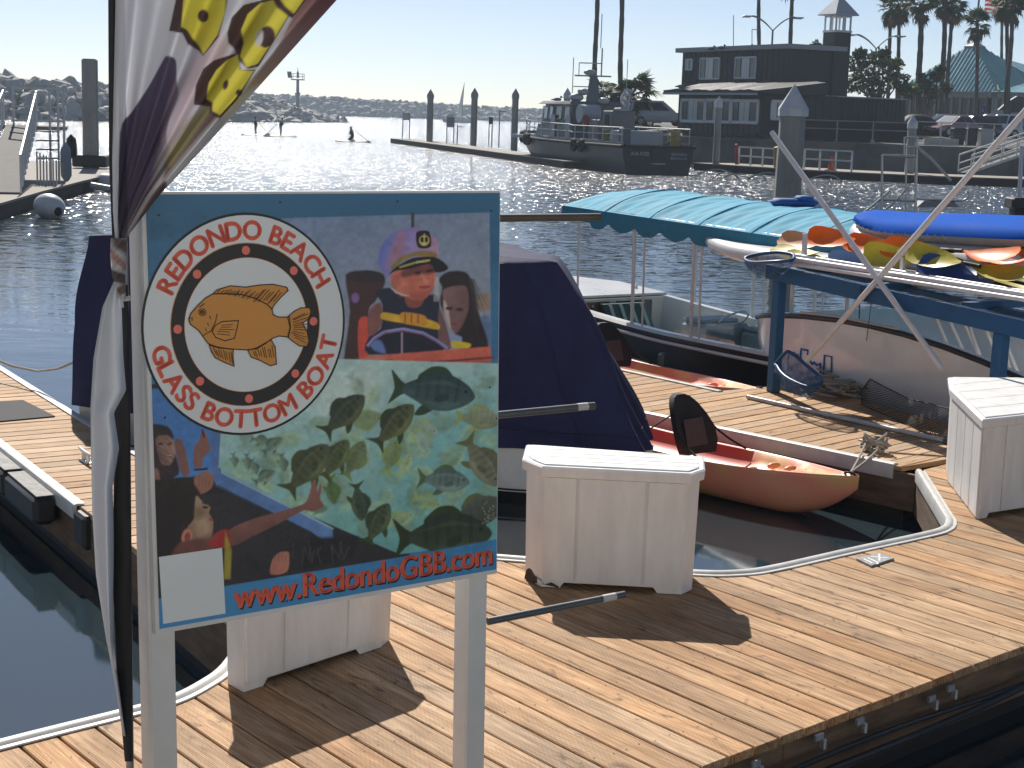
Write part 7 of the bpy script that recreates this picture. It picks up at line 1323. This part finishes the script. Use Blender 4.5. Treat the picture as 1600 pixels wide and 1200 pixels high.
# ---- gangway on the right, steel boarding frame, pile guide
g1 = thing('gangway', 'white railed aluminium gangway rising to the quay at the right edge', 'gangway', (*G(1500, 268, .1)[:2], 0)); A0, A1 = V(G(1497, 269, .1)), V(D(1660, 214, 94)); wv = Vector(((A1 - A0).y, -(A1 - A0).x, 0)).normalized() * 1.15; 
if wv.y > 0: wv = -wv
MB().slab([A0, A0 + wv, A1 + wv, A1], (0, 0, -.06)).build('ramp', MATS['grey ramp tread'], g1)
for sft in (V(0, 0, 0), wv):
    for h_, th in ((1.0, .09), (.5, .07), (.05, .16)): MB().bar(A0 + sft + V(0, 0, h_), A1 + sft + V(0, 0, h_), .05, th).build('rail', RAILM, g1)
    for k in range(8): p = (A0 + sft).lerp(A1 + sft, k / 7); MB().bar(p, p + V(0, 0, 1.0), .06, .06).build('baluster', RAILM, g1)
g2 = thing('boarding_frame', 'steel tube boarding frame with ladder rungs beyond the blue paddle board', 'boarding frame', (*D(1400, 330, 36)[:2], 0)); Q = lambda x, y, Y=36: V(D(1340 + x / 6.154, 170 + y / 6.154, Y)); SS = M('stainless tube', (.40, .40, .40), .3, metal=.6)
for (pts, r0_) in (([(237, 445), (232, 1010)], .028), ([(240, 448), (562, 460)], .034), ([(468, 470), (462, 1010)], .022), ([(566, 460), (556, 1010)], .036), ([(450, 270), (447, 455)], .02), ([(575, 270), (570, 470)], .022), ([(455, 277), (578, 277)], .022), ([(466, 370), (580, 370)], .022), ([(230, 870), (560, 885)], .03), ([(60, 1000), (180, 900), (310, 790)], .026), ([(270, 970), (400, 850), (500, 735)], .026), ([(560, 868), (800, 878), (1010, 885), (1060, 860), (1072, 815), (1050, 788)], .028), ([(575, 370), (700, 470), (900, 690)], .03), ([(1003, 885), (1000, 940)], .03)): MB().tube([Q(*p) for p in pts], r0_, 8).build('tube', SS, g2, smooth=60)
q0 = Q(560, 960); MB().prism([(q0.x - 3.2, 35.2), (q0.x + 2.5, 35.2), (q0.x + 2.5, 37.2), (q0.x - 3.2, 37.2)], WZ - .3, .25).build('base_float', DSIDE, g2); b = MB(); b.slab([Q(570, 945), Q(980, 945), Q(930, 890), Q(640, 885)], (0, .5, 0)); b.build('step_box', GREYM, g2)
for (px, yb_) in ((232, 1010), (462, 1010), (556, 1010)): p = Q(px, yb_); MB().tube([p, (p.x, p.y, .2)], .03, 6).build('tube', SS, g2)
p = V(D(1592, 317, 40)); r_ = thing('pile_guide', 'black block with a white upright pole at the right edge behind the boards', 'pile guide', (p.x, p.y, WZ)); MB().box((p.x + .1, p.y, p.z - .0), (.75, .7, .28), None, .04).build('block', M('black pile guide', (.015,) * 3), r_); MB().box((p.x + .1, p.y, p.z * .5 - .3), (.5, .5, p.z + .6)).build('pedestal', DSIDE, r_); MB().tube([p + V(0, 0, .1), D(1597, 228, 40)], .055, 8).build('pole', PVC, r_, smooth=60)
# ================================================================== TURQUOISE ROOFED PAVILION
TROOF = M('turquoise metal roof', (.30, .52, .53), .22, metal=.2, var=.08, scale=.5, coat=.3); PWALL = M('pavilion band', (.40, .39, .37), .6); COLM = M('pavilion column', (.45, .44, .41), .6)
pv = thing('pavilion', 'building with steep turquoise seamed metal roof and rows of columns', 'building', (*D(1520, 146, 146)[:2], 2)); A = V(D(1398, 146, 148)); B = V(D(1557, 146, 140)); A.z = B.z = 5.85; e1 = (B - A); W_ = e1.length; e1.normalize(); e2 = Vector((-e1.y, e1.x, 0)); ap = V(D(1524, 66, 147)); Cc, Dd = B + e2 * W_, A + e2 * W_
top = [ap + (e1 * x + e2 * y) * .55 - V(0, 0, .45) for x, y in ((-1, -1), (1, -1), (1, 1), (-1, 1))]; b = MB(); b.loft([[A - V(0, 0, .06), B - V(0, 0, .06), Cc - V(0, 0, .06), Dd - V(0, 0, .06)], [A, B, Cc, Dd], top], True); b.build('roof', TROOF, pv)
b = MB()
for (P0, P1, q0, q1) in ((A, B, top[0], top[1]), (B, Cc, top[1], top[2])):
    n_ = 27; nn_ = (P1 - P0).cross(q0 - P0).normalized(); nn_ = nn_ if nn_.z > 0 else -nn_
    up_ = ((q0 + q1) / 2 - (P0 + P1) / 2); d_ = (P1 - P0).normalized(); Ls = (P1 - P0).length
    for k in range(1, n_):
        s_ = k / n_; base = P0.lerp(P1, s_); mid = Ls / 2; x = s_ * Ls; half = mid - .55; t = min(1, min(x, Ls - x) / half); b.bar(base + nn_ * .03, base + up_ * t + nn_ * .03, .07, .09, up=nn_)
o = b.build('roof_seam', TROOF, pv); o['kind'] = 'stuff'
b = MB(); b.loft([[p + V(0, 0, .02) + (p - ap).normalized() * .25 for p in top], [p + V(0, 0, .18) + (p - ap).normalized() * .2 for p in top], [ap + V(0, 0, .15)] * 4], True); b.build('roof_cap', GREYM, pv)
for P0, P1 in ((A, B), (B, Cc)):
    n_ = Vector(((P1 - P0).y, -(P1 - P0).x, 0)).normalized(); i0, i1 = P0 - n_ * .7, P1 - n_ * .7; MB().bar(i0 - V(0, 0, .28), i1 - V(0, 0, .28), .3, .5).build('fascia', PWALL, pv); MB().slab([(i0.x, i0.y, 2), (i1.x, i1.y, 2), (i1.x, i1.y, 5.4), (i0.x, i0.y, 5.4)], -n_ * .1).build('glazing', M('dark shop glass', (.03, .035, .04), .1), pv)
    for k in range(12): p = i0.lerp(i1, (k + .5) / 12) + n_ * .1; MB().bar((p.x, p.y, 2), (p.x, p.y, 5.4), .16, .16).build('column', COLM, pv)
B2 = B + e1 * .2; r1, r2_ = V(D(1543, 84, 150)), V(D(1640, 112, 152)); E_ = V(D(1690, 146, 139)); E_.z = 5.85; b = MB(); b.add([B2 - V(.6, 0, 0), E_, E_ + e2 * 14, B2 + e2 * 14, r1, r2_], [(0, 1, 5, 4), (1, 2, 5), (2, 3, 4, 5), (3, 0, 4), (3, 2, 1, 0)]); b.build('side_roof', TROOF, pv); MB().bar(B2 + V(0, 0, .1), r1 + V(0, 0, .05), .12, .1).build('hip_flashing', GREYM, pv)
h1_ = V(D(1560, 96, 145)); MB().bar(r1 + V(0, -.3, 0), V(D(1620, 124, 141)), .12, .1).build('hip_flashing', GREYM, pv)
w0, w1 = B2 - V(0, 0, .3), E_ - V(0, 0, .3); n_ = Vector(((w1 - w0).y, -(w1 - w0).x, 0)).normalized(); MB().bar(w0 - n_ * .7, w1 - n_ * .7, .3, .5).build('fascia', PWALL, pv); i0, i1 = w0 - n_ * .8, w1 - n_ * .8; MB().slab([(i0.x, i0.y, 2), (i1.x, i1.y, 2), (i1.x, i1.y, 5.4), (i0.x, i0.y, 5.4)], -n_ * .1).build('wall', PWALL, pv)
p = V(D(1552, 162, 132)); b = MB(); b.slab([V(D(1556, 176, 131)), V(D(1600, 176, 131)), V(D(1600, 152, 131)), V(D(1590, 150, 131)), V(D(1574, 160, 131))], (0, .6, 0)); o = b.build('awning', CANV); tag(o, 'grey sloping awning in front of the turquoise roofed building', 'awning')
SB = M('blue sign', (.02, .05, .20), .4); p = V(D(1536, 172, 124)); r_ = thing('parking_sign', 'small blue parking sign with a white symbol on a thin post', 'sign', (p.x, p.y, 2)); MB().box(p, (.36, .04, .6)).build('panel', SB, r_); MB().tube([(p.x, p.y + .04, 2), (p.x, p.y + .04, p.z + .3)], .035, 6).build('post', GALV, r_); b = MB(); b.tube([p + V(.07 * math.cos(t), -.025, -.06 + .07 * math.sin(t)) for t in np.linspace(.9, 5.6, 10)], .016, 4); b.tube([p + V(-.04, -.025, .0), p + V(-.05, -.025, .12)], .016, 4); b.build('symbol', LET, r_)
p = V(D(1559, 178, 126)); r_ = thing('notice_board', 'blank white notice board among the parked cars', 'sign', (p.x, p.y, 2)); MB().box(p, (1.0, .05, .62)).build('panel', TW, r_); MB().tube([(p.x, p.y + .05, 2), (p.x, p.y + .05, p.z)], .04, 6).build('post', GALV, r_)

# ================================================================== CARS
def car(label, px, yroof, Y, yaw, paint, kind='suv', L=4.7, W=1.85, H=1.7, zg=2.0):
    """body lofted in slices, cabin with panes, wheels with rims, lights; x forward"""
    p = D(px, yroof, Y); zg = p[2] - H; r_ = thing('parked_car', label, 'car', (p[0], p[1], zg), 'cars parked on the quay'); O = V(p[0], p[1], zg); Rz = Matrix.Rotation(yaw, 3, 'Z'); q = lambda x, y, z: O + Rz @ Vector((x, y, z)); h = L / 2; bl = H * .56
    prof = [(-h, .45, bl * .92), (-h + .12, .30, bl), (-h * .5, .28, bl * 1.03), (0, .28, bl * 1.02), (h * .42, .28, bl * 1.0), (h * .75, .30, bl * .93), (h - .12, .34, bl * .82), (h, .45, bl * .66)]
    rg = []
    for x, z0_, z1_ in prof: w = W / 2 * (1 - .12 * (abs(x) / h) ** 4); rg.append([q(x, y * w, z) for y, z in ((-.86, z0_), (-1, z0_ + .15), (-1, lerp(z0_, z1_, .7)), (-.93, z1_), (.93, z1_), (1, lerp(z0_, z1_, .7)), (1, z0_ + .15), (.86, z0_))])
    MB().loft(rg, True).build('body', paint, r_, smooth=35); r0_, r1_ = (-h + .25, h * .08) if kind == 'suv' else (-h * .35, h * .02); b0, b1 = (-h + .08, h * .46) if kind == 'suv' else (-h * .78, h * .5); w = W / 2 * .92; wt = W / 2 * .74
    lo = [q(b0, -w, bl), q(b1, -w, bl), q(b1, w, bl), q(b0, w, bl)]; hi = [q(r0_, -wt, H - .03), q(r1_, -wt, H - .03), q(r1_, wt, H - .03), q(r0_, wt, H - .03)]; MB().loft([lo, hi], True).build('cabin', paint, r_); MB().loft([hi, [v + V(0, 0, .05) for v in hi]], True).build('roof', paint, r_)
    for a_, c_, dv in ((0, 1, -1), (2, 3, 1)):
        for u0, u1 in ((.06, .48), (.52, .90)): f = lambda u, v: lo[a_].lerp(lo[c_], u).lerp(hi[a_].lerp(hi[c_], u), v); n = Rz @ Vector((0, dv * .02, .005)); MB().slab([f(u0, .12) + n, f(u1, .12) + n, f(u1 - .02, .88) + n, f(u0 + .02, .88) + n], n * .5).build('window', DGL, r_)
    for a_, c_, dx, nm in ((1, 2, 1, 'windscreen'), (3, 0, -1, 'rear_window')): f = lambda u, v: lo[a_].lerp(lo[c_], u).lerp(hi[a_].lerp(hi[c_], u), v); n = Rz @ Vector((dx * .025, 0, .012)); MB().slab([f(.07, .08) + n, f(.93, .08) + n, f(.92, .92) + n, f(.08, .92) + n], n * .4).build(nm, DGL if nm != 'windscreen' else M('reflective windscreen', (.35, .37, .38), .08), r_)
    for x in (-h * .62, h * .62):
        for sg in (-1, 1): c = q(x, sg * (W / 2 - .12), .34); wv_ = Rz @ Vector((0, .11, 0)); wh = MB().tube([c - wv_, c + wv_], .34, 16).build('wheel', TYR, r_, smooth=40); MB().tube([c + wv_ * sg * 1.02, c + wv_ * sg * 1.1], .21, 12).build('rim', GALV, wh)
    for sg in (-1, 1): MB().box(q(h - .04, sg * W * .34, bl * .68), (.12, .34, .15), yaw, .03).build('headlight', M('lamp glass', (.6, .6, .6), .1), r_); MB().box(q(-h + .0, sg * W * .42, bl * .8), (.08, .16, .26), yaw, .02).build('tail_light', M('red lamp', (.3, .02, .02), .2), r_)
    MB().box(q(h - .0, 0, bl * .42), (.14, W * .86, .16), yaw, .04).build('bumper', DGL, r_); return r_
P_ = lambda n, c, **k: M(n, c, .25, coat=1., **k)
car('white car with dark side windows between the tug and the dark building', 1030, 158, 121, rad(8), P_('white car paint', (.62, .63, .64)), H=1.85, L=5.0); car('silver car behind the pile near the short fan palms', 985, 163, 124, rad(5), P_('silver car paint', (.4, .41, .42)), L=4.6)
car('car with pinkish bonnet and bright windscreen in front of the columns', 1490, 180, 113, rad(215), P_('faded red car paint', (.36, .16, .16)), 'sedan', H=1.5); car('dark maroon car right of the one with the bright windscreen', 1516, 180.5, 117, rad(200), P_('maroon car paint', (.035, .012, .02)), H=1.62); car('white car at the right end of the row, by the notice board', 1552, 178, 121, rad(205), P_('white car paint', (.6, .6, .6)), H=1.8); car('white car further back, left of the pinkish one', 1472, 178.5, 126, rad(190), P_('white car paint', (.6, .6, .6)), H=1.75)
cc = V(D(1437, 178, 113)); r_ = thing('covered_car', 'car under a black fitted cover beside the shed', 'car', (cc.x, cc.y, cc.z - 1.6)); R = []
for x in np.linspace(-2.3, 2.3, 13): hgt = .95 + .62 * max(0, 1 - (abs(x + .1) / 1.45) ** 3) if abs(x) < 2.25 else .55; R.append([cc + V(x * .93, x * .25 + y, z - 1.6) for y, z in ((-.95, .1), (-1.0, .6), (-.8, hgt * .8), (-.5, hgt), (.5, hgt), (.8, hgt * .8), (1, .6), (.95, .1))])
MB().loft(R, True).build('cover', M('black car cover', (.012, .013, .018), .7, var=.3, bump=.02, scale=2), r_, smooth=50)

# ================================================================== TREES AND PALMS
def leaf_mat(name, c): 
    m = M(name, c, .6, var=.35, scale=1.5, trans=.3); return m
LEAF = leaf_mat('fig leaves', (.075, .115, .034)); LEAF2 = leaf_mat('olive leaves', (.09, .11, .05)); BARK = M('bark', (.12, .10, .08), .9, var=.4, scale=4, bump=.02); PTR = M('palm trunk', (.13, .115, .095), .9, var=.35, scale=3, bump=.03, stretch=(1, 1, 6)); PLF = leaf_mat('palm leaf', (.065, .105, .035)); PDRY = leaf_mat('dry palm leaf', (.16, .12, .07))
def tree(label, base, blobs, n, leaf, lm, branches):
    r_ = thing('tree', label, 'tree', base, 'trees by the car park'); B_ = Vector([float(x) for x in base]); b = MB(); b.tube([B_, B_ + V(.1, 0, 1.2), B_ + V(.05, .1, 2.4)], [.22, .18, .14], 8)
    for (c, r0_) in blobs: c = Vector(c); b.tube([B_ + V(.05, .1, 1.6), (B_ + V(0, 0, 2.2)).lerp(c, .6) + V(.1, 0, -.1), c], [.09, .06, .02], 6)
    b.build('trunk', BARK, r_, smooth=60); vs, fs = [], []
    for k in range(n):
        c, r0_ = random.choice(blobs); d = Vector((random.gauss(0, 1), random.gauss(0, 1), random.gauss(0, 1))).normalized() * r0_ * random.uniform(.35, 1.0) ** .6; d.z *= .85; p = Vector(c) + d
        a = Vector((random.gauss(0, 1), random.gauss(0, 1), random.gauss(0, .6))).normalized(); s_ = a.cross(Vector((random.gauss(0, 1), random.gauss(0, 1), random.gauss(0, 1)))).normalized(); L_ = leaf * random.uniform(.6, 1.4); o = len(vs); vs += [p, p + a * L_ * .5 + s_ * L_ * .3, p + a * L_, p + a * L_ * .5 - s_ * L_ * .3]; fs.append((o, o + 1, o + 2, o + 3))
    b = MB(); b.add(vs, fs); b.build('crown', lm, r_); return r_
def px_blobs(lst, Y): return [(V(D(x, y, Y + dy)), r_ * Y / 2450) for x, y, r_, dy in lst]
t0 = D(1372, 150, 122); tree('big dense green tree behind the dark shed, next to the tower', (t0[0], t0[1], 2.0), px_blobs([(1340, 100, 17, 0), (1355, 118, 22, 1), (1385, 112, 22, -1), (1372, 92, 15, 0), (1405, 128, 16, 0), (1335, 130, 18, 1), (1400, 100, 11, 1), (1365, 138, 20, -1), (1418, 142, 14, 0), (1345, 84, 9, 0), (1382, 84, 8, 0)], 122), 3800, .30, LEAF, 5)
t1 = D(1447, 150, 127); tree('thin open tree with gaps in front of the turquoise roof, left side', (t1[0], t1[1], 2.0), px_blobs([(1432, 140, 9, 0), (1447, 132, 10, 0), (1463, 118, 9, 0), (1470, 108, 6, 0), (1456, 145, 11, 0), (1478, 138, 8, 0), (1440, 120, 6, 0)], 127), 1500, .30, LEAF2, 5)
t2 = D(1277, 73, 128); tree('tree top just showing over the roof left of the tower', (t2[0], t2[1], 2.0), px_blobs([(1276, 74, 9, 0), (1283, 78, 8, 0), (1275, 86, 10, 0)], 128), 700, .30, LEAF, 3)
def frond_mesh(seed, lm, L=1.0):
    """fan leaf: short stalk, about eighteen folded blades spread in a fan, tips drooping"""
    rs = random.Random(seed); b = MB(); b.tube([(0, 0, 0), (.45, 0, .05), (.8, 0, .02)], [.035, .025, .02], 5)
    for k in range(17):
        a = (k / 16 - .5) * rad(215); l = L * (.95 - .25 * abs(k / 16 - .5) * 2) * rs.uniform(.85, 1.1); d = Vector((math.cos(a), math.sin(a), 0)); s_ = Vector((-d.y, d.x, 0)); o = Vector((.8, 0, .02)); w = .075
        m_ = o + d * l * .55 + V(0, 0, .02 - .08 * l); e_ = o + d * l + V(0, 0, -.36 * l * rs.uniform(.5, 1.4)); v = len(b.v); b.v += [tuple(o), tuple(m_ + s_ * w), tuple(e_), tuple(m_ - s_ * w), tuple(m_ + V(0, 0, .03))]; b.f += [(v, v + 1, v + 4), (v + 1, v + 2, v + 4), (v + 2, v + 3, v + 4), (v + 3, v, v + 4)]; b.mi += [0] * 4
    return b.mesh('frond', lm)
FR = [frond_mesh(i, PLF) for i in range(3)]; FD = [frond_mesh(9 + i, PDRY) for i in range(2)]
def palm(label, px, ycrown, Y, zb=2.0, lean=0., r0_=.2, n=26, size=1.25, crown=True, skirt=6, ybase=160):
    c = V(D(px, ycrown, Y)); bx = V(D(px - lean, ybase, Y)); r_ = thing('palm_tree', label, 'palm tree', (bx.x, bx.y, zb), 'fan palms by the harbour'); base = V(bx.x, bx.y, zb); pts = [base, base + V(0, 0, .5), base.lerp(c, .35) + V(random.uniform(-.1, .1), 0, 0), base.lerp(c, .7) + V(random.uniform(-.1, .1), 0, 0), c]; rr_ = [r0_ * 1.5, r0_ * 1.15, r0_, r0_ * .92, r0_ * .85]
    sp = smooth_path(pts, 8); rad_ = [float(np.interp(i / (len(sp) - 1), [0, .08, .35, .7, 1], rr_)) * (1 + .09 * math.sin(i * 2.1)) for i in range(len(sp))]; MB().tube(sp, rad_, 9).build('trunk', PTR, r_, smooth=50)
    for k in range(n + skirt):
        dry = k >= n; el = random.uniform(-.95, 1.25) if not dry else random.uniform(-1.45, -1.0); az = k * 2.4 + random.uniform(-.3, .3); o = bpy.data.objects.new('frond', random.choice(FD if dry else FR)); COL.objects.link(o); o.parent = r_; o.location = c - r_.location + V(0, 0, -.05 if not dry else -.3); o.rotation_euler = (random.uniform(-.4, .4), -el * .9, az); o.scale = (size * random.uniform(.85, 1.12),) * 3
    return r_
for a in (('palm whose trunk rises behind the tug mast out of the frame', 934, -60, 118, 3, .19), ('palm with rough trunk rising right of the tug mast out of the frame', 970, -70, 120, -2, .20), ('palm trunk crossing the left arm of the lamp on the dark roof', 1187, -50, 128, -3, .17), ('palm trunk crossing the right arm of the lamp on the dark roof', 1240, -46, 127, 5, .18)): palm(a[0], a[1], a[2], a[3], lean=a[4], r0_=a[5])
for a in (('leftmost palm of the row behind the big green tree', 1392, 12, 136, 6, .17), ('second palm from the left behind the big green tree', 1405, 6, 133, 2, .17), ('thick trunked palm right of the big green tree', 1440, 6, 128, 2, .25), ('palm leaning left of its twin, left of the turquoise roof', 1476, 2, 130, 3, .22), ('palm bending right above the left slope of the turquoise roof', 1489, 8, 133, 10, .18), ('short palm standing in front of the turquoise roof', 1527, 36, 134, 1, .17), ('thin palm trunk behind the flag, right of the short palm', 1566, 6, 150, 0, .15), ('left palm of the crossing pair at the right edge', 1573, 5, 126, -6, .17), ('right palm of the crossing pair at the right edge', 1582, 8, 125, 8, .18)): palm(a[0], a[1], a[2], a[3], lean=a[4], r0_=a[5], size=.92, n=22, skirt=5, ybase=170)
for (lb, px, y, Y, s_, n_) in (('low bushy fan palm behind the tug, right of the rough trunk', 988, 148, 121, 1.45, 26), ('small fan palm half hidden behind the tug mast', 942, 142, 119, 1.1, 20)):
    c = V(D(px, y, Y)); palm(lb, px, y, Y, zb=2.0, r0_=.28, n=n_, size=s_, skirt=4, ybase=y + 20)
# ---- lamp posts, flag
def lamp(label, px, ytop, Y, arm, yb=150):
    c = V(D(px, ytop, Y)); r_ = thing('street_lamp', label, 'street lamp', (c.x, c.y, 2.0), 'double armed lamp posts'); MB().tube([(c.x, c.y, 2.0), tuple(c)], [.11, .07], 8).build('pole', GREYM, r_, smooth=60)
    for sg in (-1, 1):
        for dy in (0, .9): MB().tube(smooth_path([c, c + V(sg * arm * .4, dy * .3, arm * .38), c + V(sg * arm * .8, dy * .7, arm * .60), c + V(sg * arm, dy, arm * .60)], 4), .045, 6).build('arm', GREYM, r_, smooth=60); MB().box(c + V(sg * (arm + .25), dy, arm * .59), (.65, .28, .10), None, .03).build('lamp_head', GALV, r_)
lamp('double armed lamp post rising behind the roof of the dark building', 1207.5, 48, 124, 1.75); lamp('double armed lamp post behind the big green tree', 1369, 76, 130, 1.75)
fl0 = V(D(1534, -40, 146)); r_ = thing('flag_pole', 'tall flag pole rising behind the short palm and the turquoise roof', 'flag pole', (fl0.x, fl0.y, 2)); MB().tube([(fl0.x - .3, fl0.y, 2), tuple(fl0 + V(0, 0, 1))], [.13, .08], 10).build('pole', GREYM, r_, smooth=60)
f0 = V(D(1538, 16, 146)); FW_, FH = 3.3, 2.5; fr_ = thing('flag', 'striped flag with starred blue canton flying from the pole', 'flag', tuple(f0)); FRD, FWH, FBL = M('flag red', (.42, .03, .045), .8, trans=.35), M('flag white', (.65, .64, .62), .8, trans=.35), M('flag blue', (.02, .035, .14), .8, trans=.35)
def fpnt(x, z, o=0.): return f0 + V(x, .16 * math.sin(x * 2.4) * min(1, x) + o, z - .12 * x * .6 + .05 * math.sin(x * 3))
for k in range(13):
    b = MB(); R = []
    for x in np.linspace(1.35 if k > 5 else 0, FW_, 14): R.append([fpnt(x, FH * k / 13), fpnt(x, FH * (k + 1) / 13)])
    b.loft(R, False, ringclosed=False); b.build('stripe', FRD if k % 2 == 0 else FWH, fr_, smooth=80)
b = MB(); b.loft([[fpnt(x, FH * 6 / 13), fpnt(x, FH)] for x in np.linspace(0, 1.35, 8)], False, ringclosed=False); cn2 = b.build('canton', FBL, fr_, smooth=80)
b = MB()
for i in range(9):
    for j in range(6 if i % 2 == 0 else 5): p = fpnt(.12 + (j + (.5 if i % 2 else 0)) * .21, FH * 6 / 13 + .12 + i * .135, -.012); b.add([p + V(.04 * math.cos(t) * (1 if k % 2 == 0 else .4), 0, .04 * math.sin(t) * (1 if k % 2 == 0 else .4)) for k, t in enumerate(np.linspace(math.pi / 2, 2.5 * math.pi, 11)[:-1])], [tuple(range(10))])
o = b.build('star', FWH, cn2); o['kind'] = 'stuff'
